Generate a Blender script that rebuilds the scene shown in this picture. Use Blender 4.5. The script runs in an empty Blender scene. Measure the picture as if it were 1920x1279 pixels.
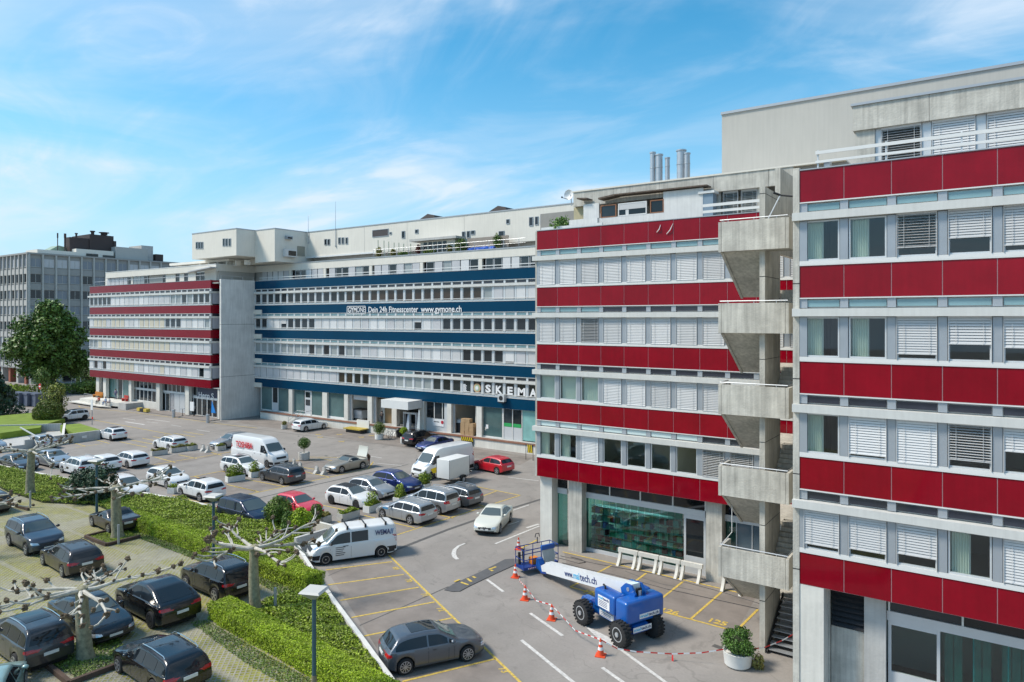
import bpy, bmesh, math, random
import numpy as np
from mathutils import Vector, Matrix
from mathutils.bvhtree import BVHTree
R = random.Random(7)
NR = np.random.RandomState(7)
scene = bpy.context.scene
C = scene.collection
PI = math.pi
rad = math.radians

# ------------------------------------------------------------ camera, sky, sun, exposure
CAMZ = 14.07
cam = bpy.data.cameras.new('camera')
cam.lens = 24.375; cam.sensor_width = 36; cam.shift_y = -0.0216
cam.clip_end = 3000; cam.clip_start = 0.3
camo = bpy.data.objects.new('camera', cam); C.objects.link(camo)
camo.location = (0, 0, CAMZ); camo.rotation_euler = (PI/2, 0, math.atan2(742.2, 1067.4))
scene.camera = camo
SUN_EL, SUN_AZ = rad(50), math.atan2(-0.80, -0.60)   # azimuth measured from +Y towards +X
sl = bpy.data.lights.new('sun', 'SUN'); sl.energy = 2.3; sl.angle = rad(13.0); sl.color = (1.0, 0.92, 0.80)
so = bpy.data.objects.new('sun', sl); C.objects.link(so)
sd = Vector((math.sin(SUN_AZ)*math.cos(SUN_EL), math.cos(SUN_AZ)*math.cos(SUN_EL), math.sin(SUN_EL)))
so.rotation_euler = sd.to_track_quat('Z', 'Y').to_euler()
so.location = (0, 0, 60)
w = bpy.data.worlds.new('World'); scene.world = w; w.use_nodes = True
nt = w.node_tree; N = nt.nodes; Lk = nt.links
for n in list(N): N.remove(n)
out = N.new('ShaderNodeOutputWorld'); bg = N.new('ShaderNodeBackground')
sky = N.new('ShaderNodeTexSky'); sky.sky_type = 'NISHITA'; sky.sun_disc = False
sky.sun_elevation = SUN_EL; sky.sun_rotation = SUN_AZ; sky.altitude = 400; sky.air_density = 1.0; sky.dust_density = 0.6; sky.ozone_density = 3.0
tc = N.new('ShaderNodeTexCoord')
sep = N.new('ShaderNodeSeparateXYZ'); Lk.new(tc.outputs['Generated'], sep.inputs[0])
def M(op, a, b=None, c=None):
    n = N.new('ShaderNodeMath'); n.operation = op
    for i, v in enumerate((a, b, c)):
        if v is None: continue
        if isinstance(v, (int, float)): n.inputs[i].default_value = v
        else: Lk.new(v, n.inputs[i])
    return n.outputs[0]
den = M('ADD', M('MAXIMUM', sep.outputs[2], 0.0), 0.16)
cmb = N.new('ShaderNodeCombineXYZ'); Lk.new(M('DIVIDE', sep.outputs[0], den), cmb.inputs[0]); Lk.new(M('DIVIDE', sep.outputs[1], den), cmb.inputs[1])
def noise(scale, rot, stretch, detail, dist, rough=0.55, off=(0, 0, 0)):
    mp = N.new('ShaderNodeMapping'); mp.inputs['Rotation'].default_value = (0, 0, rot); mp.inputs['Scale'].default_value = stretch; mp.inputs['Location'].default_value = off
    Lk.new(cmb.outputs[0], mp.inputs[0])
    n = N.new('ShaderNodeTexNoise'); n.inputs['Scale'].default_value = scale; n.inputs['Detail'].default_value = detail; n.inputs['Roughness'].default_value = rough; n.inputs['Distortion'].default_value = dist
    Lk.new(mp.outputs[0], n.inputs['Vector']); return n.outputs['Fac']
def ramp(src, a, b):
    r = N.new('ShaderNodeMapRange'); r.interpolation_type = 'SMOOTHSTEP'; r.inputs[1].default_value = a; r.inputs[2].default_value = b
    Lk.new(src, r.inputs[0]); return r.outputs[0]
streak = ramp(noise(1.1, 0.95, (1, 1.9, 1), 9, 1.6, 0.57, (3.1, 1.7, 0)), 0.40, 0.74)
broad = ramp(noise(0.62, 0.6, (1, 1.5, 1), 6, 1.1, 0.55, (2.4, 7.2, 0)), 0.40, 0.68)
lowc = M('MULTIPLY', M('POWER', ramp(sep.outputs[2], 0.50, -0.08), 1.6), 1.0)
f1 = M('MULTIPLY', M('MULTIPLY', streak, M('ADD', broad, 0.45)), 0.50)
f2 = M('MULTIPLY', broad, 0.50)
fac = M('MINIMUM', M('ADD', f1, f2), 0.88)
hs = N.new('ShaderNodeHueSaturation'); hs.inputs['Saturation'].default_value = 1.34; hs.inputs['Value'].default_value = 1.04; hs.inputs['Hue'].default_value = 0.478
Lk.new(sky.outputs[0], hs.inputs['Color'])
mix0 = N.new('ShaderNodeMix'); mix0.data_type = 'RGBA'
Lk.new(lowc, mix0.inputs[0]); Lk.new(hs.outputs[0], mix0.inputs[6]); mix0.inputs[7].default_value = (2.5, 3.75, 4.8, 1)
mix = N.new('ShaderNodeMix'); mix.data_type = 'RGBA'
Lk.new(fac, mix.inputs[0]); Lk.new(mix0.outputs[2], mix.inputs[6]); mix.inputs[7].default_value = (4.1, 4.75, 5.5, 1)
Lk.new(mix.outputs[2], bg.inputs[0]); bg.inputs[1].default_value = 0.1
Lk.new(bg.outputs[0], out.inputs[0])
scene.view_settings.view_transform = 'Standard'; scene.view_settings.look = 'None'
scene.view_settings.exposure = 0.93; scene.view_settings.gamma = 1.0
scene.view_settings.use_curve_mapping = False
scene.render.engine = 'CYCLES'
scene.cycles.max_bounces = 6; scene.cycles.transparent_max_bounces = 12; scene.cycles.caustics_reflective = False; scene.cycles.caustics_refractive = False
scene.cycles.use_denoising = True

# ------------------------------------------------------------ measuring helpers (points of the place from the survey of the photograph)
def PS(p): return -742.2+.8210*(p-960), 1067.4+.5709*(p-960)
def G(p, y, z=0.0):
    d, s = PS(p); t = (CAMZ-z)/(y-598.0); return (d*t, s*t)
def FX(p, Y):
    d, s = PS(p); return d/s*Y
def FZ(p, y, Y):
    return CAMZ+(598.0-y)/PS(p)[1]*Y

# ------------------------------------------------------------ materials
MATS = {}
def mat(name, rgb, rough=0.6, metal=0.0, var=0.0, vscale=1.0, bump=0.0, bscale=20.0, coat=0.0, spec=0.5, island=0.0, dirt=None, emit=None, streak=0.0, orand=0.0):
    if name in MATS: return MATS[name]
    m = bpy.data.materials.new(name); m.use_nodes = True
    n = m.node_tree.nodes; l = m.node_tree.links
    b = n['Principled BSDF']
    b.inputs['Base Color'].default_value = (*rgb, 1); b.inputs['Roughness'].default_value = rough; b.inputs['Metallic'].default_value = metal
    b.inputs['Coat Weight'].default_value = coat; b.inputs['Coat Roughness'].default_value = 0.04; b.inputs['Specular IOR Level'].default_value = spec
    if emit: b.inputs['Emission Color'].default_value = (*rgb, 1); b.inputs['Emission Strength'].default_value = emit
    col = None
    geo = n.new('ShaderNodeNewGeometry')
    if var:
        t = n.new('ShaderNodeTexNoise'); t.inputs['Scale'].default_value = vscale; t.inputs['Detail'].default_value = 6; t.inputs['Roughness'].default_value = 0.62
        l.new(geo.outputs['Position'], t.inputs['Vector'])
        r = n.new('ShaderNodeMapRange'); r.inputs[1].default_value = 0.25; r.inputs[2].default_value = 0.75; r.inputs[3].default_value = 1-var; r.inputs[4].default_value = 1+var
        l.new(t.outputs['Fac'], r.inputs[0]); col = r.outputs[0]
    if streak:
        mp = n.new('ShaderNodeMapping'); mp.inputs['Scale'].default_value = (5, 5, 0.25); l.new(geo.outputs['Position'], mp.inputs[0])
        t = n.new('ShaderNodeTexNoise'); t.inputs['Scale'].default_value = 1.6; t.inputs['Detail'].default_value = 5; l.new(mp.outputs[0], t.inputs['Vector'])
        r = n.new('ShaderNodeMapRange'); r.inputs[1].default_value = 0.3; r.inputs[2].default_value = 0.7; r.inputs[3].default_value = 1-streak; r.inputs[4].default_value = 1+streak*0.5
        l.new(t.outputs['Fac'], r.inputs[0])
        if col is None: col = r.outputs[0]
        else:
            mm = n.new('ShaderNodeMath'); mm.operation = 'MULTIPLY'; l.new(col, mm.inputs[0]); l.new(r.outputs[0], mm.inputs[1]); col = mm.outputs[0]
    if orand:
        oi = n.new('ShaderNodeObjectInfo'); r = n.new('ShaderNodeMapRange'); r.inputs[3].default_value = 1-orand; r.inputs[4].default_value = 1+orand*.6
        l.new(oi.outputs['Random'], r.inputs[0])
        if col is None: col = r.outputs[0]
        else:
            mm = n.new('ShaderNodeMath'); mm.operation = 'MULTIPLY'; l.new(col, mm.inputs[0]); l.new(r.outputs[0], mm.inputs[1]); col = mm.outputs[0]
    if island:
        r = n.new('ShaderNodeMapRange'); r.inputs[3].default_value = 1-island; r.inputs[4].default_value = 1+island
        l.new(geo.outputs['Random Per Island'], r.inputs[0])
        if col is None: col = r.outputs[0]
        else:
            mm = n.new('ShaderNodeMath'); mm.operation = 'MULTIPLY'; l.new(col, mm.inputs[0]); l.new(r.outputs[0], mm.inputs[1]); col = mm.outputs[0]
    if col is not None:
        vm = n.new('ShaderNodeVectorMath'); vm.operation = 'SCALE'; vm.inputs[0].default_value = rgb; l.new(col, vm.inputs['Scale'])
        l.new(vm.outputs[0], b.inputs['Base Color'])
    if bump:
        t = n.new('ShaderNodeTexNoise'); t.inputs['Scale'].default_value = bscale; t.inputs['Detail'].default_value = 4; l.new(geo.outputs['Position'], t.inputs['Vector'])
        bn = n.new('ShaderNodeBump'); bn.inputs['Strength'].default_value = bump; bn.inputs['Distance'].default_value = 0.02
        l.new(t.outputs['Fac'], bn.inputs['Height']); l.new(bn.outputs[0], b.inputs['Normal'])
    MATS[name] = m; return m
def glassmat(name, tint, refl=0.06, transp=0.9, rough=0.02):
    m = bpy.data.materials.new(name); m.use_nodes = True
    n = m.node_tree.nodes; l = m.node_tree.links; n.remove(n['Principled BSDF'])
    t = n.new('ShaderNodeBsdfTransparent'); t.inputs[0].default_value = (*tint, 1)
    g = n.new('ShaderNodeBsdfGlossy'); g.inputs['Roughness'].default_value = rough; g.inputs[0].default_value = (0.9, 0.95, 1, 1)
    fr = n.new('ShaderNodeFresnel'); fr.inputs[0].default_value = 1.5
    ad = n.new('ShaderNodeMath'); ad.operation = 'ADD'; l.new(fr.outputs[0], ad.inputs[0]); ad.inputs[1].default_value = refl
    mx = n.new('ShaderNodeMixShader'); bf = n.new('ShaderNodeNewGeometry'); ml = n.new('ShaderNodeMath'); ml.operation = 'SUBTRACT'; ml.use_clamp = True; l.new(ad.outputs[0], ml.inputs[0]); l.new(bf.outputs['Backfacing'], ml.inputs[1]); l.new(ml.outputs[0], mx.inputs[0]); l.new(t.outputs[0], mx.inputs[1]); l.new(g.outputs[0], mx.inputs[2])
    l.new(mx.outputs[0], n['Material Output'].inputs[0]); MATS[name] = m; return m

m_conc = mat('board_marked_concrete', (.51, .49, .435), .85, var=.26, vscale=1.3, bump=.6, bscale=14, streak=.24)
m_concg = mat('grey_concrete', (.47, .465, .445), .85, var=.18, vscale=.7, bump=.4, bscale=10, streak=.12)
m_concl = mat('light_concrete', (.68, .66, .60), .8, var=.12, vscale=.9, bump=.3, bscale=12, streak=.08)
m_cream = mat('cream_render', (.72, .685, .61), .85, var=.05, vscale=.4, streak=.05)
m_greyrender = mat('grey_beige_render', (.47, .455, .415), .9, var=.05, vscale=.3, bump=.2, bscale=30, streak=.05)
m_red = mat('red_enamelled_glass', (.245, .002, .012), .07, orand=.12, var=.16, vscale=.9, streak=.06, spec=.26)
m_red2 = mat('red_enamelled_glass_far', (.20, .0015, .012), .25, var=.10, vscale=.5, spec=.25)
m_blue = mat('blue_enamelled_glass', (.001, .044, .096), .2, var=.10, vscale=.25, spec=.12)
m_white = mat('white_painted_metal', (.72, .72, .70), .45, var=.04, vscale=2)
m_ledge = mat('pale_ledge', (.62, .62, .59), .55, var=.07, vscale=1.5, streak=.06)
m_alu = mat('grey_aluminium', (.36, .39, .42), .4, metal=.25, var=.06, vscale=2)
m_alul = mat('light_aluminium', (.60, .62, .63), .4, metal=.2, var=.04, vscale=2)
m_joint = mat('joint_pink_grey', (.55, .38, .38), .6)
m_blind = mat('white_blind', (.64, .64, .635), .4, orand=.16, var=.03, vscale=3)
m_blindg = mat('grey_blind', (.52, .52, .53), .5, var=.1, vscale=.5)
m_blindy = mat('yellowish_blind', (.58, .53, .42), .6, var=.1, vscale=.5)
m_curt = mat('pale_green_curtain', (.74, .76, .68), .9, var=.05)
m_room = mat('room_wall', (.68, .65, .57), .9)
m_floorin = mat('room_floor', (.16, .14, .12), .8)
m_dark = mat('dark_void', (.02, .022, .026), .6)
m_black = mat('black_plastic', (.018, .018, .02), .5)
m_rubber = mat('rubber', (.022, .022, .023), .85, bump=.3, bscale=40)
m_steel = mat('galvanised_steel', (.48, .50, .52), .4, metal=.6, var=.08, vscale=3)
m_roofm = mat('roof_gravel', (.30, .29, .27), .95, var=.15, vscale=1.0)
m_flash = mat('zinc_flashing', (.42, .44, .46), .45, metal=.4)
m_gl = glassmat('window_glass', (.90, .95, .94), .03)
m_gld = mat('dark_window_glass', (.022, .029, .034), .04, orand=.6, spec=.5, var=.5, vscale=.35)
m_glt = glassmat('teal_shop_glass', (.34, .62, .59), .05)
m_glf = mat('frosted_transom_glass', (.20, .33, .36), .12, spec=.6, var=.1, vscale=.8)
m_glfd = mat('dark_transom_glass', (.03, .035, .05), .06, spec=.6, var=.3, vscale=.8)
m_warm = mat('warm_lamp_glow', (1.0, .62, .25), .5, emit=1.6)
m_yel = mat('road_yellow', (.58, .41, .085), .8, var=.42, vscale=7)
m_wht = mat('road_white', (.58, .56, .53), .8, var=.34, vscale=7)
m_signw = mat('sign_white', (.80, .80, .80), .5)
m_signb = mat('sign_black', (.02, .02, .02), .5)

# ------------------------------------------------------------ mesh building
ORG = {}
class MB:
    def __init__(s): s.v = []; s.f = []; s.sm = False
    def face(s, pts):
        b = len(s.v); s.v += [tuple(p) for p in pts]; s.f.append(tuple(range(b, b+len(pts)))); return s
    def box(s, x0, x1, y0, y1, z0, z1):
        b = len(s.v)
        s.v += [(x0,y0,z0),(x1,y0,z0),(x1,y1,z0),(x0,y1,z0),(x0,y0,z1),(x1,y0,z1),(x1,y1,z1),(x0,y1,z1)]
        s.f += [(b,b+3,b+2,b+1),(b+4,b+5,b+6,b+7),(b,b+1,b+5,b+4),(b+1,b+2,b+6,b+5),(b+2,b+3,b+7,b+6),(b+3,b,b+4,b+7)]; return s
    def obox(s, cx, cy, z0, z1, lx, ly, ang):      # oriented box
        c, sn = math.cos(ang), math.sin(ang); b = len(s.v)
        for z in (z0, z1):
            for ux, uy in ((-1,-1),(1,-1),(1,1),(-1,1)):
                x, y = ux*lx/2, uy*ly/2; s.v.append((cx+x*c-y*sn, cy+x*sn+y*c, z))
        s.f += [(b,b+3,b+2,b+1),(b+4,b+5,b+6,b+7),(b,b+1,b+5,b+4),(b+1,b+2,b+6,b+5),(b+2,b+3,b+7,b+6),(b+3,b,b+4,b+7)]; return s
    def seg(s, a, c, w, z0, z1):                    # oriented wall from a to c
        dx, dy = c[0]-a[0], c[1]-a[1]
        return s.obox((a[0]+c[0])/2, (a[1]+c[1])/2, z0, z1, math.hypot(dx, dy), w, math.atan2(dy, dx))
    def prism(s, pts, z0, z1):
        n = len(pts); b = len(s.v)
        s.v += [(x, y, z0) for x, y in pts]+[(x, y, z1) for x, y in pts]
        s.f.append(tuple(b+n-1-i for i in range(n))); s.f.append(tuple(b+n+i for i in range(n)))
        for i in range(n): j = (i+1) % n; s.f.append((b+i, b+j, b+n+j, b+n+i))
        return s
    def xprism(s, pts, x0, x1):                     # polygon in (y,z) swept along x
        n = len(pts); b = len(s.v)
        s.v += [(x0, y, z) for y, z in pts]+[(x1, y, z) for y, z in pts]
        s.f.append(tuple(b+n-1-i for i in range(n))); s.f.append(tuple(b+n+i for i in range(n)))
        for i in range(n): j = (i+1) % n; s.f.append((b+i, b+j, b+n+j, b+n+i))
        return s
    def yprism(s, pts, y0, y1):                     # polygon in (x,z) swept along y
        n = len(pts); b = len(s.v)
        s.v += [(x, y0, z) for x, z in pts]+[(x, y1, z) for x, z in pts]
        s.f.append(tuple(b+i for i in range(n))); s.f.append(tuple(b+2*n-1-i for i in range(n)))
        for i in range(n): j = (i+1) % n; s.f.append((b+j, b+i, b+n+i, b+n+j))
        return s
    def tube(s, pts, r, n=8, cap=True):
        pts = [Vector(p) for p in pts]; k = len(pts)
        rr = r if isinstance(r, (list, tuple)) else [r]*k
        b = len(s.v); up = None
        for i, p in enumerate(pts):
            t = (pts[min(i+1, k-1)]-pts[max(i-1, 0)])
            if t.length < 1e-9: t = Vector((0, 0, 1))
            t.normalize()
            if up is None: up = Vector((0, 0, 1)) if abs(t.z) < .9 else Vector((1, 0, 0))
            a = t.cross(up)
            if a.length < 1e-4: a = t.orthogonal()
            a.normalize(); c = a.cross(t).normalized(); up = c
            for j in range(n):
                an = 2*PI*j/n; q = p+(a*math.cos(an)+c*math.sin(an))*rr[i]; s.v.append(tuple(q))
        for i in range(k-1):
            for j in range(n):
                j2 = (j+1) % n; s.f.append((b+i*n+j, b+(i+1)*n+j, b+(i+1)*n+j2, b+i*n+j2))
        if cap:
            s.f.append(tuple(b+j for j in range(n))); s.f.append(tuple(b+(k-1)*n+n-1-j for j in range(n)))
        return s
    def lathe(s, c, prof, n=20, axis='z'):          # prof: (radius, height) along the axis
        b = len(s.v); k = len(prof)
        for r, h in prof:
            for j in range(n):
                a = 2*PI*j/n; x, y = r*math.cos(a), r*math.sin(a)
                if axis == 'z': q = (c[0]+x, c[1]+y, c[2]+h)
                elif axis == 'y': q = (c[0]+x, c[1]+h, c[2]+y)
                else: q = (c[0]+h, c[1]+x, c[2]+y)
                s.v.append(q)
        for i in range(k-1):
            for j in range(n):
                j2 = (j+1) % n; s.f.append((b+i*n+j, b+i*n+j2, b+(i+1)*n+j2, b+(i+1)*n+j))
        s.f.append(tuple(b+n-1-j for j in range(n))); s.f.append(tuple(b+(k-1)*n+j for j in range(n)))
        return s
    def ball(s, c, r, n=8, m=6, jit=0.0, sc=(1, 1, 1)):
        b = len(s.v)
        s.v.append((c[0], c[1], c[2]-r*sc[2]))
        for i in range(1, m):
            th = PI*i/m
            for j in range(n):
                a = 2*PI*j/n+i*.3; q = r*(1+R.uniform(-jit, jit))
                s.v.append((c[0]+q*math.sin(th)*math.cos(a)*sc[0], c[1]+q*math.sin(th)*math.sin(a)*sc[1], c[2]-q*math.cos(th)*sc[2]))
        s.v.append((c[0], c[1], c[2]+r*sc[2])); t = len(s.v)-1
        for j in range(n):
            j2 = (j+1) % n
            s.f.append((b, b+1+j2, b+1+j)); s.f.append((t, b+1+(m-2)*n+j, b+1+(m-2)*n+j2))
            for i in range(m-2): s.f.append((b+1+i*n+j, b+1+i*n+j2, b+1+(i+1)*n+j2, b+1+(i+1)*n+j))
        return s
    def mesh(s, name, m, off=(0, 0, 0), smooth=False):
        me = bpy.data.meshes.new(name)
        me.from_pydata([(v[0]-off[0], v[1]-off[1], v[2]-off[2]) for v in s.v], [], s.f)
        if m: me.materials.append(m)
        if smooth:
            me.polygons.foreach_set('use_smooth', [True]*len(me.polygons))
            try: me.set_sharp_from_angle(angle=rad(38))
            except Exception: pass
        me.update(); return me
    def build(s, name, m, parent=None, smooth=False, kind=None, local=False, label=None, off=None):
        o0 = off if off is not None else ((0, 0, 0) if (local or parent is None) else ORG.get(parent.name, (0, 0, 0)))
        o = bpy.data.objects.new(name, s.mesh(name, m, o0, smooth)); C.objects.link(o)
        if parent: o.parent = parent; ORG[o.name] = ORG.get(parent.name, (0, 0, 0))
        if kind: o['kind'] = kind
        if label: o['label'] = label
        return o
def tag(o, label, cat, group=None, kind=None):
    o['label'] = label; o['category'] = cat
    if group: o['group'] = group
    if kind: o['kind'] = kind
    return o
def thing(name, label, cat, loc=(0, 0, 0), rz=0.0, group=None):
    o = bpy.data.objects.new(name, None); C.objects.link(o); o.location = loc; o.rotation_euler = (0, 0, rz)
    o.empty_display_size = .2; ORG[o.name] = tuple(loc); return tag(o, label, cat, group)
def solo(name, mb, m, label, cat, loc, group=None, smooth=False, kind=None, local=False):
    o = bpy.data.objects.new(name, mb.mesh(name, m, (0, 0, 0) if local else loc, smooth)); C.objects.link(o); o.location = loc; ORG[o.name] = tuple(loc)
    return tag(o, label, cat, group, kind)
def inst(name, me, loc, parent=None, mate=None):
    o = bpy.data.objects.new(name, me); C.objects.link(o)
    if parent: o.parent = parent
    o.location = loc; return o
def struct(name, mb, m, smooth=False):
    o = mb.build(name, m, None, smooth); o['kind'] = 'structure'; return o
def text_mesh(s, size, m, bold=0.0, align='CENTER', depth=0.01, font_x=1.0, shear=0.0):
    cu = bpy.data.curves.new('lettering', 'FONT'); cu.body = s; cu.size = size; cu.align_x = align; cu.align_y = 'CENTER'; cu.offset = bold; cu.extrude = depth; cu.resolution_u = 3; cu.shear = shear
    o = bpy.data.objects.new('tmp', cu); C.objects.link(o)
    dg = bpy.context.evaluated_depsgraph_get(); me = bpy.data.meshes.new_from_object(o.evaluated_get(dg))
    bpy.data.objects.remove(o); bpy.data.curves.remove(cu)
    if font_x != 1.0:
        for v in me.vertices: v.co.x *= font_x
    me.materials.clear(); me.materials.append(m); me.name = 'lettering'; return me
def text(s, size, m, loc, rot, parent=None, name='lettering', **k):
    me = text_mesh(s, size, m, **k); o = bpy.data.objects.new(name, me); C.objects.link(o)
    if parent is not None:
        o.parent = parent; g0 = ORG.get(parent.name, (0, 0, 0)); loc = (loc[0]-g0[0], loc[1]-g0[1], loc[2]-g0[2])
    o.location = loc; o.rotation_euler = rot; return o
def leafcloud(name, pts, size, m, parent=None, kind=None, nrm=None, off=(0, 0, 0), aspect=1.0, tilt=1.0):
    """many small leaf quads, one mesh"""
    pts = np.asarray(pts, float)-np.array(off); n = len(pts)
    a = NR.normal(size=(n, 3))
    if nrm is not None: a = a*tilt+np.asarray(nrm)*1.2
    a /= np.linalg.norm(a, axis=1, keepdims=True)+1e-9
    b = np.cross(a, NR.normal(size=(n, 3))); b /= np.linalg.norm(b, axis=1, keepdims=True)+1e-9
    c = np.cross(a, b); s = size*(0.6+0.8*NR.rand(n, 1))
    q = np.stack([pts-b*s*.5, pts+c*s*.32*aspect, pts+b*s*.55, pts-c*s*.32*aspect], 1).reshape(-1, 3)
    me = bpy.data.meshes.new(name); me.vertices.add(4*n); me.vertices.foreach_set('co', q.ravel())
    me.loops.add(4*n); me.loops.foreach_set('vertex_index', np.arange(4*n, dtype=np.int32))
    me.polygons.add(n); me.polygons.foreach_set('loop_start', np.arange(0, 4*n, 4, dtype=np.int32)); me.polygons.foreach_set('loop_total', np.full(n, 4, dtype=np.int32))
    me.materials.append(m); me.update(calc_edges=True); me.validate()
    o = bpy.data.objects.new(name, me); C.objects.link(o)
    if parent: o.parent = parent
    if kind: o['kind'] = kind
    return o
# ============================================================ ground
def asphalt():
    m = bpy.data.materials.new('weathered_asphalt'); m.use_nodes = True; n = m.node_tree.nodes; l = m.node_tree.links; b = n['Principled BSDF']
    b.inputs['Roughness'].default_value = .88; b.inputs['Specular IOR Level'].default_value = .35
    geo = n.new('ShaderNodeNewGeometry')
    def nz(sc, det=5, ro=.6, di=0.0, stretch=None, rot=0):
        src = geo.outputs['Position']
        if stretch:
            mp = n.new('ShaderNodeMapping'); mp.inputs['Rotation'].default_value = (0, 0, rot); mp.inputs['Scale'].default_value = stretch; l.new(src, mp.inputs[0]); src = mp.outputs[0]
        t = n.new('ShaderNodeTexNoise'); t.inputs['Scale'].default_value = sc; t.inputs['Detail'].default_value = det; t.inputs['Roughness'].default_value = ro; t.inputs['Distortion'].default_value = di
        l.new(src, t.inputs['Vector']); return t.outputs['Fac']
    def mr(s, a, c, lo, hi):
        r = n.new('ShaderNodeMapRange'); r.inputs[1].default_value = a; r.inputs[2].default_value = c; r.inputs[3].default_value = lo; r.inputs[4].default_value = hi; l.new(s, r.inputs[0]); return r.outputs[0]
    def mul(a, c):
        x = n.new('ShaderNodeMath'); x.operation = 'MULTIPLY'; l.new(a, x.inputs[0]); l.new(c, x.inputs[1]); return x.outputs[0]
    v = mul(mr(nz(.09, 4), .3, .7, .86, 1.10), mr(nz(.55, 6, .65, .4), .3, .72, .90, 1.08))
    v = mul(v, mr(nz(.8, 5, .7, 1.2), .56, .74, 1.0, .72))
    v = mul(v, mr(nz(9, 3, .7), .3, .7, .94, 1.06))
    v = mul(v, mr(nz(1.9, 4, .6, .3), .66, .76, 1.0, .70))
    v = mul(v, mr(nz(.5, 3, .5, .0, (1, .12, 1), .0), .35, .7, .96, 1.05))
    vo = n.new('ShaderNodeTexVoronoi'); vo.feature = 'DISTANCE_TO_EDGE'; vo.inputs['Scale'].default_value = .055
    dn = n.new('ShaderNodeTexNoise'); dn.inputs['Scale'].default_value = .35; dn.inputs['Detail'].default_value = 5; l.new(geo.outputs['Position'], dn.inputs['Vector'])
    vm = n.new('ShaderNodeVectorMath'); vm.operation = 'MULTIPLY_ADD'; l.new(dn.outputs['Color'], vm.inputs[0]); vm.inputs[1].default_value = (5, 5, 0); l.new(geo.outputs['Position'], vm.inputs[2]); l.new(vm.outputs[0], vo.inputs['Vector'])
    v = mul(v, mr(vo.outputs['Distance'], .0004, .0016, .84, 1.0))
    sc = n.new('ShaderNodeVectorMath'); sc.operation = 'SCALE'; sc.inputs[0].default_value = (.288, .263, .240); l.new(v, sc.inputs['Scale']); l.new(sc.outputs[0], b.inputs['Base Color'])
    bn = n.new('ShaderNodeBump'); bn.inputs['Strength'].default_value = .25; bn.inputs['Distance'].default_value = .01; l.new(nz(60, 2), bn.inputs['Height']); l.new(bn.outputs[0], b.inputs['Normal'])
    MATS['asph'] = m; return m
m_asph = asphalt()
m_patch = mat('dark_asphalt_patch', (.105, .105, .108), .85, var=.15, vscale=2, bump=.3, bscale=50)
m_tar = mat('tar_seam', (.10, .095, .09), .7, var=.2, vscale=4)
g = MB(); g.face([(-900, -300, 0), (500, -300, 0), (500, 900, 0), (-900, 900, 0)])
struct('ground', g, m_asph)

# ------------------------------------------------------------ facade system
TOP = [19.5-3.5*k for k in range(5)]
PH = 1.148
FM = {}
def fmesh(key, fn):
    if key not in FM: FM[key] = fn()
    return FM[key]
m_glc = mat('curtained_glass', (.30, .33, .33), .12, spec=.6, var=.15, vscale=.6)
m_glwarm = mat('glass_before_warm_room', (.042, .030, .021), .05, spec=.5, var=.6, vscale=.5)
def frame_mesh(W, H, mt):
    b = MB(); t = .055
    b.box(0, t, 0, .09, 0, H).box(W-t, W, 0, .09, 0, H).box(t, W-t, 0, .09, 0, t).box(t, W-t, 0, .09, H-t, H); return b.mesh('window', mt)
def pane_mesh(W, H, mt):
    b = MB(); b.box(.056, W-.056, .035, .05, .056, H-.056); return b.mesh('pane', mt)
def blind_mesh(W, H, frac, opn, mt, near):
    b = MB(); L_ = (H-.04)*frac; z = H-.01; n = max(2, int(L_/(.085 if near else .17)))
    p = L_/n; d = .075 if near else .09
    b.box(.0, W, -.075, -.005, H-.03, H+.05)
    if not near:
        b.box(.02, W-.02, -.06, -.035, z-L_+.0, z-.04); b.box(.02, W-.02, -.075, -.03, z-L_-.03, z-L_-.001)
        return b.mesh('blind', mt)
    a = rad(22 if opn else 76)
    for i in range(n):
        zc = z-.03-p*(i+.5); dy = math.cos(a)*d/2; dz = math.sin(a)*min(d, p*1.12)/2
        b.face([(.02, -.045-dy, zc-dz), (W-.02, -.045-dy, zc-dz), (W-.02, -.045+dy, zc+dz), (.02, -.045+dy, zc+dz)])
    zb = z-L_-.03; b.box(.02, W-.02, -.07, -.03, zb-.02, zb+.015)
    if near:
        b.box(.22, .232, -.09, -.083, zb, z); b.box(W-.232, W-.22, -.09, -.083, zb, z)
        b.box(0, .02, -.08, -.01, 0, H); b.box(W-.02, W, -.08, -.01, 0, H)
    return b.mesh('blind', mt)
def curtain_mesh(W, H, mt, x0=.06, x1=None):
    b = MB(); x1 = x1 or W-.06; n = 22
    for i in range(n):
        a0, a1 = x0+(x1-x0)*i/n, x0+(x1-x0)*(i+1)/n; y0, y1 = .2+.05*math.sin(i*2.1), .2+.05*math.sin((i+1)*2.1)
        b.face([(a0, y0, .02), (a1, y1, .02), (a1, y1, H-.03), (a0, y0, H-.03)])
    return b.mesh('curtain', mt)
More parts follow.
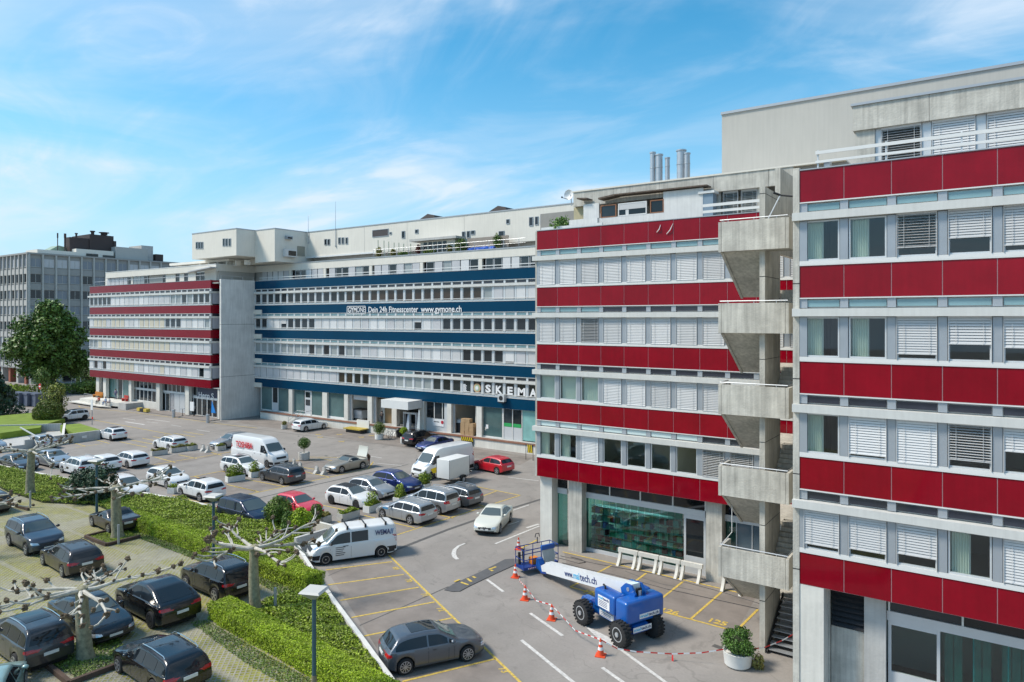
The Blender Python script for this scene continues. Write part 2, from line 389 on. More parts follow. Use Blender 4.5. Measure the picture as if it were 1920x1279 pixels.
def add_window(root, x, Y, z, W, H, code, near, fm=m_alul):
    org = ORG[root.name]
    c = code[0]; fr = float(code[1:]) if len(code) > 1 else (1.0 if c in 'BO' else 0.0)
    wo = inst('window', fmesh(('f', W, H, fm.name), lambda: frame_mesh(W, H, fm)), (x-org[0], Y-org[1], z-org[2]), root)
    if near: pm = m_gl
    else: pm = {'C': m_glc, 'W': m_glwarm, 'S': m_glc}.get(c, m_gld)
    inst('pane', fmesh(('p', W, H, pm.name), lambda: pane_mesh(W, H, pm)), (0, 0, 0), wo)
    if c in 'BO' or c in 'gy':
        mt = {'g': m_blindg, 'y': m_blindy}.get(c, m_blind)
        if c in 'gy': fr = fr or 1.0
        inst('blind', fmesh(('b', W, H, c, fr, near), lambda: blind_mesh(W, H, fr, c == 'O', mt, near)), (0, 0, 0), wo)
    elif c == 'C' and near: inst('curtain', fmesh(('c', W, H), lambda: curtain_mesh(W, H, m_curt)), (0, 0, 0), wo)
    elif c == 'I' and near: inst('curtain', fmesh(('ci', W, H), lambda: curtain_mesh(W, H, m_curt, .06, .62)), (0, 0, 0), wo)
    return wo
def facade(root, x0, n, pitch, Y, pm, spec, near, trans, rail=False, rows=range(4), step=1, jm=None):
    org = ORG[root.name]; W = pitch-.30 if near else pitch-.32; H = 1.45
    xe = x0+n*pitch
    pan = MB(); pan.box(.006, pitch*step-.018 if near else pitch*step-.001, 0, .012, 0, PH); pme = pan.mesh('panel', pm)
    pr = MB(); pr.box(-.13, .13, -.02, .16, 0, H); pme2 = pr.mesh('pier', m_alu if near else m_alul)
    pr = MB(); pr.box(-.13, .13, .02, .16, 0, .32); pme3 = pr.mesh('pier', m_alu if near else m_alul)
    tr = MB(); tr.box(.16, pitch-.16, .06, .08, .03, .27)
    tms = {}
    for k in range(5):
        T = TOP[k]
        sp = MB(); sp.box(x0+.002, xe-.002, Y+.0125, Y+.24, T-PH-.012, T+.012); sp.build('spandrel', jm or m_white, root)
        for i in range(0, n, step): inst('panel', pme, (x0+i*pitch-org[0], Y-org[1], T-PH-org[2]), root)
        cp = MB(); cp.box(x0-.02, xe+.02, Y-.03, Y+.30, T+.013, T+.05); cp.build('coping', m_flash if k == 0 else m_white, root)
        if k < 4:
            b = MB(); b.box(x0-.02, xe, Y-.03, Y+.2, T-PH-.05, T-PH-.014); b.box(x0+.02, xe, Y+.17, Y+.24, T-PH-.40, T-PH-.055); b.build('trim', m_white, root)
            b = MB(); b.box(x0-.22, xe, Y-.22, Y+.16, T-1.84, T-1.555); b.build('ledge', m_ledge, root)
            b = MB(); b.box(x0, xe, Y-.03, Y+.22, T-3.5+.052, T-3.315); b.build('window_sill', m_white, root)
            for i in range(n+1):
                xx = min(max(x0+i*pitch, x0+.13), xe-.13)
                inst('pier', pme2, (xx-org[0], Y-org[1], T-3.31-org[2]), root)
                inst('pier', pme3, (xx-org[0], Y-org[1], T-1.53-org[2]), root)
            for i in range(n):
                if k in rows:
                    c = spec(k, i); add_window(root, x0+i*pitch+.15, Y+.02, T-3.31, W, H, c, near)
                tm = trans(k, i)
                if tm.name not in tms: tms[tm.name] = tr.mesh('transom_pane', tm)
                inst('transom_pane', tms[tm.name], (x0+i*pitch-org[0], Y-org[1], T-1.52-org[2]), root)
            if rail:
                b = MB(); b.box(x0, xe, Y-.16, Y-.12, T-3.16, T-3.10)
                for i in range(0, n+1, 4): b.box(x0+i*pitch-.02, x0+i*pitch+.02, Y-.12, Y+.0, T-3.16, T-3.10)
                b.build('rail', m_white, root)
def floors(root, x0, x1, Y, depth, back, zt=19.45, shut=False):
    b = MB()
    for k in range(5): b.box(x0, x1, Y+.245, Y+depth, TOP[k]-1.1, TOP[k]-.7)
    b.build('floor_slab', m_room, root)
    b = MB(); b.box(x0, x1, Y+depth+.002, back, 0.0, zt); b.build('rear_block', m_room, root)
def rooms(root, xs, Y, depth):
    b = MB()
    for x in xs:
        for k in range(4): b.box(x-.06, x+.06, Y+.25, Y+depth, TOP[k+1]-.698, TOP[k]-1.102)
    b.build('partition_wall', m_room, root)

# ============================================================ right wing
RX0, RY = -5.87, 26.97
rw = thing('office_building', 'nearest red banded wing filling the right edge behind the concrete fire stairs', 'office building', (0, 32, 0))
codes = ['IIO.78B.62B.85BBIB.7BBB'.replace('I', ' I').replace('O', ' O').replace('B', ' B').split(),
         'I I B.86 B.60 B.66 I B.5 B B O B B'.split(), 'I B.90 B O.80 B.5 B I B B.7 B B B'.split(), 'B.86 B.80 B.72 I B.96 B B.8 B I B B B'.split()]
fro = m_glf
facade(rw, RX0, 12, 1.4905, RY, m_red, lambda k, i: codes[k][i], True, lambda k, i: (m_glf if k < 2 else m_glfd), jm=m_joint)
floors(rw, -6.0, 12.0, RY, 6.0, 58)
rooms(rw, [-2.9, 1.6, 6.1, 10.5], RY, 6)
b = MB(); b.box(-6.1, -5.875, RY-.03, 36.1, 0, 19.62); b.box(-6.1, -5.875, 36.1, 58, 0, 19.5); b.box(12.02, 12.25, RY, 58, 0, 19.5); b.build('end_wall', m_conc, rw)
b = MB()
for z in (15.35, 11.85, 8.35, 4.85): b.box(-6.104, -5.872, RY-.034, RY+.1, z, z+.035)
b.build('wall_joint', m_black, rw)
b = MB(); b.box(-5.87, 12.2, RY+.245, 60, 19.0, 19.2); b.build('terrace_roof', m_roofm, rw)
# attic
AY = 28.8
b = MB()
xs = [-4.38, -1.90, 1.55, 5.0, 8.5, 12.2]
for i in range(5): b.box(xs[i]+.006, xs[i+1]-.006, AY, AY+.25, 21.15, 22.08)
b.box(-4.38, -4.3, AY+.25, 42, 21.15, 22.08); b.build('fascia', m_conc, rw)
b = MB(); b.box(-4.44, 12.3, AY-.06, 42.4, 22.081, 22.17); b.build('roof_edge', m_flash, rw)
b = MB(); b.box(-4.30, 12.2, AY+.25, 42.4, 21.3, 22.07); b.build('roof', m_roofm, rw)
b = MB(); b.box(-4.30, -3.65, AY+.12, AY+.4, 19.2, 21.149); b.box(-4.30, -4.05, AY+.4, 42.4, 19.2, 21.149); b.build('attic_wall', m_conc, rw)
for i in range(8):
    x = -3.45+i*1.62
    add_window(rw, x, AY+.22, 19.55, 1.3, 1.55, ['O1.0', 'B.86', 'B.75', 'B.80', 'B.7', 'O', 'B', 'B'][i], True)
    b = MB(); b.box(x+1.32, x+1.60, AY+.19, AY+.35, 19.2, 21.149); b.build('pier', m_alul, rw)
b = MB(); b.box(-3.64, 12.2, AY+.2, AY+.36, 19.2, 19.54); b.box(-3.64, -3.46, AY+.2, AY+.34, 19.541, 21.149); b.build('window_sill', m_alul, rw)
b = MB(); b.box(-3.6, 12.2, AY+4, AY+4.2, 19.2, 21.29); b.build('attic_rear_wall', m_room, rw)
b = MB(); b.box(-5.35, 12.2, RY+.10, RY+.14, 20.06, 20.18); b.box(-5.35, 12.2, RY+.10, RY+.14, 19.74, 19.83); b.build('railing', m_white, rw)
for i in range(9):
    b = MB(); x = -5.3+i*2.2; b.box(x, x+.05, RY+.145, RY+.2, 19.553, 20.22); b.build('railing_post', m_alul, rw)
b = MB(); b.box(-5.1, -4.9, RY+.3, RY+.7, 19.2, 19.85); b.build('vent_box', m_steel, rw)
# ground floor
b = MB(); b.box(-5.87, -5.05, RY, RY+.9, 0, 4.33); b.build('pillar', m_concl, rw)
b = MB(); b.box(-5.05, -4.98, RY+.75, RY+.95, 0, 4.33)
b.box(-4.96, -3.85, RY+.9, RY+1.1, 0, 2.72); b.build('infill_wall', m_conc, rw)
b = MB(); b.box(-3.84, -3.15, RY+.75, RY+1.05, 0, 4.33); b.build('concrete_panel', m_concg, rw)
b = MB(); b.box(-4.96, -3.85, RY+1.0, RY+1.1, 2.721, 4.33); b.build('louvre_recess', m_dark, rw)
lv = MB(); lv.face([(-4.94, RY+.84, 0), (-3.87, RY+.84, 0), (-3.87, RY+.98, .17), (-4.94, RY+.98, .17)]); lv.face([(-4.94, RY+.98, .172), (-3.87, RY+.98, .172), (-3.87, RY+.84, .012), (-4.94, RY+.84, .012)])
lme = lv.mesh('louvre_slat', m_black, (0, 32, 0))
for i in range(8): inst('louvre_slat', lme, (0, 0, 2.76+i*.195), rw)
GY = RY+1.0
b = MB(); b.box(-3.14, 12, GY-.06, GY+.1, 3.35, 3.68); b.build('transom_beam', m_alul, rw)
for i in range(7):
    x = -3.1+i*2.2; b = MB(); b.box(x, x+.06, GY-.05, GY+.05, 3.681, 4.33); b.build('mullion', m_white, rw)
    b = MB(); b.box(x+.07, x+2.19, GY, GY+.02, 3.69, 4.32); b.build('clerestory_pane', m_gld, rw)
d = MB(); d.box(-3.1, -3.0, GY-.04, GY+.06, 0, 3.349).box(-1.62, -1.52, GY-.04, GY+.06, 0, 3.349).box(-2.999, -1.621, GY-.04, GY+.06, 3.2, 3.349).box(-2.999, -1.621, GY-.04, GY+.06, 0, 1.55)
do = d.build('shop_door', m_alul, rw); b = MB(); b.box(-2.999, -1.621, GY, GY+.02, 1.551, 3.199); b.build('door_pane', m_gl, do)
for i in range(14):
    x = -1.5+i*.95; b = MB(); b.box(x, x+.92, GY, GY+.02, .25, 3.34); b.build('shop_pane', m_glt, rw)
sc_ = mat('teal_strip_curtain', (.38, .55, .53), .8, var=.15, vscale=2)
for i in range(34):
    if i % 7 in (2, 5): continue
    x = -1.4+i*.27; b = MB(); b.box(x, x+.24, GY+.22+.03*(i % 2), GY+.228+.03*(i % 2), .3, 3.3); b.build('strip_curtain', sc_, rw)
b = MB(); b.box(-1.5, 12, GY-.06, GY+.06, 0, .249); b.build('shop_sill', m_alul, rw)
NRr = R.random
for i in range(13):
    x = -1.3+i*.75; b = MB(); b.box(x, x+.5*(.5+NRr()), GY+1.0+NRr(), GY+1.6+NRr(), 0, 1.0+1.6*NRr()); b.build('shop_goods', mat('goods%d' % (i % 4), [(.5, .5, .5), (.12, .25, .4), (.45, .15, .25), (.3, .45, .4)][i % 4], .7), rw)
b = MB(); b.box(-4.9, 12, GY+4, GY+4.2, 0, 4.3); b.build('shop_rear_wall', m_room, rw)
b = MB(); b.box(-4.9, 12, GY+.11, GY+4, .01, .05); b.build('shop_floor', m_floorin, rw)
# ------------------------------------------------------------ big rendered plant storey behind
PX0 = FX(1353.5, 42.5)
ph = thing('roof_storey', 'tall plain grey rendered roof storey rising behind the right wing', 'roof storey', (0, 55, 22))
b = MB(); b.box(PX0, 14, 42.5, 70, 19.3, 26.65); b.build('wall', m_greyrender, ph)
b = MB(); b.box(PX0-.05, 14.05, 42.42, 70, 26.651, 26.80); b.build('roof_edge', m_flash, ph)

# ============================================================ middle block
MX0, MY, MP = -23.29, 36.2, 1.48
mb_ = thing('office_building', 'middle red banded block with broken white roof terrace cladding and green shop windows below', 'office building', (-16, 42, 0))
mc = ['B B B B B B B B B B B'.split(), 'B B O B B B B B B B B'.split(), 'C C C B B B B B B B B'.split(), 'I I B D D D D O O O O'.split()]
facade(mb_, MX0, 11, MP, MY, m_red, lambda k, i: mc[k][i], True, lambda k, i: (m_glf if k == 0 or (k == 1 and i < 3) else (mat('pale_transom', (.55, .66, .66), .2, spec=.5) if k == 3 and i < 7 else m_glfd)), jm=m_joint)
floors(mb_, -23.2, -6.12, MY, 6, 58); rooms(mb_, [-20.33, -14.4, -9.9], MY, 6)
b = MB(); b.box(-23.42, -23.295, MY+.02, 58, 4.3, 19.5); b.build('end_wall', m_conc, mb_)
b = MB(); b.box(-7.0, -6.11, MY+.05, MY+.4, 4.3, 19.5); b.build('concrete_infill', m_conc, mb_)
b = MB(); b.box(-23.29, -6.11, MY+.245, 58, 19.0, 19.2); b.build('terrace_roof', m_roofm, mb_)
AM = 38.2
b = MB()
xs = [-21.8, -16.5, -12.0, -8.9, -6.2]
xs = [FX(p, AM) for p in (1075, 1150, 1237, 1338, 1441, 1488)]
for i in range(5): b.box(xs[i]+.008, xs[i+1]-.008, AM, AM+.25, 21.15, 22.05)
b.box(xs[0], xs[0]+.2, AM+.25, 42.4, 21.15, 22.05); b.build('fascia', m_conc, mb_)
b = MB(); b.box(xs[0]-.05, -6.12, AM-.05, 42.4, 22.051, 22.14); b.build('roof_edge', m_cream, mb_)
b = MB(); b.box(xs[0]+.2, -6.12, AM+.25, 42.4, 21.3, 22.04); b.build('roof', m_roofm, mb_)
# attic wall + windows + broken cladding (measured at Y=AM+.3)
def XA(p): return FX(p, AM+.3)
b = MB(); b.box(XA(1076), XA(1095), AM+.3, AM+.6, 19.2, 21.149); b.build('attic_wall', mat('yellowish_concrete', (.5, .44, .28), .85, var=.1), mb_)
for a_, c_ in ((1338, 1352), (1421, 1440)): b = MB(); b.box(XA(a_), XA(c_), AM+.2, AM+.5, 19.2, 21.149); b.build('attic_pillar', m_conc, mb_)
for a, c in ((1356, 1384), (1390, 1420)):
    add_window(mb_, XA(a), AM+.32, 19.5, XA(c)-XA(a), 1.6, 'O', True)
b = MB(); b.box(XA(1352), XA(1421), AM+.32, AM+.5, 19.2, 19.49); b.build('window_sill', m_alul, mb_)
b = MB(); b.box(-21, -6.2, AM+3, AM+3.2, 19.2, 21.29); b.build('attic_rear_wall', m_room, mb_)
CLY = AM-.55   # cladding box stands out on the terrace
def XC(p): return FX(p, CLY)
def ZC(p, y): return FZ(p, y, CLY)
m_clad = mat('weathered_white_cladding', (.68, .68, .66), .6, var=.08, vscale=1.2, streak=.1)
b = MB(); b.box(XC(1094), XC(1123), CLY, CLY+.1, 19.2, ZC(1110, 382)); b.build('cladding_panel', m_clad, mb_)
b = MB(); b.box(XC(1124), XC(1244), CLY-.02, CLY+.12, 19.2, ZC(1150, 407)); b.box(XC(1244), XC(1318), CLY-.02, CLY+.12, 19.2, ZC(1280, 356)); b.box(XC(1186)-.45, XC(1186)-.25, CLY, CLY+.1, ZC(1150, 407), 20.95); b.build('cladding_panel', m_clad, mb_)
zt_ = 20.95; zb_ = ZC(1150, 407)
for a, c in ((1128, 1154), (1161, 1211), (1221, 1243)):
    x0, x1 = XC(a), XC(c); f = MB(); f.box(x0-.06, x1+.06, CLY-.03, CLY+.06, zb_, zb_+.06).box(x0-.06, x1+.06, CLY-.03, CLY+.06, zt_-.06, zt_).box(x0-.06, x0, CLY-.03, CLY+.06, zb_+.061, zt_-.061).box(x1, x1+.06, CLY-.03, CLY+.06, zb_+.061, zt_-.061)
    wo = f.build('window', mat('rusty_wood_frame', (.28, .13, .07), .8, var=.3, vscale=6) if a != 1161 else m_white, mb_); f = MB(); f.box(x0, x1, CLY+.01, CLY+.03, zb_+.061, zt_-.061); f.build('pane', m_gld, wo)
    if a == 1161: f = MB(); f.box(x0+.01, x1-.01, CLY-.02, CLY+.008, (zb_+zt_)/2, zt_-.062); f.build('blind', m_blind, wo)
b = MB()
for p0, p1, y0, y1, t in ((1085, 1104, 371, 371, .08), (1125, 1155, 371, 364, .1), (1155, 1328, 364, 346, .07)):
    xa, xb = XC(p0), XC(p1); za, zb2 = FZ(p0, y0, CLY-.15), FZ(p1, y1, CLY-.15)
    b.yprism([(xa, za-t), (xb, zb2-t), (xb, zb2), (xa, za)], CLY-.25, CLY+.5)
b.build('torn_flashing', mat('torn_bitumen_edge', (.12, .09, .07), .9, var=.5, vscale=5), mb_)
b = MB(); gx0, gx1 = XC(1313), XC(1337); b.box(gx0, gx1, CLY, CLY+.6, 19.25, 21.0); b.build('glazed_bay', mat('blue_grey_glass', (.22, .29, .36), .15, spec=.6), mb_)
b = MB(); b.box(gx0-.1, gx1+.1, CLY-.1, CLY+.7, 21.01, 21.15); b.build('bay_roof', m_white, mb_)
b = MB(); b.box(FX(1318, MY+.15), FX(1425, MY+.15), MY+.12, MY+.16, 20.05, 20.2); b.box(FX(1318, MY+.15), FX(1425, MY+.15), MY+.12, MY+.16, 19.72, 19.86); b.build('railing', m_white, mb_)
b = MB(); b.box(-23.2, FX(1130, 36.6), 36.55, 36.65, 19.2, 19.75); b.build('terrace_parapet', m_clad, mb_)
b = MB(); b.box(FX(1067, 36.8), FX(1120, 36.8), 36.8, 37.0, 19.2, 20.1); b.build('terrace_parapet', m_clad, mb_)
# peeling strips on the top band
for p0, y0, p1, y1 in ((1238.7, 421.5, 1231.5, 435.5), (1262, 419, 1250, 439)):
    b = MB(); P0, P1 = Vector((FX(p0, MY-.03), MY-.03, FZ(p0, y0, MY-.03))), Vector((FX(p1, MY-.03), MY-.03, FZ(p1, y1, MY-.03)))
    mid = (P0+P1)/2+Vector((.05, -.05, -.06)); b.tube([P0, mid, P1], [.012, .03, .02], 5); b.build('peeling_strip', m_white, mb_)
# ground floor columns, glazing, door
for nm, a, c, y in (('column', 1013, 1034.7, 36.55), ('column', 1066, 1090.7, 36.6), ('column', 1323.8, 1353.7, 36.6)):
    b = MB(); b.box(FX(a, y), FX(c, y), y, y+.85, 0, 4.33); b.build(nm, m_concl if a == 1013 else m_conc, mb_)
b = MB(); b.box(-23.4, -6.2, 37.1, 44, 4.331, 4.42); b.build('soffit', m_concg, mb_)
GM = 37.2
sg = [(1046, 1064), (1092, 1282), (1285, 1325), (1354, 1440)]
xb0, xb1 = FX(1092, GM), FX(1323, GM)
b = MB(); b.box(xb0, xb1, GM-.08, GM+.1, 3.22, 3.56); b.box(FX(1046, GM), FX(1064, GM), GM-.08, GM+.1, 3.22, 3.56); b.box(FX(1354, GM), -6.2, GM-.08, GM+.1, 3.22, 3.56); b.build('transom_beam', m_alul, mb_)
ps = [1092, 1143.7, 1201, 1262, 1323]
for i in range(4):
    a, c = FX(ps[i], GM), FX(ps[i+1], GM); b = MB(); b.box(a+.04, c-.04, GM, GM+.02, 3.57, 4.33); b.build('clerestory_pane', m_gld, mb_)
    b = MB(); b.box(c-.035, c+.035, GM-.05, GM+.05, 3.561, 4.33); b.build('mullion', m_white, mb_)
b = MB(); b.box(FX(1046, GM), FX(1064, GM), GM, GM+.02, 3.57, 4.33); b.box(FX(1354, GM), -6.2, GM, GM+.02, 3.57, 4.33); b.build('clerestory_pane', m_gld, mb_)
xg0, xg1 = FX(1092, GM), FX(1280, GM); npn = 14
for i in range(npn):
    a = xg0+(xg1-xg0)*i/npn; b = MB(); b.box(a+.008, a+(xg1-xg0)/npn-.008, GM, GM+.02, .21, 3.21); b.build('shop_pane', m_glt, mb_)
b = MB(); b.box(xg0, xg1, GM-.08, GM+.08, 0, .2); b.build('shop_sill', m_alul, mb_)
b = MB(); b.box(FX(1046, GM), FX(1064, GM), GM, GM+.02, .05, 3.21); b.build('shop_pane', m_glt, mb_)
xd0, xd1 = FX(1283, GM), FX(1324, GM)
d = MB(); d.box(xd0, xd0+.12, GM-.06, GM+.06, 0, 3.21).box(xd1-.12, xd1, GM-.06, GM+.06, 0, 3.21).box(xd0+.121, xd1-.121, GM-.06, GM+.06, 3.0, 3.21).box(xd0+.121, xd1-.121, GM-.06, GM+.06, 0, .95)
do = d.build('shop_door', m_alul, mb_); b = MB(); b.box(xd0+.121, xd1-.121, GM-.01, GM+.01, .951, 2.999); b.build('door_pane', m_gld, do)
b = MB(); [b.box((xd0+xd1)/2-.35+.11*i, (xd0+xd1)/2-.29+.11*i, GM-.072, GM-.066, .50, .58) for i in (0, 2, 3, 4, 6)]; b.build('small_print', m_signb, do, kind='stuff')
x = FX(1354, GM); k = 0
while x < -6.6:
    b = MB(); b.box(x+.01, x+.75, GM, GM+.02, .05, 3.21); b.build('shop_pane', mat('blue_grey_pane', (.10, .14, .17), .08, spec=.7) if k else m_glt, mb_); b = MB(); b.box(x+.755, x+.80, GM-.03, GM+.04, .0, 3.21); b.build('mullion', m_alul, mb_); x += .82; k += 1
# shop interior: shelving with boxes
b = MB(); b.box(-23, -6.2, GM+5, GM+5.2, 0, 4.3); b.build('shop_rear_wall', m_room, mb_)
b = MB(); b.box(-23, -6.2, GM+.11, GM+5, .01, .05); b.build('shop_floor', m_floorin, mb_)
shelf = thing('shop_shelving', 'white shelving full of coloured boxes behind the long green shop window', 'shelving', ((xg0+xg1)/2, GM+.9, .05))
for j in range(7):
    b = MB(); b.box(xg0+.3, xg1-.2, GM+.5, GM+.95, .1+.42*j, .13+.42*j); b.build('shelf_board', m_white, shelf)
b = MB()
for i in range(9): x = xg0+.3+(xg1-xg0-.5)*i/8; b.box(x-.02, x+.02, GM+.96, GM+1.0, .05, 2.9)
b.build('shelf_upright', m_white, shelf)
gm = [mat('box_red', (.55, .03, .03), .6), mat('box_cream', (.75, .70, .5), .6), mat('box_blue', (.1, .25, .6), .6), mat('box_white', (.8, .8, .78), .6), mat('box_green', (.2, .45, .25), .6), mat('box_orange', (.7, .35, .1), .6)]
bxs = [MB() for _ in gm]
for j in range(6):
    x = xg0+.35
    while x < xg1-.5:
        wd = R.uniform(.12, .38)
        if R.random() < .8:
            q = R.choice([1, 1, 3, 3, 2, 4, 5, 0]) if x < xg0+4.2 else R.choice([1, 3, 3, 0, 0, 5, 2])
            bxs[q].box(x, x+wd-.02, GM+.52, GM+.9, .135+.42*j, .135+.42*j+R.uniform(.15, .34))
        x += wd
for q, m_ in enumerate(gm):
    if bxs[q].v: bxs[q].build('shelf_goods', m_, shelf, kind='stuff')
lt = MB(); lt.box(xg0+.4, xg0+5, GM+1.2, GM+1.3, 3.0, 3.06); lt.build('light_tube', mat('tube_light', (.8, .95, 1), .5, emit=9.0), shelf)
# ============================================================ concrete fire stairs
st = thing('stair_tower', 'raw concrete fire escape stairs with five parapet landings between two red facades', 'stair tower', (-8, 31, 0))
SX0, SX1, SY = FX(1347, 29.7), FX(1479, 29.7), 29.7
for k in range(5):
    zt = 4.24+3.5*k; zb = zt-1.27; fl = zb+.16
    b = MB(); b.box(SX0+.13, SX1-.14, SY, SY+.14, zb, zt); b.build('parapet', m_conc, st)
    b = MB(); b.box(SX0, SX0+.115, SY-.01, SY+1.35, zb-.02, zt); b.build('parapet_end', m_conc, st)
    b = MB(); b.box(SX1-.125, SX1, SY-.005, SY+1.35, zb-.005, zt-.01); b.build('parapet_end', m_conc, st)
    b = MB(); b.box(SX0+.116, SX1-.126, SY+.141, SY+1.25, zb+.004, fl); b.build('landing_slab', m_conc, st)
    b = MB(); zr = zt+.09; b.tube([(SX0+.05, SY+1.2, zr), (SX0+.05, SY+.07, zr), (SX1-.06, SY+.07, zr), (SX1-.06, SY+1.2, zr)], .025, 6); b.build('handrail', m_steel, st)
    b = MB()
    for xx in (SX0+.4, -8.3, SX1-.5): b.box(xx-.012, xx+.012, SY+.06, SY+.085, zt, zr-.02)
    b.build('rail_post', m_steel, st)
    # left flight rises from the building side (low, back) to this landing (high, front)
    if k > 0 or True:
        yb = 32.9; drop = 1.75
        b = MB(); b.xprism([(SY+1.25, fl), (SY+1.0, zb), (SY+.35, zb-.001), (yb, fl-drop-.30), (yb, fl-drop)], SX0+.116, -8.16)
        b.build('stair_flight', m_conc, st)
        b = MB(); b.xprism([(SY+1.30, fl+.9), (SY+.30, zb-.04), (yb+.02, fl-drop-.36), (yb+.02, fl-drop+.75)], SX0+.0, SX0+.110); b.build('flight_cheek', m_conc, st)
    # right flight rises from this landing (low, front) to the building side
    if k < 4:
        b = MB()
        for i in range(10):
            y0 = SY+1.25+i*.205; z0 = fl+.175*(i+1)
            b.box(-7.90, SX1+.45, y0, y0+.25, z0-.20, z0)
        b.build('stair_steps', m_conc, st)
        b = MB(); b.box(-7.92, -6.12, 33.35, 36.1, fl+1.55, fl+1.75); b.box(SX0, -7.921, 32.9, 36.1, fl+1.55, fl+1.75); b.build('rear_landing', m_conc, st)
        b = MB(); b.box(-7.2, -6.12, 33.9, 34.05, fl+1.751, fl+2.65); b.build('rear_parapet', m_conc, st)
        b = MB(); b.tube([(-7.3, 33.95, fl+2.8), (-6.13, 33.95, fl+2.8)], .025, 6); b.build('handrail', m_steel, st)
b = MB(); b.box(-8.15, -7.925, 30.06, 32.6, 0, 19.65); b.box(-8.15, -7.925, 32.601, 36.0, 17.0, 20.9); b.build('centre_wall', m_conc, st)
b = MB(); b.box(-8.152, -7.922, 30.055, 32.5, 16.15-3.5*4, 16.18-3.5*4)
for k in range(5): z = 5.35+3.5*k; b.box(-8.154, -7.921, 30.054, 32.5, z, z+.025)
b.build('wall_joint', m_black, st)
# steel stair to the ground
b = MB()
for i in range(9):
    y0 = 30.15+i*.27; z0 = .17*(i+1); b.box(-7.80, -6.35, y0, y0+.27, z0-.035, z0)
b.build('steel_tread', m_steel, st)
b = MB()
for xx in (-7.86, -6.3): b.xprism([(30.05, 0), (30.25, 0), (32.75, 1.45), (32.75, 1.72), (30.05, .12)], xx, xx+.05)
b.build('stringer', m_black, st)
b = MB(); b.box(SX0, -6.2, 32.76, 35.9, 1.5, 1.65); b.build('rear_landing', m_conc, st)
b = MB(); b.tube([(SX0+.1, 29.75, 4.3), (SX0+.12, 31.2, 4.5), (SX0+.12, 31.2, 6.4)], .018, 6); b.build('stay_rod', m_white, st)
# floodlight on a slanting post at the top landing
fl_ = thing('floodlight', 'floodlight on a slanting steel post above the top stair landing', 'floodlight', (-8, 30.2, 18.4))
b = MB(); P0 = (FX(1437, 29.95), 29.95, 18.1); P1 = (FX(1463, 30.3), 30.3, FZ(1463, 366, 30.3)); b.tube([P0, P1], .03, 6); b.build('post', m_alul, fl_)
b = MB(); b.tube([P1, (P1[0]-.25, 30.2, P1[2]+.12)], .05, 6); b.tube([P1, (P1[0]+.5, 30.3, P1[2]-.1)], .04, 6); b.build('lamp_head', m_black, fl_)

# ============================================================ blue block
BX0, BY, BP = -88.0, 61.25, 1.48
bl = thing('office_building', 'long blue banded block carrying white fitness centre lettering with loading dock below', 'office building', (-60, 70, 0))
r2 = R.random
def bspec(k, i):
    if k == 0:
        if i < 28: return 'W' if i > 12 else 'D'
        return 'C' if i == 28 or i == 33 else ('g' if i == 29 else 'B')
    if k == 1:
        if i < 2: return 'D'
        if i < 5: return 'B' if i != 4 else 'B.5'
        if i < 9: return 'D'
        if i < 24: return 'B.3' if i == 21 else ('g' if i in (15, 18, 23) else 'B')
        return 'D'
    if k == 2:
        if i < 15: return 'S' if i not in (8, 10, 12) else 'D'
        if i < 26: return 'g' if i in (15, 16, 21) else 'B'
        return ['D', 'D', 'D', 'D', 'B.8', 'g', 'B', 'B'][i-26] if i < 34 else 'B'
    if i < 7: return 'g'
    if i < 8: return 'B'
    if i < 12: return 'g'
    if i < 14: return 'W'
    if i < 16: return 'D'
    if i < 23: return 'C'
    return 'K'
facade(bl, BX0, 37, BP, BY, m_blue, bspec, False, lambda k, i: (m_glfd if (k == 0 or (k == 3 and i > 20)) else m_glf), rail=True, step=4)
b = MB(); b.box(-88, -33, BY+.245, BY+.9, 4.3, 19.0); b.build('inner_wall', m_dark, bl)
b = MB(); b.box(-88, -33, BY+5.5, 80, 0, 19.0); b.box(-88, -33, BY+.245, 80, 19.0, 19.2); b.build('rear_block', m_roofm, bl)
for k in (1, 2, 3, 4):
    b = MB(); b.box(-88.0, -86.3, BY-.12, BY-.001, TOP[k]-PH-.12, TOP[k]-.62); b.build('end_panel', m_cream, bl)
# lettering band
def txt(s, p0, p1, yc0, yc1, size, m, Y, parent, **k):
    x0, x1 = FX(p0, Y), FX(p1, Y); z = (FZ(p0, yc0, Y)+FZ(p1, yc1, Y))/2
    me = text_mesh(s, size, m, **k); xs = [v.co.x for v in me.vertices]; wd = max(xs)-min(xs); cx = (max(xs)+min(xs))/2; f = (x1-x0)/wd
    for v in me.vertices: v.co.x = (v.co.x-cx)*f
    o = bpy.data.objects.new('lettering', me); C.objects.link(o); o.parent = parent; g0 = ORG[parent.name]
    o.location = ((x0+x1)/2-g0[0], Y-g0[1], z-g0[2]); o.rotation_euler = (PI/2, 0, 0); return o
TY = BY-.07
x0, x1 = FX(650.5, TY), FX(686, TY); zc = FZ(668, 581.5, TY)
b = MB(); h = .52
b.box(x0, x1, TY-.02, TY+.03, zc+h-.07, zc+h).box(x0, x1, TY-.02, TY+.03, zc-h, zc-h+.07).box(x0, x0+.08, TY-.02, TY+.03, zc-h, zc+h).box(x1-.08, x1, TY-.02, TY+.03, zc-h, zc+h)
b.build('sign_frame', m_signw, bl)
txt('GYM', 652.5, 668.5, 581.8, 581.8, .95, m_signw, TY, bl, bold=.02)
txt('ONE', 669, 684.5, 581.3, 581.3, .95, m_signw, TY, bl, bold=.0)
txt('Dein 24h Fitnesscenter', 691, 784, 580.9, 580.6, 1.0, m_signw, TY, bl, bold=.012)
txt('www.gymone.ch', 789, 865.5, 580.4, 579.8, 1.0, m_signw, TY, bl, bold=.012)
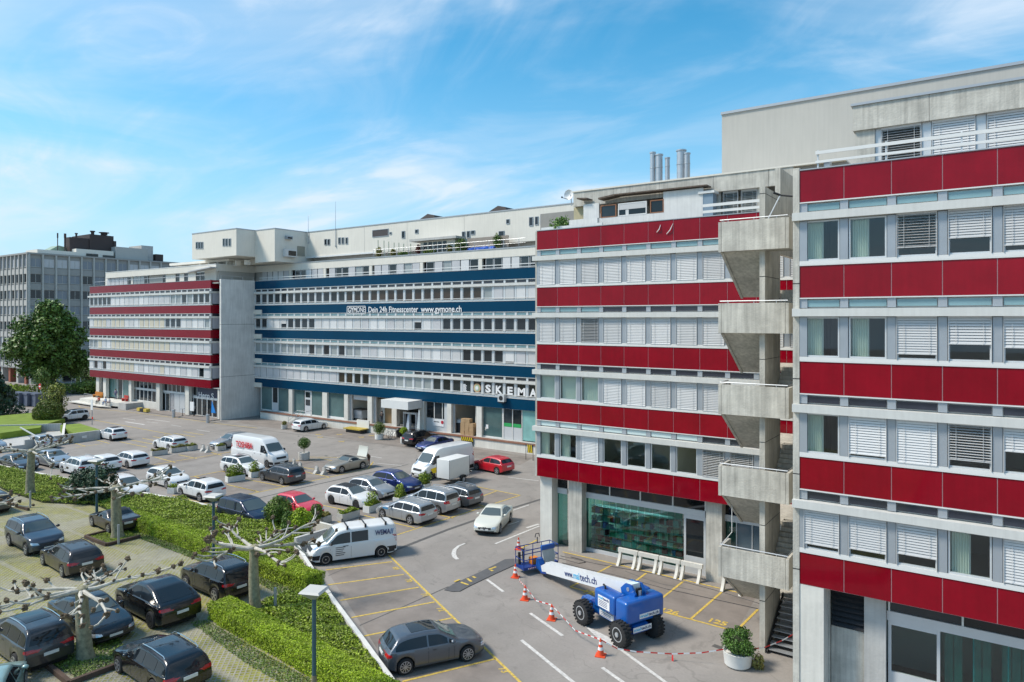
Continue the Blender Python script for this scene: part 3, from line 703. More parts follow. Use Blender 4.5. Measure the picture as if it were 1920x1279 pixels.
# SKEMA windows (last eight of the lowest row)
m_kglass = mat('olive_black_window_film', (.045, .043, .025), .25, spec=.5, var=.3, vscale=.7)
for s, p, yc in (('S', 914, 729.5), ('K', 934.6, 731.5), ('E', 954, 733.5), ('M', 977, 735.8), ('A', 999, 737.5)):
    xk = FX(p, BY+.03); xk = BX0+BP*(round((xk-BX0)/BP-.5)+.5); p = min(np.arange(p-14, p+14, .1), key=lambda q_: abs(FX(q_, BY+.03)-xk)); pass
    wdt = {'M': 14.5, 'A': 13, 'K': 12, 'S': 10, 'E': 10}[s]
    txt(s, p-wdt/2, p+wdt/2, yc, yc, 1.12, m_signw, BY-.01, bl, bold=.05)
b = MB(); c_ = (FX(894.5, BY+.03), BY+.03, FZ(894.5, 727.5, BY+.03)); b.lathe(c_, [(.50, -.01), (.50, .01)], 20, 'y'); b.build('round_logo', mat('logo_orange_green', (.62, .38, .20), .5), bl)
b = MB(); b.lathe((c_[0], c_[1]-.02, c_[2]), [(.36, -.01), (.36, .01)], 20, 'y'); b.build('round_logo', mat('logo_pale_green', (.42, .52, .36), .5), bl)
b = MB(); b.lathe((c_[0], c_[1]-.04, c_[2]), [(.2, -.01), (.2, .01)], 16, 'y'); b.build('round_logo', m_signw, bl)
b = MB()
for j in range(7): z = FZ(872, 721+j*2.2, BY+.03); x = FX(867.5, BY+.03); b.box(x, x+[.45, .6, .5, .55, .5, .6, 1.0][j], BY+.01, BY+.03, z-.05, z+.04)
for p in (868, 888):
    for j in range(2): z = FZ(p, 737.5+(p > 880)*2+j*3, BY+.03); x = FX(p, BY+.03); b.box(x+.1*j, x+1.05, BY+.01, BY+.03, z-.06, z+.05)
b.build('small_print', m_signw, bl)
# attic of the blue block
BA = 63.9
b = MB(); b.box(-91.8, -33, BA, BA+.3, 21.06, 22.02); b.build('fascia', m_cream, bl)
b = MB(); b.box(-91.8, -33, BA-.06, 80, 22.021, 22.12); b.build('roof_edge', m_flash, bl)
b = MB(); b.box(-91.8, -33, BA+.3, 80, 21.2, 22.02); b.build('roof', m_roofm, bl)
b = MB(); b.box(-86.5, -33, BA+.5, BA+.7, 19.2, 21.19); b.build('attic_inner', m_dark, bl)
b = MB(); b.box(-92, -33, BA+.1, BA+.45, 19.2, 19.45); b.build('attic_sill', m_cream, bl)
grp = [(492, 543), (553, 607), (617, 693), (702, 788), (799, 898), (910, 1010)]
ncell = [5, 5, 6, 6, 6, 6]; patt = ['BBBBg', 'DDBgg', 'gDDgCD', 'ggDgCg', 'DgCgBD', 'DDBBDD']
for (a, c), n_, pt in zip(grp, ncell, patt):
    x0, x1 = FX(a, BA+.1), FX(c, BA+.1); wd = (x1-x0)/n_
    b = MB(); b.box(x1, x1+.5, BA+.02, BA+.3, 19.2, 21.059); b.build('attic_pillar', m_cream, bl)
    for i in range(n_): add_window(bl, x0+i*wd+.06, BA+.1, 19.5, round(wd-.12, 2), 1.54, pt[i], False, m_alul)
b = MB(); b.box(-87.5, -33, BY+.4, BY+.45, 19.95, 20.03); b.box(-87.5, -33, BY+.4, BY+.45, 19.65, 19.71); b.build('terrace_rail', m_white, bl)
# roof terrace railing and posts
b = MB(); xa, xc = FX(700, 64.3), FX(985, 64.3)
b.tube([(xa, 64.3, 23.1), (xc, 64.3, 23.1)], .03, 5); b.tube([(xa, 64.3, 22.6), (xc, 64.3, 22.6)], .02, 5); b.build('roof_railing', m_steel, bl)
b = MB(); x = xa
while x < xc: b.tube([(x, 64.3, 22.1), (x, 64.3, 23.1)], .025, 5); x += 2.1
b.build('roof_railing', m_steel, bl)
for p, y in ((709, 450), (720, 451), (729, 453), (739, 455), (748, 455), (757, 457), (770, 457)):
    x = FX(p, 64.8); b = MB(); b.tube([(x, 64.8, 22.1), (x, 64.8, FZ(p, y, 64.8))], .04, 5); b.build('roof_post', mat('green_post', (.10, .2, .12), .6), bl)
hut = thing('roof_hut', 'small cream roof terrace hut with a grey overhanging slab and row of windows', 'hut', (FX(820, 65.2), 65.5, 22.1))
xh0, xh1 = FX(789, 65), FX(853, 65)
b = MB(); b.box(xh0, xh1, 65, 66, 22.1, 23.75); b.build('wall', m_cream, hut)
b = MB(); b.box(xh0-1.2, xh1+.8, 64.2, 66, 23.76, 24.05); b.build('roof_slab', m_concg, hut)
for i in range(5): x = FX(797+i*9, 65)-.2; b = MB(); b.box(x, x+.55, 64.95, 64.999, 22.35, 23.6); b.build('window', m_gld, hut)
scr = MB(); scr.box(FX(876, 65.2), FX(953, 65.2), 65.2, 65.3, 22.1, 23.7)
solo('terrace_screen', scr, mat('brown_grey_screen', (.30, .26, .22), .9, var=.1), 'brown grey wooden screen on the roof terrace behind the blue tarpaulin', 'screen', (FX(915, 65.2), 65.2, 22.1))
tp = MB()
for i in range(9): tp.ball((FX(880+i*5.5, 64.8), 64.8+r2()*.2, 22.3), .45, 7, 5, .25, (1, .6, .55))
solo('tarpaulin', tp, mat('blue_tarpaulin', (.01, .10, .50), .5), 'crumpled blue tarpaulin lying behind the roof terrace railing', 'tarpaulin', (FX(900, 64.8), 64.8, 22.1), smooth=True)
# ------------------------------------------------------------ cream roof storeys
cs = thing('roof_storey', 'long cream roof storey with small dark window slots above the blue block', 'roof storey', (-60, 70, 22.1))
CY = 66.1
b = MB(); b.box(-82.5, -30, CY, 84, 22.95, 26.68); b.box(-82.49, -30, CY+1.3, 83.9, 22.1, 22.949); b.build('wall', m_cream, cs)
b = MB(); b.box(-82.5, -30, CY-.06, 84.05, 26.681, 26.80); b.build('roof_edge', m_flash, cs)
b = MB(); b.box(-82.45, FX(705, CY-.1), CY-.12, CY-.002, 22.9, 23.12); b.build('ledge', m_white, cs)
def slot(root, Y, p0, y0, p1, y1, m=m_gld, nm='window'):
    x0, x1 = FX(p0, Y), FX(p1, Y); z1, z0 = FZ((p0+p1)/2, y0, Y), FZ((p0+p1)/2, y1, Y)
    b = MB(); b.box(x0, x1, Y-.03, Y-.002, z0, z1); f = MB(); f.box(x0-.06, x1+.06, Y-.06, Y-.031, z0-.07, z0-.001).box(x0-.06, x0-.001, Y-.06, Y-.002, z0, z1).box(x1+.001, x1+.06, Y-.06, Y-.002, z0, z1).box(x0-.06, x1+.06, Y-.06, Y-.002, z1+.001, z1+.06)
    o = f.build(nm, m_alu, root); b.build('pane', m, o)
for p in (611, 617, 637, 643.5, 650.5): slot(cs, CY, p-2, 449 if p < 620 else 446, p+1.5, 459 if p < 620 else 457)
for p0, y0, p1, y1 in ((754, 434, 759, 446), (779, 431, 784, 437), (867, 435, 872, 446), (876, 434, 881, 445), (884, 433, 890, 439), (950, 412, 955, 419), (936, 434, 945, 446), (993, 408, 999, 423), (1004, 407, 1009, 421), (1014, 405, 1020, 420), (1024, 404, 1029, 418), (731, 436, 734, 439)): slot(cs, CY, p0, y0, p1, y1)
slot(cs, CY, 699, 431, 728, 443, mat('dark_vent', (.06, .05, .05), .6), 'vent')
for p, y in ((809, 405), (940, 388)):
    x = FX(p, CY+3); b = MB(); z = 26.8
    b.yprism([(x-1.6, z), (x+1.6, z), (x+1.3, z+.75), (x+.2, z+1.0), (x-1.3, z+.35)], CY+2, CY+4); b.build('roof_vent', mat('brown_black_metal', (.07, .055, .05), .6), cs)
for p in (683, 763, 870):
    x = FX(p, CY-.02); b = MB(); b.box(x, x+.03, CY-.012, CY-.001, 23.2, 26.6); b.build('wall_joint', m_greyrender, cs)
ctw = thing('roof_tower', 'stepped cream roof tower blocks with a tilted steel window box above the bare concrete wall', 'roof tower', (-90, 60, 22.1))
b = MB(); b.box(-87.0, -82.5, 60.6, 80, 22.12, 26.68); b.build('wall', m_cream, ctw)
b = MB(); b.box(-98.1, -87.002, 57.6, 80, 22.95, 26.68); b.build('wall', m_cream, ctw)
b = MB(); b.box(-98.15, -86.95, 57.55, 80, 26.681, 26.8); b.box(-86.949, -82.45, 60.55, 80, 26.681, 26.8); b.build('roof_edge', m_flash, ctw)
b = MB(); b.box(-91, -87.002, 62.5, 80, 22.12, 22.94); b.build('wall', m_cream, ctw)
for p in (369.5, 374.3, 379.3, 420, 425.5, 431.3): slot(ctw, 57.6, p-1.7, 454.5 if p < 400 else 448, p+1.5, 466 if p < 400 else 461)
# window box on the side face (X=-82.5), placed by depth
def sideY(p, X): d, s = PS(p); return X*s/d
X_ = -82.5
def sbox(pa, pb, ya, yb, out, m, nm):
    Y0, Y1 = sideY(pa, X_), sideY(pb, X_); sa = PS((pa+pb)/2)[1]/((Y0+Y1)/2)
    b = MB(); b.box(X_+.002, X_+out, Y0, Y1, CAMZ+(598-yb)/sa, CAMZ+(598-ya)/sa); b.build(nm, m, ctw)
sbox(534, 545, 443, 449, .5, m_alu, 'vent_hood'); sbox(535.5, 543.5, 445, 448, .54, m_dark, 'vent_opening')
sbox(530, 552, 468, 482, .6, m_alul, 'window_box'); sbox(536, 550, 471, 480, .64, m_gld, 'pane'); sbox(557, 571, 462, 480, .08, mat('olive_grey_patch', (.30, .29, .24), .8), 'wall_patch')
# terrace canopy and piers left of the tower
b = MB(); b.box(-108, -91.9, 59.6, 80, 22.55, 22.9); b.build('roof_slab', m_cream, ctw)
b = MB(); b.box(-104, -92, 60.6, 80, 21.9, 22.54); b.build('inner_wall', m_room, ctw)
for i in range(6): x = FX(373+i*17, 59.8); b = MB(); b.box(x, x+.25, 59.8, 60.59, 21.85, 22.54); b.build('fin', m_cream, ctw)
for p, y0, nm in ((629, 378, 'antenna_mast'), (578, 404, 'antenna_mast')):
    Y = CY+.0; x = FX(p, Y-.1); b = MB(); zt = FZ(p, y0, Y-.1); z0 = 24.2 if p > 600 else 25
    b.tube([(x, Y-.1, z0), (x, Y-.1, zt)], [.06, .02], 5); b.box(x-.12, x+.12, Y-.14, Y, z0+.1, z0+.2)
    if p < 600: b.tube([(x, Y-.1, zt-.1), (x+.5, Y-.1, zt-.1)], .02, 5)
    solo('antenna_mast', b, m_steel, 'tall thin antenna rod rising from the cream roof storey' if p > 600 else 'short hooked antenna rod at the corner of the cream roof storey', 'antenna', (x, Y-.1, z0))
# ------------------------------------------------------------ bare concrete tower wall
tw = thing('concrete_wall', 'bare grey concrete wall slab between the far red wing and the blue block', 'concrete wall', (-88.2, 58.5, 0))
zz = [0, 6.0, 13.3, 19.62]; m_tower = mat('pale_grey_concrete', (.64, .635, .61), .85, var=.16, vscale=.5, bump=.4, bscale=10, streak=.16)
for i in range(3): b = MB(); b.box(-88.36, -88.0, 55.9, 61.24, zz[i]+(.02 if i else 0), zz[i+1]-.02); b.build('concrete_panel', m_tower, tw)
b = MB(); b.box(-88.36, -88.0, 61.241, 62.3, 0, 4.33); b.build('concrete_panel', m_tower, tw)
b = MB(); b.box(-93, -86.6, 64.25, 64.8, 19.0, 21.2); b.build('attic_wall', m_greyrender, bl)
b = MB(); b.box(-88.34, -88.02, 55.93, 61.2, .02, 19.58); b.build('core', m_dark, tw)
b = MB(); b.tube([(-88.1, 55.9, 20.1), (-88.1, 61.2, 20.1)], .025, 5); [b.tube([(-88.1, 55.95+i*1.7, 19.6), (-88.1, 55.95+i*1.7, 20.1)], .02, 5) for i in range(4)]; b.build('handrail', m_steel, tw)

# ============================================================ far red wing
LX0, LY, LP = -125.6, 55.5, 1.4875
lf = thing('office_building', 'far red banded wing with yellowish blinds and a sign over its glass entrance', 'office building', (-108, 62, 0))
def lspec(k, i):
    q = R.Random if False else None
    base = {0: 'DDDDDBBBBBBBBggggCCDCDDD', 1: 'ByyygyyyBBByyyyyDDDBBBBC', 2: 'CCyBByyyyyyyyyyyyBBggBgg', 3: 'BDgDByyyyyBBBBByBBBgBgDg'}[k][i]
    return base
facade(lf, LX0, 24, LP, LY, m_red2, lspec, False, lambda k, i: m_glfd, rail=True, step=4)
for k in range(5):
    b = MB(); b.box(-89.899, -89.86, LY, 57.4, TOP[k]-PH, TOP[k]); b.build('side_panel', m_red2, lf)
    if k < 4:
        b = MB(); b.box(-89.9, -89.84, LY+.1, 57.4, TOP[k]-1.84, TOP[k]-1.555); b.build('side_ledge', m_ledge, lf)
        b = MB(); b.box(-89.9, -89.87, LY+.25, 57.4, TOP[k]-3.3, TOP[k]-1.85); b.build('side_blind', mat('blue_grey_blind', (.36, .39, .45), .5), lf)
        b = MB(); b.box(-89.9, -89.87, LY+.25, 57.4, TOP[k]-1.5, TOP[k]-1.2); b.build('side_transom', m_glfd, lf)
b = MB(); b.box(-125.5, -89.9, LY+.245, LY+.9, 4.3, 19.0); b.box(-89.95, -88.37, 57.4, 58, 0, 19.4); b.build('inner_wall', m_dark, lf)
b = MB(); b.box(-125.6, -89.9, 62, 80, 0, 19.0); b.box(-125.6, -88.4, LY+.245, 80, 19.0, 19.2); b.build('rear_block', m_roofm, lf)
b = MB(); b.box(-125.62, -125.5, LY, 80, 4.3, 19.5); b.build('end_wall', m_concg, lf)
LA = 57.5
b = MB(); b.box(-124.4, -91.8, LA, LA+.3, 21.0, 21.92); b.box(-92.1, -91.8, LA+.3, 63.9, 21.0, 21.92); b.build('fascia', m_cream, lf)
b = MB(); b.box(-124.4, -91.8, LA-.04, 63.9, 21.921, 22.0); b.build('roof', m_white, lf)
b = MB(); b.box(-124.3, -92.0, LA+.6, LA+.8, 19.2, 21.0); b.box(-92.0, -91.9, LA+.6, 63.9, 19.2, 21.0); b.build('attic_wall', m_greyrender, lf)
def aw(p0, p1, code, n_=1):
    x0, x1 = FX(p0, LA+.4), FX(p1, LA+.4); wd = (x1-x0)/n_
    for i in range(n_): add_window(lf, x0+i*wd+.05, LA+.4, 19.5, round(wd-.1, 2), 1.48, code, False, m_alul)
aw(201, 240, 'g', 5); aw(240, 246, 'D'); aw(249, 270, 'C', 3); aw(270, 277, 'D'); aw(464-160+0, 311, 'D') ; aw(329, 337, 'D'); aw(345, 353, 'D'); aw(367, 384, 'D', 2)
for p0, p1 in ((197.5, 201), (246, 249), (311, 329), (337, 345), (353, 367), (384, 405)): b = MB(); b.box(FX(p0, LA+.35), FX(p1, LA+.35), LA+.35, LA+.59, 19.2, 20.999); b.build('attic_pillar', m_cream, lf)
b = MB(); b.box(-118.5, -104, 56.2, LA-.05, 21.3, 21.42); b = MB(); b.yprism([(FX(355, 56.6), 20.9), (FX(397, 56.6), 21.35), (FX(397, 56.6), 21.5), (FX(355, 56.6), 21.05)], 56.3, 57.45); b.build('awning', m_blindg, lf)
b = MB(); b.tube([(-125, LY+.5, 20.3), (-92, LY+.5, 20.3)], .025, 5); b.build('terrace_rail', m_steel, lf)
# ground floor of the far wing
LG = 56.6
def pb(root, p0, p1, Y, z0, z1, m, nm, th=.3): b = MB(); b.box(FX(p0, Y), FX(p1, Y), Y, Y+th, z0, z1); return b.build(nm, m, root)
for p0, p1, m in ((180, 185.5, m_concl), (193, 198.5, m_concl), (241, 246, m_concl), (293, 299, m_concl), (347, 354, m_concl), (408, 413, m_concl)): pb(lf, p0, p1, 55.9, 0, 4.33, m, 'column', .5)
b = MB(); b.box(-125.5, -88.4, LG+.6, LG+.8, 0, 4.4); b.build('inner_wall', m_dark, lf)
b = MB(); b.box(-125.5, -88.4, LY+.25, LG+.6, 4.34, 4.4); b.build('soffit', m_concg, lf)
m_tealp = mat('pale_teal_glass', (.13, .25, .24), .1, spec=.6, var=.15, vscale=.5)
for a, c in ((186, 193), (199, 212), (212.5, 219), (220, 229)): pb(lf, a, c, LG, 1.1, 4.3, m_tealp, 'shop_pane', .03)
pb(lf, 219.2, 220, LG-.04, 1.0, 4.3, m_white, 'mullion', .08); pb(lf, 222, 229, LG-.05, 1.0, 4.3, m_gld, 'door_pane', .03); pb(lf, 229.4, 230.4, LG-.05, 1, 4.3, m_white, 'mullion', .08); pb(lf, 230.5, 240.5, LG, 1.0, 4.3, m_tealp, 'shop_pane', .03)
def wrow(p0, p1, n_, z0, z1, Y, m=m_gld, fmm=m_white):
    x0, x1 = FX(p0, Y), FX(p1, Y); wd = (x1-x0)/n_
    for i in range(n_):
        f = MB(); a, c = x0+i*wd, x0+(i+1)*wd; t = .07
        f.box(a, a+t, Y-.05, Y+.04, z0, z1).box(c-t, c, Y-.05, Y+.04, z0, z1).box(a+t, c-t, Y-.05, Y+.04, z0, z0+t).box(a+t, c-t, Y-.05, Y+.04, z1-t, z1)
        o = f.build('window', fmm, lf); q = MB(); q.box(a+t, c-t, Y, Y+.02, z0+t, z1-t); q.build('pane', m, o)
wrow(248, 293, 6, 3.1, 4.3, LG); wrow(248, 293, 6, 1.15, 2.9, LG); pb(lf, 247, 293, LG-.06, 2.9, 3.1, m_white, 'transom_beam', .12); pb(lf, 247, 293, LG-.1, 0, 1.15, m_concl, 'sill_wall', .2)
wrow(300, 347, 6, 3.1, 4.3, LG); pb(lf, 300, 347, LG-.06, 2.85, 3.1, m_white, 'transom_beam', .12)
wrow(303, 319, 2, .1, 2.8, LG); pb(lf, 320, 326, LG-.03, .1, 2.8, mat('grey_poster_board', (.35, .35, .36), .6, var=.3, vscale=3), 'poster_board', .08)
pb(lf, 326.5, 336.5, LG-.04, .05, 2.8, m_alul, 'door', .08); pb(lf, 337, 346.5, LG-.04, .05, 2.8, m_alul, 'door', .08)
wrow(356, 370, 2, .1, 2.6, LG); wrow(370, 408, 4, .1, 2.6, LG); pb(lf, 354, 408, LG-.06, 2.6, 2.85, m_white, 'transom_beam', .12); wrow(354, 370, 2, 2.9, 4.3, LG)
so_ = pb(lf, 370, 408, LG-.1, 2.86, 4.25, mat('blue_black_sign', (.035, .045, .085), .4), 'sign_panel', .1)
txt("Hero S", 372.5, 400.5, 741.5, 743.0, 1.15, m_signw, LG-.14, lf, bold=.02)
b = MB(); b.box(FX(356, LG-1.3), FX(363, LG-1.3), LG-1.3, LG-1.2, 0.9, 2.2); b.build('notice_board', m_signw, lf)
# ------------------------------------------------------------ blue block ground floor
DG = 61.6
dk = thing('loading_dock', 'long white loading dock platform with a rust red edge below the blue block', 'loading dock', (-60, 60.6, 0))
DZ = .98
b = MB(); b.box(FX(488, 60.3), -33, 60.3, 66.6, 0, DZ-.08); b.build('dock_wall', m_concl, dk)
b = MB(); b.box(FX(488, 60.2)-.1, -33, 60.22, 61.0, DZ-.079, DZ); b.build('dock_edge', mat('rust_red_edge', (.20, .09, .055), .8, var=.3, vscale=2), dk)
b = MB(); b.box(FX(488, 61), -33, 61.001, 66.6, DZ-.079, DZ-.004); b.build('dock_deck', m_concg, dk)
def gb(p0, p1, z0, z1, m, nm, Y=DG, th=.3, root=bl): return pb(root, p0, p1, Y, z0, z1, m, nm, th)
for p0, p1 in ((541, 548), (604, 613), (645, 652), (689, 697), (735.5, 743.5), (786.5, 795), (838, 846), (893, 903)): gb(p0, p1, DZ, 4.33, m_concl, 'column', 61.28, .6)
b = MB(); b.box(-88, -33, BY+.25, 66.6, 4.34, 4.42); b.build('soffit', m_concg, bl)
m_tg = mat('grey_teal_glass', (.085, .15, .15), .1, spec=.6, var=.3, vscale=.4)
for a, c in ((490, 510), (521, 540.5), (549, 570.5), (584, 603.5), (614, 644.5), (904, 941)): gb(a, c, DZ+.12, 4.3, m_tg, 'shop_pane', DG, .03)
for a in (489, 510, 520.5, 548.3, 583, 941.5): gb(a, a+1.2, DZ, 4.3, m_white, 'mullion', DG-.05, .1)
gb(511.5, 520.3, DZ, 2.2, m_alul, 'door_panel', DG, .05); gb(511.5, 520.3, 2.21, 4.3, m_gld, 'pane', DG+.01, .03)
gb(571.5, 582.8, DZ, 4.3, m_alul, 'door', DG-.02, .05); gb(573, 581, 2.3, 3.1, m_gld, 'pane', DG-.05, .02); gb(573, 581, 3.4, 4.1, m_gld, 'pane', DG-.05, .02)
gb(490, 604, DZ, DZ+.12, m_white, 'sill', DG-.05, .1); gb(613, 645, DZ, DZ+.25, m_white, 'sill', DG-.05, .1)
gb(652.2, 660, DZ, 4.3, m_concg, 'side_wall', DG, .2); gb(697.2, 705, DZ, 4.3, m_concg, 'side_wall', DG, .2)
b = MB(); b.box(-88, -33, 66.2, 66.5, DZ, 4.4); b.build('bay_rear_wall', mat('bay_wall', (.42, .40, .36), .9, var=.1), bl)
for p in (661, 697, 736, 846, 893): b = MB(); b.box(FX(p, 62)-.05, FX(p, 62)+.05, 61.9, 66.19, DZ, 4.33); b.build('bay_partition', m_room, bl)
gb(663, 689, 3.7, 4.3, m_blindg, 'roller_shutter', DG+.1, .1); gb(722, 735, DZ, 3.6, mat('tan_wood_door', (.30, .19, .09), .7, var=.15), 'wooden_door', 62.6, .1); gb(705, 721, DZ, 3.9, m_cream, 'bay_wall', 62.6, .1)
gb(800, 838, DZ, 2.4, m_alul, 'loading_door', DG, .1)
for a, c in ((801, 813.5), (815, 828.5), (830, 837)): gb(a, c, 2.45, 4.25, m_gld, 'pane', DG, .03)
for a in (813.6, 828.7, 837.1): gb(a, a+1.2, 2.4, 4.3, m_white, 'mullion', DG-.04, .08)
sg_ = gb(811, 832, 1.55, 2.35, m_signw, 'banner', DG-.06, .02); b = MB(); [b.box(FX(813.5+i*1.3, DG-.07), FX(814.3+i*1.3, DG-.07), DG-.072, DG-.064, 1.98, 2.10) for i in range(8)]; b.build('small_print', m_signb, bl, kind='stuff')
b = MB(); b.lathe((FX(829, DG-.08), DG-.08, 2.05), [(.2, -.005), (.2, .005)], 14, 'y'); b.build('round_logo', mat('logo_red', (.5, .03, .05), .5), bl)
gb(795.5, 800, DZ, 4.3, m_concg, 'side_wall', DG, .2); gb(846.2, 853, DZ, 4.3, m_concg, 'side_wall', DG, .2); gb(833, 838, DZ, 4.3, m_alul, 'door_panel', DG-.11, .05)
for a, c in ((944.5, 960), (961.5, 977.5)): gb(a, c, DZ, 2.35, m_alul, 'door_panel', DG, .06); gb(a+.7, c-.7, 2.36, 4.3, m_gld, 'pane', DG, .03); gb(a+.7, c-.7, 2.37, 2.75, mat('green_sticker', (.03, .35, .10), .5), 'sticker', DG-.02, .015)
for a in (943, 960.2, 978): gb(a, a+1.3, DZ, 4.3, m_white, 'mullion', DG-.05, .12)
gb(979.5, 1030, DZ+.1, 4.3, mat('bright_teal_glass', (.22, .45, .43), .12, spec=.6, var=.2, vscale=.9), 'shop_pane', DG, .03)
gb(905, 941, DZ, DZ+.12, m_white, 'sill', DG-.05, .1); gb(911, 915.5, 1.9, 2.35, m_signw, 'notice', DG-.02, .01)
# entrance canopy and recess
cp_ = thing('canopy', 'white box canopy jutting over the entrance under the blue band', 'canopy', (-57.6, 60, 3.5))
b = MB(); b.box(FX(714.5, 58.8), FX(765, 58.8), 58.8, 61.2, 3.55, 4.5); b.build('canopy_box', m_white, cp_)
b = MB(); b.box(FX(743.5, 62), FX(786.5, 62), 64.6, 64.8, 0, 4.33); b.build('entrance_rear_wall', m_concg, bl)
b = MB(); b.box(FX(752, 64), FX(779, 64), 64.3, 64.5, 0, 3.2); b.build('entrance_glazing', m_gld, bl)
for k, (p, hh) in enumerate(((763, 3.0), (783, 3.6))):
    b = MB(); Y = 59.5; x = FX(p, Y); pts = [(x-.3, .3), (x-.1, 1.4), (x+.05, 2.6), (x+.2, hh), (x+.3, hh-.1), (x+.35, 2.0), (x+.25, .3)]
    b.yprism(pts, Y-.01, Y+.01); b.tube([(x-.3, Y, 0), (x-.12, Y, 1.4), (x+.2, Y, hh)], .025, 5)
    solo('banner_flag', b, mat('banner_%d' % k, [(.5, .55, .62), (.62, .66, .66)][k], .6, var=.2, vscale=2), ['tall white and blue feather banner left of the entrance door', 'tall pale grey feather banner right of the entrance door'][k], 'banner', (x, Y, 0))
arch = MB(); x0, x1 = FX(757, 60), FX(781, 60); arch.box(x0, x1, 59.9, 60.3, 2.9, 3.1).box(x0, x0+.1, 59.9, 60.3, 0, 2.9).box(x1-.1, x1, 59.9, 60.3, 0, 2.9).box(x0+.9, x0+1.0, 59.95, 60.2, 0, 2.9)
solo('entrance_porch', arch, m_steel, 'grey steel porch frame in front of the entrance under the white canopy', 'porch', ((x0+x1)/2, 60.1, 0))
ac = thing('air_conditioner', 'small grey air conditioning box hung on the blue band below the white letters', 'air conditioner', (FX(942, BY-.2), BY-.2, 4.6))
z = FZ(942, 747, BY-.2); x = FX(942, BY-.2)
b = MB(); b.box(x-.42, x+.42, BY-.5, BY-.06, z-.35, z+.45); b.build('casing', m_alul, ac); b = MB(); b.lathe((x, BY-.51, z+.05), [(.26, -.01), (.26, .01)], 14, 'y'); b.build('fan_grille', m_black, ac); b = MB(); b.box(x-.35, x+.35, BY-.45, BY-.06, z-.5, z-.4); b.build('bracket', m_black, ac)

# ============================================================ far grey office block
gb_ = thing('office_building', 'far grey concrete office block with ribbed window bays behind the big green tree', 'office building', (-180, 80, 0))
GX, GY0 = -170.0, 62.9
m_gc = mat('far_grey_concrete', (.33, .325, .31), .9, var=.08, vscale=.3)
m_gcl = mat('far_pale_concrete', (.46, .45, .42), .9, var=.06, vscale=.3)
def gface(side):
    n_ = 14 if side else 20; pt = 2.6 if side else 2.1
    rib = MB(); (rib.box(0, .45, -.16, .16, 3.6, 28.0) if side else rib.box(-.13, .13, -.4, 0, 3.6, 28.0)); rme = rib.mesh('rib', m_gcl)
    wn = MB(); hw = pt/2-.3
    if side: wn.box(0, .06, -hw, hw, 0, 1.75)
    else: wn.box(-hw, hw, -.06, 0, 0, 1.75)
    fr = MB()
    if side: fr.box(0, .13, -hw-.06, -hw, -.06, 1.8).box(0, .13, hw, hw+.06, -.06, 1.8).box(0, .2, -hw, hw, -.12, 0).box(.061, .1, -.04, .04, 0, 1.75)
    else: fr.box(-hw-.06, -hw, -.13, 0, -.06, 1.8).box(hw, hw+.06, -.13, 0, -.06, 1.8).box(-hw, hw, -.2, 0, -.12, 0)
    fme = fr.mesh('window', m_gcl); wms = [wn.mesh('pane', m) for m in (m_gld, mat('grey_blue_blind_far', (.24, .26, .29), .6), m_blindg)]
    sp = MB()
    if side: sp.box(0, .2, -hw-.1, hw+.1, 0, 1.35)
    else: sp.yprism([(-hw-.1, 0), (hw+.1, 0), (hw-.1, 1.2), (-hw+.1, 1.2)], -.25, 0)
    sme = sp.mesh('spandrel_panel', m_gcl if not side else m_gc)
    for i in range(n_+1):
        inst('rib', rme, ((GX, GY0+i*pt, 0) if side else (GX-i*pt, GY0, 0)) and ((GX+180, GY0+i*pt-80, 0) if side else (GX-i*pt+180, GY0-80, 0)), gb_)
    for f in range(7):
        z = 28.1-.75-3.42*f-2.0
        for i in range(n_):
            q = (i+.5)*pt; loc = (GX+180, GY0+q-80, z) if side else (GX-q+180, GY0-80, z)
            w_ = inst('window', fme, loc, gb_); c_ = (R.choice([1, 1, 2]) if f == 0 or f in (3, 5) else R.choice([0, 0, 0, 1])); inst('pane', wms[c_], (.0, .0, 0), w_)
            l2 = (loc[0], loc[1], z-1.58); inst('spandrel_panel', sme, l2, gb_)
gface(True); gface(False)
b = MB(); b.box(-215, GX, GY0, 100, 3.7, 28.0); b.build('body', m_gc, gb_)
b = MB(); b.box(-215.2, GX+.46, GY0-.45, 100.2, 28.0, 28.35); b.box(-215, GX+.3, GY0-.3, 100, 3.35, 3.69); b.build('cornice', m_gc, gb_)
for i in range(7):
    b = MB(); y = GY0+1+i*5.2; b.box(GX-1.4, GX-.2, y-.5, y+.5, 0, 3.35); b.build('pillar', m_gc, gb_)
for i in range(8):
    b = MB(); x = GX-2-i*4.2; b.box(x-.5, x+.5, GY0+.1, GY0+1.3, 0, 3.35); b.build('pillar', m_gcl if i % 2 else mat('brick_red_pillar', (.30, .10, .06), .8), gb_)
b = MB(); b.box(-214, GX-6, GY0+7, 99, 0, 3.35); b.build('core_wall', m_dark, gb_)
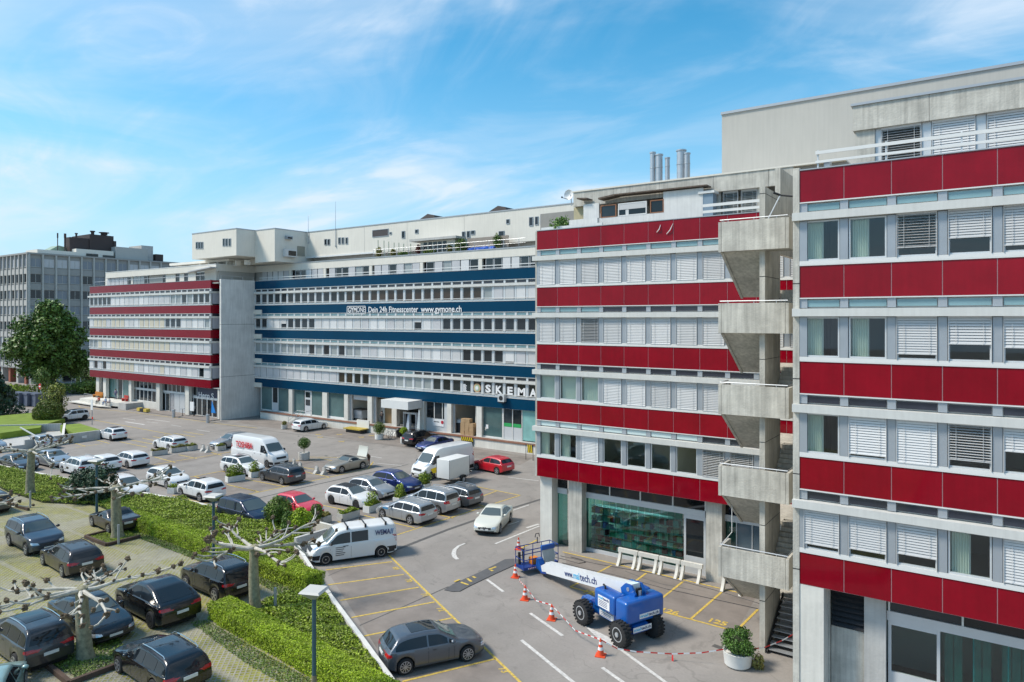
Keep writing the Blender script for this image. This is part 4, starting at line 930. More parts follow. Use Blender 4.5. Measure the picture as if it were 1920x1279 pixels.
# its roof structures (measured on planes a little behind the parapet)
def gr(X, pa, pb_, ya, yb, m, nm, dep=6):
    Y0, Y1 = X*PS(pa)[1]/PS(pa)[0], X*PS(pb_)[1]/PS(pb_)[0]; s = PS((pa+pb_)/2)[1]/((Y0+Y1)/2)
    b = MB(); b.box(X-dep, X, min(Y0, Y1), max(Y0, Y1), CAMZ+(598-yb)/s, CAMZ+(598-ya)/s); return b.build(nm, m, gb_)
m_brn = mat('brown_black_cladding', (.055, .038, .035), .7, var=.1)
gr(-174, 168, 213, 441, 473, m_brn, 'plant_box', 9); gr(-174.2, 131, 168, 446, 473, m_brn, 'plant_box', 3); gr(-173.8, 213, 218, 452, 473, m_brn, 'plant_box', 3)
gr(-172, 143, 213, 469, 489, m_cream, 'roof_hut'); gr(-172, 70, 143, 470, 482, m_cream, 'roof_hut'); gr(-171.8, 217, 277, 465, 490, m_gcl, 'roof_hut'); gr(-172.5, 265, 287, 461, 488, m_concg, 'roof_hut'); gr(-172, 292, 306, 477, 493, m_brn, 'roof_hut')
gr(-171.9, 162, 184, 476, 483, m_gld, 'roof_window', .5); gr(-171.9, 193, 213, 479, 486, m_gld, 'roof_window', .5)
b = MB(); yy_ = -176*PS(108)[1]/PS(108)[0]; b.xprism([(yy_-3.6, 28.4), (yy_+2.6, 28.4), (yy_+1.8, 30.6), (yy_+.2, 30.9)], -180, -176); b.build('copper_roof', mat('pale_green_copper', (.25, .35, .27), .7), gb_)
for p, ya, yb, r_ in ((108, 437, 470, .12), (122, 438, 470, .2), (173.5, 433, 441, .45), (195, 436, 441, .9), (143, 437, 445, .25)):
    X = -175; Y = X*PS(p)[1]/PS(p)[0]; s = PS(p)[1]/Y; z0, z1 = CAMZ+(598-yb)/s, CAMZ+(598-ya)/s
    b = MB(); b.lathe((X, Y, z0), [(r_*.8, 0), (r_*.8, (z1-z0)*.7), (r_*1.25, (z1-z0)*.75), (r_*1.25, z1-z0)], 10); b.build('roof_chimney', m_brn, gb_)
# ------------------------------------------------------------ steel flues and dish on the middle roof
for i, (p, yt, yb, r_) in enumerate(((1224, 285.5, 342, .20), (1236, 289.5, 342, .25), (1251.5, 295.5, 340, .17), (1277.5, 281.5, 338, .32), (1288, 287, 338, .22))):
    Y = 48.0; x = FX(p, Y); zt = FZ(p, yt, Y); b = MB(); z = 21.9
    pr = [(r_, 0)]; h = 0
    while h+1.1 < zt-z: h += 1.1; pr += [(r_, h-.04), (r_*1.1, h-.03), (r_*1.1, h+.03), (r_, h+.04)]
    pr += [(r_, zt-z-.1), (r_*1.18, zt-z-.09), (r_*1.18, zt-z)]
    b.lathe((x, Y, z), pr, 14)
    solo('chimney_flue', b, m_steel, ['leftmost thin steel flue on the flat roof', 'second steel flue from the left, medium thick', 'shortest and thinnest steel flue standing in the middle', 'thickest and tallest steel flue of the right pair', 'rightmost steel flue, close behind the thickest one'][i], 'chimney flue', (x, Y, z), 'steel flues on the flat roof', smooth=True)
b = MB(); b.box(-28, -12, 44, 60, 19.3, 21.95); struct('roof', b, m_roofm)
ds = thing('satellite_dish', 'white satellite dish on a short mast at the corner of the broken roof terrace', 'satellite dish', (FX(1067, 38.4), 38.4, 21.2))
x = FX(1066, 38.4); z = FZ(1066, 365, 38.4)
b = MB(); b.lathe((x, 38.4, z), [(.02, .12), (.15, .10), (.26, .05), (.33, 0), (.34, .01), (.26, .07), (.15, .12), (.02, .14)], 16, 'y'); b.build('dish', m_signw, ds, smooth=True)
b = MB(); b.tube([(x+.15, 38.55, 21.3), (x+.1, 38.5, z)], .03, 6); b.build('mast', m_steel, ds); b = MB(); b.tube([(x, 38.35, z-.3), (x-.25, 38.0, z-.22)], .02, 5); b.ball((x-.25, 38.0, z-.2), .06); b.build('receiver_arm', m_black, ds)
# ============================================================ vehicles
def paint(name, rgb, metal=0.0, rough=.35):
    return mat('paint_'+name, rgb, rough, metal=metal, coat=.8, spec=.5)
m_cglass = mat('car_glass', (.016, .020, .024), .04, spec=.5)
m_wsh = mat('windshield_glass', (.085, .105, .105), .05, spec=.9)  # base colour lightened to stand in for sky reflected in the windshields
m_trim = mat('car_black_trim', (.02, .02, .022), .45)
m_tail = mat('tail_light_red', (.45, .008, .015), .15, coat=.5)
m_head = mat('head_light', (.62, .65, .68), .08, metal=.5, coat=1.0)
m_rim = mat('alloy_rim', (.50, .51, .53), .3, metal=.7)
m_rimd = mat('dark_rim', (.05, .05, .055), .35, metal=.5)
m_plate = mat('number_plate_white', (.70, .70, .68), .5)
m_chrome = mat('chrome', (.62, .62, .62), .15, metal=1.0)
m_well = mat('wheel_well', (.01, .01, .01), .9)
PROF = {
 'hatch': dict(top=[(0,.50),(.008,.62),(.03,.67),(.125,.935),(.22,.985),(.40,1),(.52,.97),(.70,.685),(.76,.66),(.92,.565),(.985,.46),(1,.38)], bs=(.64,.60), win=(.09,.665), cuts=(.40,.60), ws=(.70,.53), rw=(.035,.115), rwmode='rear'),
 'wagon': dict(top=[(0,.47),(.008,.60),(.022,.66),(.07,.90),(.14,.965),(.36,1),(.52,.975),(.69,.68),(.76,.65),(.93,.55),(.985,.46),(1,.38)], bs=(.63,.60), win=(.055,.655), cuts=(.20,.40,.58), ws=(.69,.53), rw=(.025,.068), rwmode='rear'),
 'suv': dict(top=[(0,.45),(.008,.58),(.018,.65),(.07,.91),(.13,.965),(.34,1),(.54,.97),(.70,.69),(.76,.67),(.94,.60),(.985,.50),(1,.38)], bs=(.645,.62), win=(.065,.665), cuts=(.19,.41,.60), ws=(.70,.55), rw=(.022,.066), rwmode='rear'),
 'sedan': dict(top=[(0,.46),(.012,.64),(.03,.69),(.13,.725),(.165,.735),(.30,.955),(.42,1),(.52,.975),(.68,.685),(.75,.655),(.94,.55),(.985,.46),(1,.36)], bs=(.64,.61), win=(.20,.64), cuts=(.40,.57), ws=(.68,.53), rw=(.175,.29), rwmode='top'),
 'coupesuv': dict(top=[(0,.44),(.01,.60),(.025,.66),(.06,.69),(.26,.93),(.40,1),(.54,.975),(.70,.70),(.77,.67),(.94,.59),(.985,.49),(1,.36)], bs=(.645,.63), win=(.15,.66), cuts=(.42,.60), ws=(.70,.55), rw=(.07,.24), rwmode='top'),
 'roadster': dict(top=[(0,.50),(.012,.66),(.03,.71),(.2,.745),(.24,.755),(.33,.93),(.41,1),(.48,.98),(.60,.735),(.67,.71),(.92,.60),(.985,.50),(1,.38)], bs=(.70,.67), win=(.26,.58), cuts=(.31,), ws=(.60,.49), rw=(.245,.315), rwmode='top'),
 'mpv': dict(top=[(0,.40),(.006,.56),(.016,.63),(.055,.92),(.12,.975),(.38,1),(.56,.97),(.76,.66),(.80,.63),(.94,.53),(.985,.44),(1,.35)], bs=(.61,.58), win=(.055,.70), cuts=(.24,.45,.635), ws=(.76,.57), rw=(.018,.05), rwmode='rear'),
 'van': dict(top=[(0,.25),(.004,.60),(.01,.93),(.025,.975),(.1,1),(.60,.99),(.69,.945),(.83,.60),(.93,.53),(.985,.42),(1,.30)], bs=(.58,.55), win=(.35,.785), cuts=(.545,), ws=(.82,.70), rw=(.004,.02), rwmode='none'),
 'bigvan': dict(top=[(0,.2),(.003,.6),(.006,.95),(.015,.985),(.08,1),(.62,1),(.71,.96),(.77,.84),(.875,.53),(.96,.45),(.988,.36),(1,.24)], bs=(.50,.49), win=(.70,.845), cuts=(), ws=(.872,.772), rw=(.004,.02), rwmode='none'),
}
def interp(pts, x):
    xs = [p[0] for p in pts]; ys = [p[1] for p in pts]; return float(np.interp(x, xs, ys))
def car(kind, pos, head, name='parked_car', label='', cat='car', col=None, L=4.4, W=1.8, H=1.47, wb=2.65, z=0.0, roof=None, rails=None, rim='alloy', r=.32, trim=False, group='cars parked on the forecourt', tail=m_tail, extra=None, plates=True, fo=.88, glass=None, roofbox=None):
    P = PROF[kind]; root = thing(name, label, cat, (pos[0], pos[1], z), head, group)
    glass = glass or m_cglass
    ro = L-wb-fo; xr_, xf_ = -wb/2, wb/2; X0, X1 = xr_-ro, xf_+fo
    def ux(u): return X0+u*L
    sx = np.linspace(0, 1, 241); sy = np.interp(sx, [p[0] for p in P['top']], [p[1] for p in P['top']])
    kk = 5; core = np.convolve(np.pad(sy, kk, mode='edge'), np.ones(2*kk+1)/(2*kk+1), 'valid')
    wgt = np.clip(np.minimum(sx/.03, (1-sx)/.03), 0, 1); sy = sy*(1-wgt)+core*wgt
    def top(x): return float(np.interp((x-X0)/L, sx, sy))*H
    sill = .21 if kind not in ('suv', 'coupesuv') else .26
    ra = r+.055
    xs = set(np.linspace(X0, X1, 70).tolist())
    for xc in (xr_, xf_):
        for f in (-1.0, -.985, -.93, -.82, -.66, -.45, -.22, 0, .22, .45, .66, .82, .93, .985, 1.0): xs.add(xc+f*ra)
        xs.add(xc-ra*1.003); xs.add(xc+ra*1.003)
    for d in (.01, .03, .06, .1): xs.add(X0+d); xs.add(X1-d)
    xs = sorted(xs); xs = [x for i, x in enumerate(xs) if i == 0 or x-xs[i-1] > .0008]
    b0, b1 = P['bs']; boxy = kind in ('van', 'bigvan'); tum = .12 if boxy else .21
    if kind == 'mpv': tum = .17
    nj = 0; rings = []
    for x in xs:
        u = (x-X0)/L; zt = top(x); d0, d1 = x-X0, X1-x
        hw = W/2*(1-.13*max(0, 1-d1/.75)**2.2-.07*max(0, 1-d0/.6)**2.2)
        zb = sill+.10*max(0, 1-d1/.25)+.12*max(0, 1-d0/.35)
        for xc in (xr_, xf_):
            if abs(x-xc) < ra: zb = max(zb, r+math.sqrt(max(0, ra*ra-(x-xc)**2)))
        bz = (b0+(b1-b0)*u)*H
        zs = min(bz, zt-.045); zs = max(zs, zb+.04)
        hh = max(zt-zs, .01); g = min(1, hh/(H*.34)); full = min(1., max(0., (zt-bz)/(H*.3)))
        wr = hw-.045-tum*min(hh/(H*.38), 1.0)*full-.05*(1-full)
        ze = zt-.055*full-.02
        pts = [(hw*.95, zb), (hw*.985, zb+.25*(zs-zb)), (hw, zb+.62*(zs-zb)), (hw*.995, zb+.86*(zs-zb)), (hw*.972, zs-.004), (hw*.95, zs+.012*full)]
        for t in (.33, .66, .92): pts.append((hw*.945+(wr-hw*.945)*t, zs+(ze-zs)*t+.012*(1-t)*full))
        pts += [(wr-.03, ze+.022*full+.004), (wr-.09, zt-.016), (wr*.72, zt-.006), (wr*.36, zt-.001), (0, zt)]
        rings.append((x, pts))
    nj = len(rings[0][1]); bm_v = []; bm_f = []
    def bow(x, y):
        k = abs(y)/(W/2); s = 0
        if X1-x < .9: s -= .20*k**2.4*(1-(X1-x)/.9)
        if x-X0 < .5: s += .10*k**2.6*(1-(x-X0)/.5)
        return x+s
    m = 2*nj-1
    for x, pts in rings:
        for y, zz in pts: bm_v.append((bow(x, y), y, zz))
        for y, zz in reversed(pts[:-1]): bm_v.append((bow(x, -y), -y, zz))
    for i in range(len(rings)-1):
        for j in range(m-1):
            bm_f.append((i*m+j, (i+1)*m+j, (i+1)*m+j+1, i*m+j+1))
    for e, ri in ((0, 0), (1, len(rings)-1)):      # bumper faces
        nc = 7; base = len(bm_v); x, pts = rings[ri]
        for j in range(nj):
            y, zz = pts[j]
            for c in range(nc):
                yy = y*(1-2*c/(nc-1)); bm_v.append((bow(x, yy), yy, zz))
        for j in range(nj-1):
            for c in range(nc-1):
                q = (base+j*nc+c, base+j*nc+c+1, base+(j+1)*nc+c+1, base+(j+1)*nc+c)
                bm_f.append(q if e else q[::-1])
    body = MB(); body.v = bm_v; body.f = bm_f
    bo = body.build('body', col, root, smooth=True, local=True)
    tree = BVHTree.FromPolygons([Vector(v) for v in bm_v], bm_f)
    def patch(lo, hi, mode, mt, nm, n=10, mrows=5, off=.006, side=1):
        """lo/hi: matching polylines; mode side: (x,z); front/rear: (y,z); top: (x,y)"""
        b = MB(); rows = []
        lo = np.array(lo, float); hi = np.array(hi, float)
        tl = np.linspace(0, 1, len(lo)); th = np.linspace(0, 1, len(hi)); tt = np.linspace(0, 1, n+1)
        L0 = np.stack([np.interp(tt, tl, lo[:, 0]), np.interp(tt, tl, lo[:, 1])], 1); H0 = np.stack([np.interp(tt, th, hi[:, 0]), np.interp(tt, th, hi[:, 1])], 1)
        idx = {}
        for i in range(n+1):
            for j in range(mrows+1):
                a = L0[i]*(1-j/mrows)+H0[i]*(j/mrows)
                if mode == 'side': o, d = Vector((a[0], side*3, a[1])), Vector((0, -side, 0))
                elif mode == 'front': o, d = Vector((8, a[0], a[1])), Vector((-1, 0, 0))
                elif mode == 'rear': o, d = Vector((-8, a[0], a[1])), Vector((1, 0, 0))
                else: o, d = Vector((a[0], a[1], 6)), Vector((0, 0, -1))
                h = tree.ray_cast(o, d)
                if h[0] is None: continue
                nn = h[1] if h[1].dot(d) < 0 else -h[1]
                idx[(i, j)] = len(b.v); b.v.append(tuple(h[0]+nn*off-d*off*.5))
        for i in range(n):
            for j in range(mrows):
                q = [idx.get(k) for k in ((i, j), (i+1, j), (i+1, j+1), (i, j+1))]
                if None not in q: b.f.append(tuple(q))
        if not b.f: return None
        bm = bmesh.new(); vs = [bm.verts.new(v) for v in b.v]
        for f in b.f:
            try: bm.faces.new([vs[k] for k in f])
            except Exception: pass
        loose = [v for v in bm.verts if not v.link_faces]; bmesh.ops.delete(bm, geom=loose, context='VERTS')
        me = bpy.data.meshes.new(nm); bm.to_mesh(me); bm.free(); me.materials.append(mt); me.polygons.foreach_set('use_smooth', [True]*len(me.polygons))
        o = bpy.data.objects.new(nm, me); C.objects.link(o); o.parent = root; return o
    # glass
    xc, xt = ux(P['ws'][0]), ux(P['ws'][1]); hwc = W/2
    full = [(xc-.05, -hwc*.80), (xc+.015, 0), (xc-.05, hwc*.80)]
    wtop = W/2-.045-tum-.09
    patch(full, [(xt+.05, -wtop), (xt+.03, 0), (xt+.05, wtop)], 'top', m_wsh, 'windshield', 12, 6)
    if P['rwmode'] == 'rear':
        z0, z1 = top(ux(P['rw'][0]))-.0, top(ux(P['rw'][1]))-.035
        patch([(-hwc*.78, z0+.02), (hwc*.78, z0+.02)], [(-wtop-.02, z1), (0, z1+.02), (wtop+.02, z1)], 'rear', glass, 'rear_window', 12, 4)
    elif P['rwmode'] == 'top':
        xa, xb = ux(P['rw'][0]), ux(P['rw'][1])
        patch([(xa+.06, -hwc*.74), (xa, 0), (xa+.06, hwc*.74)], [(xb, -wtop), (xb, wtop)], 'top', glass, 'rear_window', 12, 5)
    for sd_ in (1, -1):
        w0, w1 = ux(P['win'][0]), ux(P['win'][1])
        cuts = [w0]+[ux(c) for c in P['cuts']]+[w1]
        for i in range(len(cuts)-1):
            a, c = cuts[i]+(.035 if i else 0), cuts[i+1]-(.035 if i < len(cuts)-2 else 0)
            n_ = 8; xs_ = np.linspace(a, c, n_+1)
            lo = [(x, (b0+(b1-b0)*(x-X0)/L)*H+.035) for x in xs_]
            hi = [(x, max(lo[k][1]+.004, top(x)-(.13 if not boxy else .20)-(.0 if kind != 'bigvan' else .55))) for k, x in enumerate(xs_)]
            if kind == 'bigvan': hi = [(x, max(lo[k][1]+.004, min(top(x)-.16, .76*H))) for k, x in enumerate(xs_)]
            patch(lo, hi, 'side', glass, 'side_window', n_, 4, side=sd_)
        # mirrors
        xm = ux(P['ws'][0])-.32; zm = (b0+(b1-b0)*.6)*H+.06; s_ = 1.7 if kind == 'bigvan' else 1.0
        mb = MB(); mb.ball((0, 0, 0), .5, 8, 6, 0, (.20*s_, .24*s_**.3, .15*s_)); mb.v = [(v[0]*1+xm+.05, v[1]+sd_*(W/2+.07), v[2]+zm+.05*s_) for v in mb.v]
        mb.build('mirror', col if kind not in ('bigvan', 'van') and not trim else m_trim, root, smooth=True, local=True)
        # door seams and handles
        for cx in ([ux(c) for c in P['cuts']] if not boxy else [ux(.545)])+[w1-.04]:
            zt_ = (b0+(b1-b0)*.5)*H
            patch([(cx-.006, sill+.08), (cx-.006, zt_)], [(cx+.006, sill+.08), (cx+.006, zt_)], 'side', m_well, 'door_seam', 4, 1, off=.003, side=sd_)
            if cx < w1-.06 or True:
                hb = MB(); hx = cx+.16 if cx < w1-.1 else cx-.9; yy = W/2-.012
                hb.box(hx, hx+.17, sd_*yy-.02, sd_*yy+.02, zt_-.13, zt_-.10); hb.build('door_handle', col if not boxy else m_trim, root, local=True)
        # lights
        zl = top(X1-.10)
        if boxy: patch([(sd_*W*.30, .72*H*.62), (sd_*W*.46, .78*H*.62)], [(sd_*W*.33, .92*H*.60), (sd_*W*.455, 1.0*H*.62)], 'front', m_head, 'headlight', 6, 4)
        else: patch([(sd_*W*.27, zl-.17), (sd_*W*.465, zl-.14)], [(sd_*W*.29, zl-.065), (sd_*W*.455, zl-.01)], 'front', m_head, 'headlight', 7, 4)
        if boxy: patch([(sd_*W*.42, .45*H), (sd_*W*.475, .45*H)], [(sd_*W*.42, .66*H), (sd_*W*.475, .66*H)], 'rear', tail, 'taillight', 3, 4); patch([(X0+.02, .45*H), (X0+.10, .45*H)], [(X0+.02, .66*H), (X0+.10, .66*H)], 'side', tail, 'taillight', 3, 4, side=sd_)
        else:
            zz = .52*H if kind != 'mpv' else .5*H; hh = .10 if kind != 'mpv' else .17
            patch([(sd_*W*.26, zz+.01), (sd_*W*.455, zz-.015)], [(sd_*W*.27, zz+hh), (sd_*W*.445, zz+hh+.03)], 'rear', tail, 'taillight', 6, 4)
            patch([(X0+.035, zz-.015), (X0+.25, zz+.03)], [(X0+.05, zz+hh+.03), (X0+.22, zz+hh+.02)], 'side', tail, 'taillight', 5, 3, side=sd_)
        if rails is not None:
            rb = MB(); xsr = np.linspace(ux(.16), ux(.56), 9); yr = sd_*(wtop+.045); rp = [(x, yr, top(x)+.045) for x in xsr]; rp = [(xsr[0]-.08, yr, top(xsr[0])-.03)]+rp+[(xsr[-1]+.10, yr, top(xsr[-1])-.04)]
            rb.tube(rp, .018, 6); rb.build('roof_rail', rails, root, smooth=True, local=True)
        for xw in (xr_, xf_):                       # wheels
            wy = sd_*(W/2-.115); tw = .115
            t = MB(); t.lathe((xw, wy, r), [(r*.66, -tw), (r*.93, -tw), (r, -tw*.7), (r, tw*.7), (r*.93, tw), (r*.66, tw)], 22, 'y')
            wo = t.build('wheel', m_rubber, root, smooth=True, local=True)
            rm = MB(); rr_ = r*(.70 if rim != 'steel' else .62); ys = wy+sd_*(tw+.004)
            rm.lathe((xw, ys, r), [(rr_*.16, -.006), (rr_*.16, .006)], 10, 'y')
            ring = [(rr_*.9, -.008), (rr_, -.008), (rr_, .008), (rr_*.9, .008), (rr_*.9, -.008)]
            bb = len(rm.v); n_ = 20
            for q, h in ring[:-1]:
                for j in range(n_): a = 2*PI*j/n_; rm.v.append((xw+q*math.cos(a), ys+h, r+q*math.sin(a)))
            for i in range(4):
                for j in range(n_): i2 = (i+1) % 4; j2 = (j+1) % n_; rm.f.append((bb+i*n_+j, bb+i*n_+j2, bb+i2*n_+j2, bb+i2*n_+j))
            ns = 5 if rim != 'multi' else 10
            if rim == 'steel': rm.lathe((xw, ys-sd_*.01, r), [(rr_*.8, -.004), (rr_*.8, .004)], 14, 'y')
            else:
                for k in range(ns):
                    a = 2*PI*k/ns+.3; ca, sa = math.cos(a), math.sin(a); wd = rr_*(.13 if ns == 5 else .06)
                    q = [(.1*rr_, -wd), (.95*rr_, -wd*1.25), (.95*rr_, wd*1.25), (.1*rr_, wd)]
                    q3 = [(xw+u_*ca-v_*sa, ys, r+u_*sa+v_*ca) for u_, v_ in q]
                    bq = len(rm.v); rm.v += [(p[0], p[1]-.006, p[2]) for p in q3]+[(p[0], p[1]+.006, p[2]) for p in q3]
                    rm.f += [(bq, bq+1, bq+2, bq+3), (bq+7, bq+6, bq+5, bq+4)]+[(bq+e, bq+(e+1) % 4, bq+4+(e+1) % 4, bq+4+e) for e in range(4)]
            rm.build('rim', {'dark': m_rimd}.get(rim, m_rim), wo, local=True)
            dk_ = MB(); dk_.lathe((xw, ys-sd_*.02, r), [(rr_*.99, -.004), (rr_*.99, .004)], 16, 'y'); dk_.build('hub', m_well, wo, local=True)
    ub = MB(); ub.box(X0+.18, X1-.25, -W/2+.27, W/2-.27, .17, .55); ub.box(X0+.3, X1-.4, -W/2+.27, W/2-.27, .551, .62)
    for xc_ in (0,): ub.box(xr_+ra+.02, xf_-ra-.02, -W/2+.06, W/2-.06, sill-.02, sill+.1)
    ub.build('underbody', m_well, root, local=True)
    # grille, bumpers, plates
    zl = top(X1-.08)
    if boxy:
        patch([(-W*.27, .38*H*(.8 if kind == 'bigvan' else 1)), (W*.27, .38*H*(.8 if kind == 'bigvan' else 1))], [(-W*.27, .47*H*(.8 if kind == 'bigvan' else 1)), (W*.27, .47*H*(.8 if kind == 'bigvan' else 1))], 'front', m_trim, 'grille', 8, 3)
        patch([(-W*.47, .26), (W*.47, .26)], [(-W*.46, .26+.28), (W*.46, .26+.28)], 'front', m_trim, 'bumper', 12, 3)
        for sd_ in (1, -1):
            patch([(X0+.02, .30), (xr_-ra-.03, .26)], [(X0+.02, .62), (xr_-ra*.9, .62)], 'side', m_trim, 'bumper', 6, 3, side=sd_)
            patch([(xf_+ra*.98, .32), (X1-.10, .34)], [(xf_+ra*.80, .60), (X1-.10, .56)], 'side', m_trim, 'bumper', 6, 3, side=sd_)
    else:
        patch([(-W*.24, zl-.20), (W*.24, zl-.20)], [(-W*.25, zl-.075), (W*.25, zl-.075)], 'front', m_trim, 'grille', 8, 3)
        patch([(-W*.33, .26), (W*.33, .26)], [(-W*.38, .37), (W*.38, .37)], 'front', m_trim, 'air_intake', 10, 2)
        patch([(-W*.40, .30), (W*.40, .30)], [(-W*.42, .37), (W*.42, .37)], 'rear', m_trim, 'bumper', 10, 2)
    if trim:
        for sd_ in (1, -1):
            patch([(xr_+ra, sill+.01), (xf_-ra, sill+.01)], [(xr_+ra, sill+.12), (xf_-ra, sill+.12)], 'side', m_trim, 'sill_trim', 10, 1, side=sd_)
            for xc_ in (xr_, xf_):
                for q0, q1 in ((.08, PI/2), (PI/2, PI-.08)):
                    an = np.linspace(q0, q1, 8)
                    patch([(xc_+(ra+.006)*math.cos(a), r+(ra+.006)*math.sin(a)) for a in an], [(xc_+(ra+.065)*math.cos(a), r+(ra+.065)*math.sin(a)) for a in an], 'side', m_trim, 'arch_trim', 8, 1, side=sd_)
    if plates:
        pb_ = MB(); zz = .40*H*1.3 if not boxy else .85; zz = min(zz, .72) if not boxy else zz
        pb_.box(X0-.018, X0+.02, -.26, .26, zz-.06, zz+.06) if True else None
        pb_.build('number_plate', m_plate, root, local=True)
        pb_ = MB(); pb_.box(X1-.03, X1+.015, -.26, .26, .40, .50); pb_.build('number_plate', m_plate, root, local=True)
    if roof:
        xa, xb = ux(P['ws'][1])-.02, ux(.13 if kind in ('wagon', 'suv') else .20)
        if kind == 'roadster': xb = ux(.33)
        if roof == 'pano': patch([(xa-.1, -wtop*.8), (xa-.1, wtop*.8)], [(ux(.26), -wtop*.8), (ux(.26), wtop*.8)], 'top', glass, 'sunroof', 8, 6)
        elif roof == 'pano2': patch([(xa-.1, -wtop*.8), (xa-.1, wtop*.8)], [(ux(.40), -wtop*.8), (ux(.40), wtop*.8)], 'top', glass, 'sunroof', 8, 6)
        else: patch([(xa+.06, -wtop-.05), (xa+.03, 0), (xa+.06, wtop+.05)], [(xb, -wtop-.05), (xb, wtop+.05)], 'top', m_trim if roof == 'black' else roof, 'roof_panel', 10, 8)
    if extra: extra(root, dict(patch=patch, ux=ux, top=top, W=W, L=L, H=H, X0=X0, X1=X1, wtop=wtop, ra=ra, xr=xr_, xf=xf_))
    return root
white = paint('white', (.76, .76, .75)); silver = paint('silver', (.42, .44, .46), .55, .35); dgrey = paint('dark_grey', (.075, .078, .085), .5); dgrey2 = paint('anthracite', (.04, .043, .05), .4)
black = paint('black', (.008, .008, .010), .2, .25); brown = paint('dark_brown', (.045, .037, .034), .4); red = paint('red', (.52, .008, .02)); blue = paint('blue', (.012, .032, .17), .4)
beige = paint('champagne', (.36, .33, .28), .5); cream = paint('cream_white', (.66, .65, .57)); bluegrey = paint('blue_grey', (.055, .07, .095), .5); navy = paint('navy', (.012, .02, .05), .4); teal = paint('pale_teal', (.28, .42, .40), .3); red2 = paint('light_red', (.62, .03, .055)); greym = paint('grey_metallic', (.12, .135, .155), .6); ltgrey = paint('light_blue_grey', (.34, .37, .40), .5)
def off(pos, head, lat, lon=0.0):   # from a near-side wheel midpoint to the car centre
    return (pos[0]+math.sin(head)*lat+math.cos(head)*lon, pos[1]-math.cos(head)*lat+math.sin(head)*lon)
H180 = PI; 
def LR(pos, hd, W=1.8, side='L'):
    h = rad(hd); return off(pos, h, (W/2-.02)*(1 if side == 'L' else -1)), h
p, h = LR((-103.8, 44.0), -86); car('suv', p, h, col=white, roof='black', rim='dark', trim=True, L=4.25, H=1.55, wb=2.65, label='white compact SUV with a black roof parked next to the round green bush')
p, h = LR((-84.7, 39.1), 178); car('hatch', p, h, col=white, roof='black', rim='dark', L=4.05, W=1.73, wb=2.6, label='small white hatchback with a black roof at the end of the low concrete wall')
p, h = LR((-73.7, 39.8), 180); car('wagon', p, h, col=white, L=4.5, W=1.8, H=1.45, rails=m_trim, label='white estate car parked just behind the middle row of concrete planters')
p, h = LR((-68.2, 45.0), -90); car('wagon', p, h, col=silver, L=4.55, W=1.74, rails=m_chrome, label='silver estate car nosing towards the single round topped planter behind the red lettered van')
p, h = LR((-85.9, 32.2), 178, 1.75); car('sedan', p, h, col=silver, L=4.6, W=1.75, H=1.4, wb=2.7, label='silver saloon backed away from the low grey concrete wall')
car('wagon', (-88.4, 29.1), rad(3), col=ltgrey, L=4.6, W=1.78, label='grey blue car cut off by the left picture edge beside the low wall')
car('sedan', (-75.0, 26.9), rad(4), col=dgrey, L=4.7, W=1.82, H=1.46, wb=2.75, label='dark grey car with a black grille behind the leftmost pollarded tree')
car('wagon', (-74.2, 29.6), rad(2), col=ltgrey, L=4.6, W=1.8, H=1.47, label='light blue grey car half hidden by branches and bushes in the left row')
xr = -67.2
car('suv', (xr-1.32, 28.5+.88), H180, col=white, L=4.4, W=1.84, H=1.62, wb=2.64, rails=m_chrome, label='white SUV nearest of the three white cars seen from behind on the left')
car('hatch', (-67.2-1.3, 31.35), H180, col=white, L=4.3, W=1.8, wb=2.62, label='white hatchback in the middle of the three white cars seen from behind on the left')
car('wagon', (-67.0-1.35, 33.75), H180, col=white, L=4.55, W=1.8, H=1.46, wb=2.7, label='white estate car farthest of the three white cars seen from behind on the left')
car('wagon', (-56.9, 27.9), rad(-1), col=white, L=4.7, W=1.83, H=1.5, wb=2.72, rails=m_trim, label='white estate car with bluish bumper stickers behind the bare branches of the second tree')
car('hatch', (-57.6, 31.7), rad(-1), col=white, L=4.4, W=1.82, H=1.48, wb=2.68, rails=None, label='white hatchback facing the off road style white car, rear wheels beside the blue lamp post')
p, h = LR((-51.4, 30.0), 180); car('suv', p, h, col=white, L=4.45, W=1.8, H=1.58, wb=2.63, trim=True, roof='pano2', label='white crossover with dark wheel arch trim seen from behind beside the long hedge')
p, h = LR((-56.4, 37.2), 0, 1.8, 'R'); car('wagon', p, h, col=white, L=4.75, W=1.83, H=1.5, wb=2.78, roof='pano', rails=m_trim, label='white estate car with a dark sunroof in front of the red lettered van')
m_tred = mat('van_red_lettering', (.62, .01, .03), .5)
def on_side(root, s, size, x0, x1, z, y, m, bold, side=-1):
    me = text_mesh(s, size, m, bold=bold); xs = [v.co.x for v in me.vertices]; wd = max(xs)-min(xs); cx = (max(xs)+min(xs))/2; f = abs(x1-x0)/wd
    for v in me.vertices: v.co.x = (v.co.x-cx)*f
    o = bpy.data.objects.new('lettering', me); C.objects.link(o); o.parent = root; o.location = ((x0+x1)/2, y, z); o.rotation_euler = (PI/2, 0, 0 if side < 0 else PI); return o
def tosh(root, k):
    W = k['W']
    on_side(root, 'TOSHIBA', .80, -2.75, -.05, 1.76, -W/2+.0, m_tred, .012)
    b = MB(); b.box(-2.7, -1.5, -W/2-.012, -W/2+.004, 1.42, 1.44); b.build('seam_line', m_trim, root, local=True)
p, h = LR((-58.6, 40.6), 0, 1.95, 'R'); car('bigvan', p, h, name='delivery_van', cat='van', col=white, L=6.9, W=2.0, H=2.62, wb=4.3, fo=1.0, r=.35, group='vans on the forecourt', rim='steel', label='white high roof panel van with large red lettering on its side', extra=tosh)
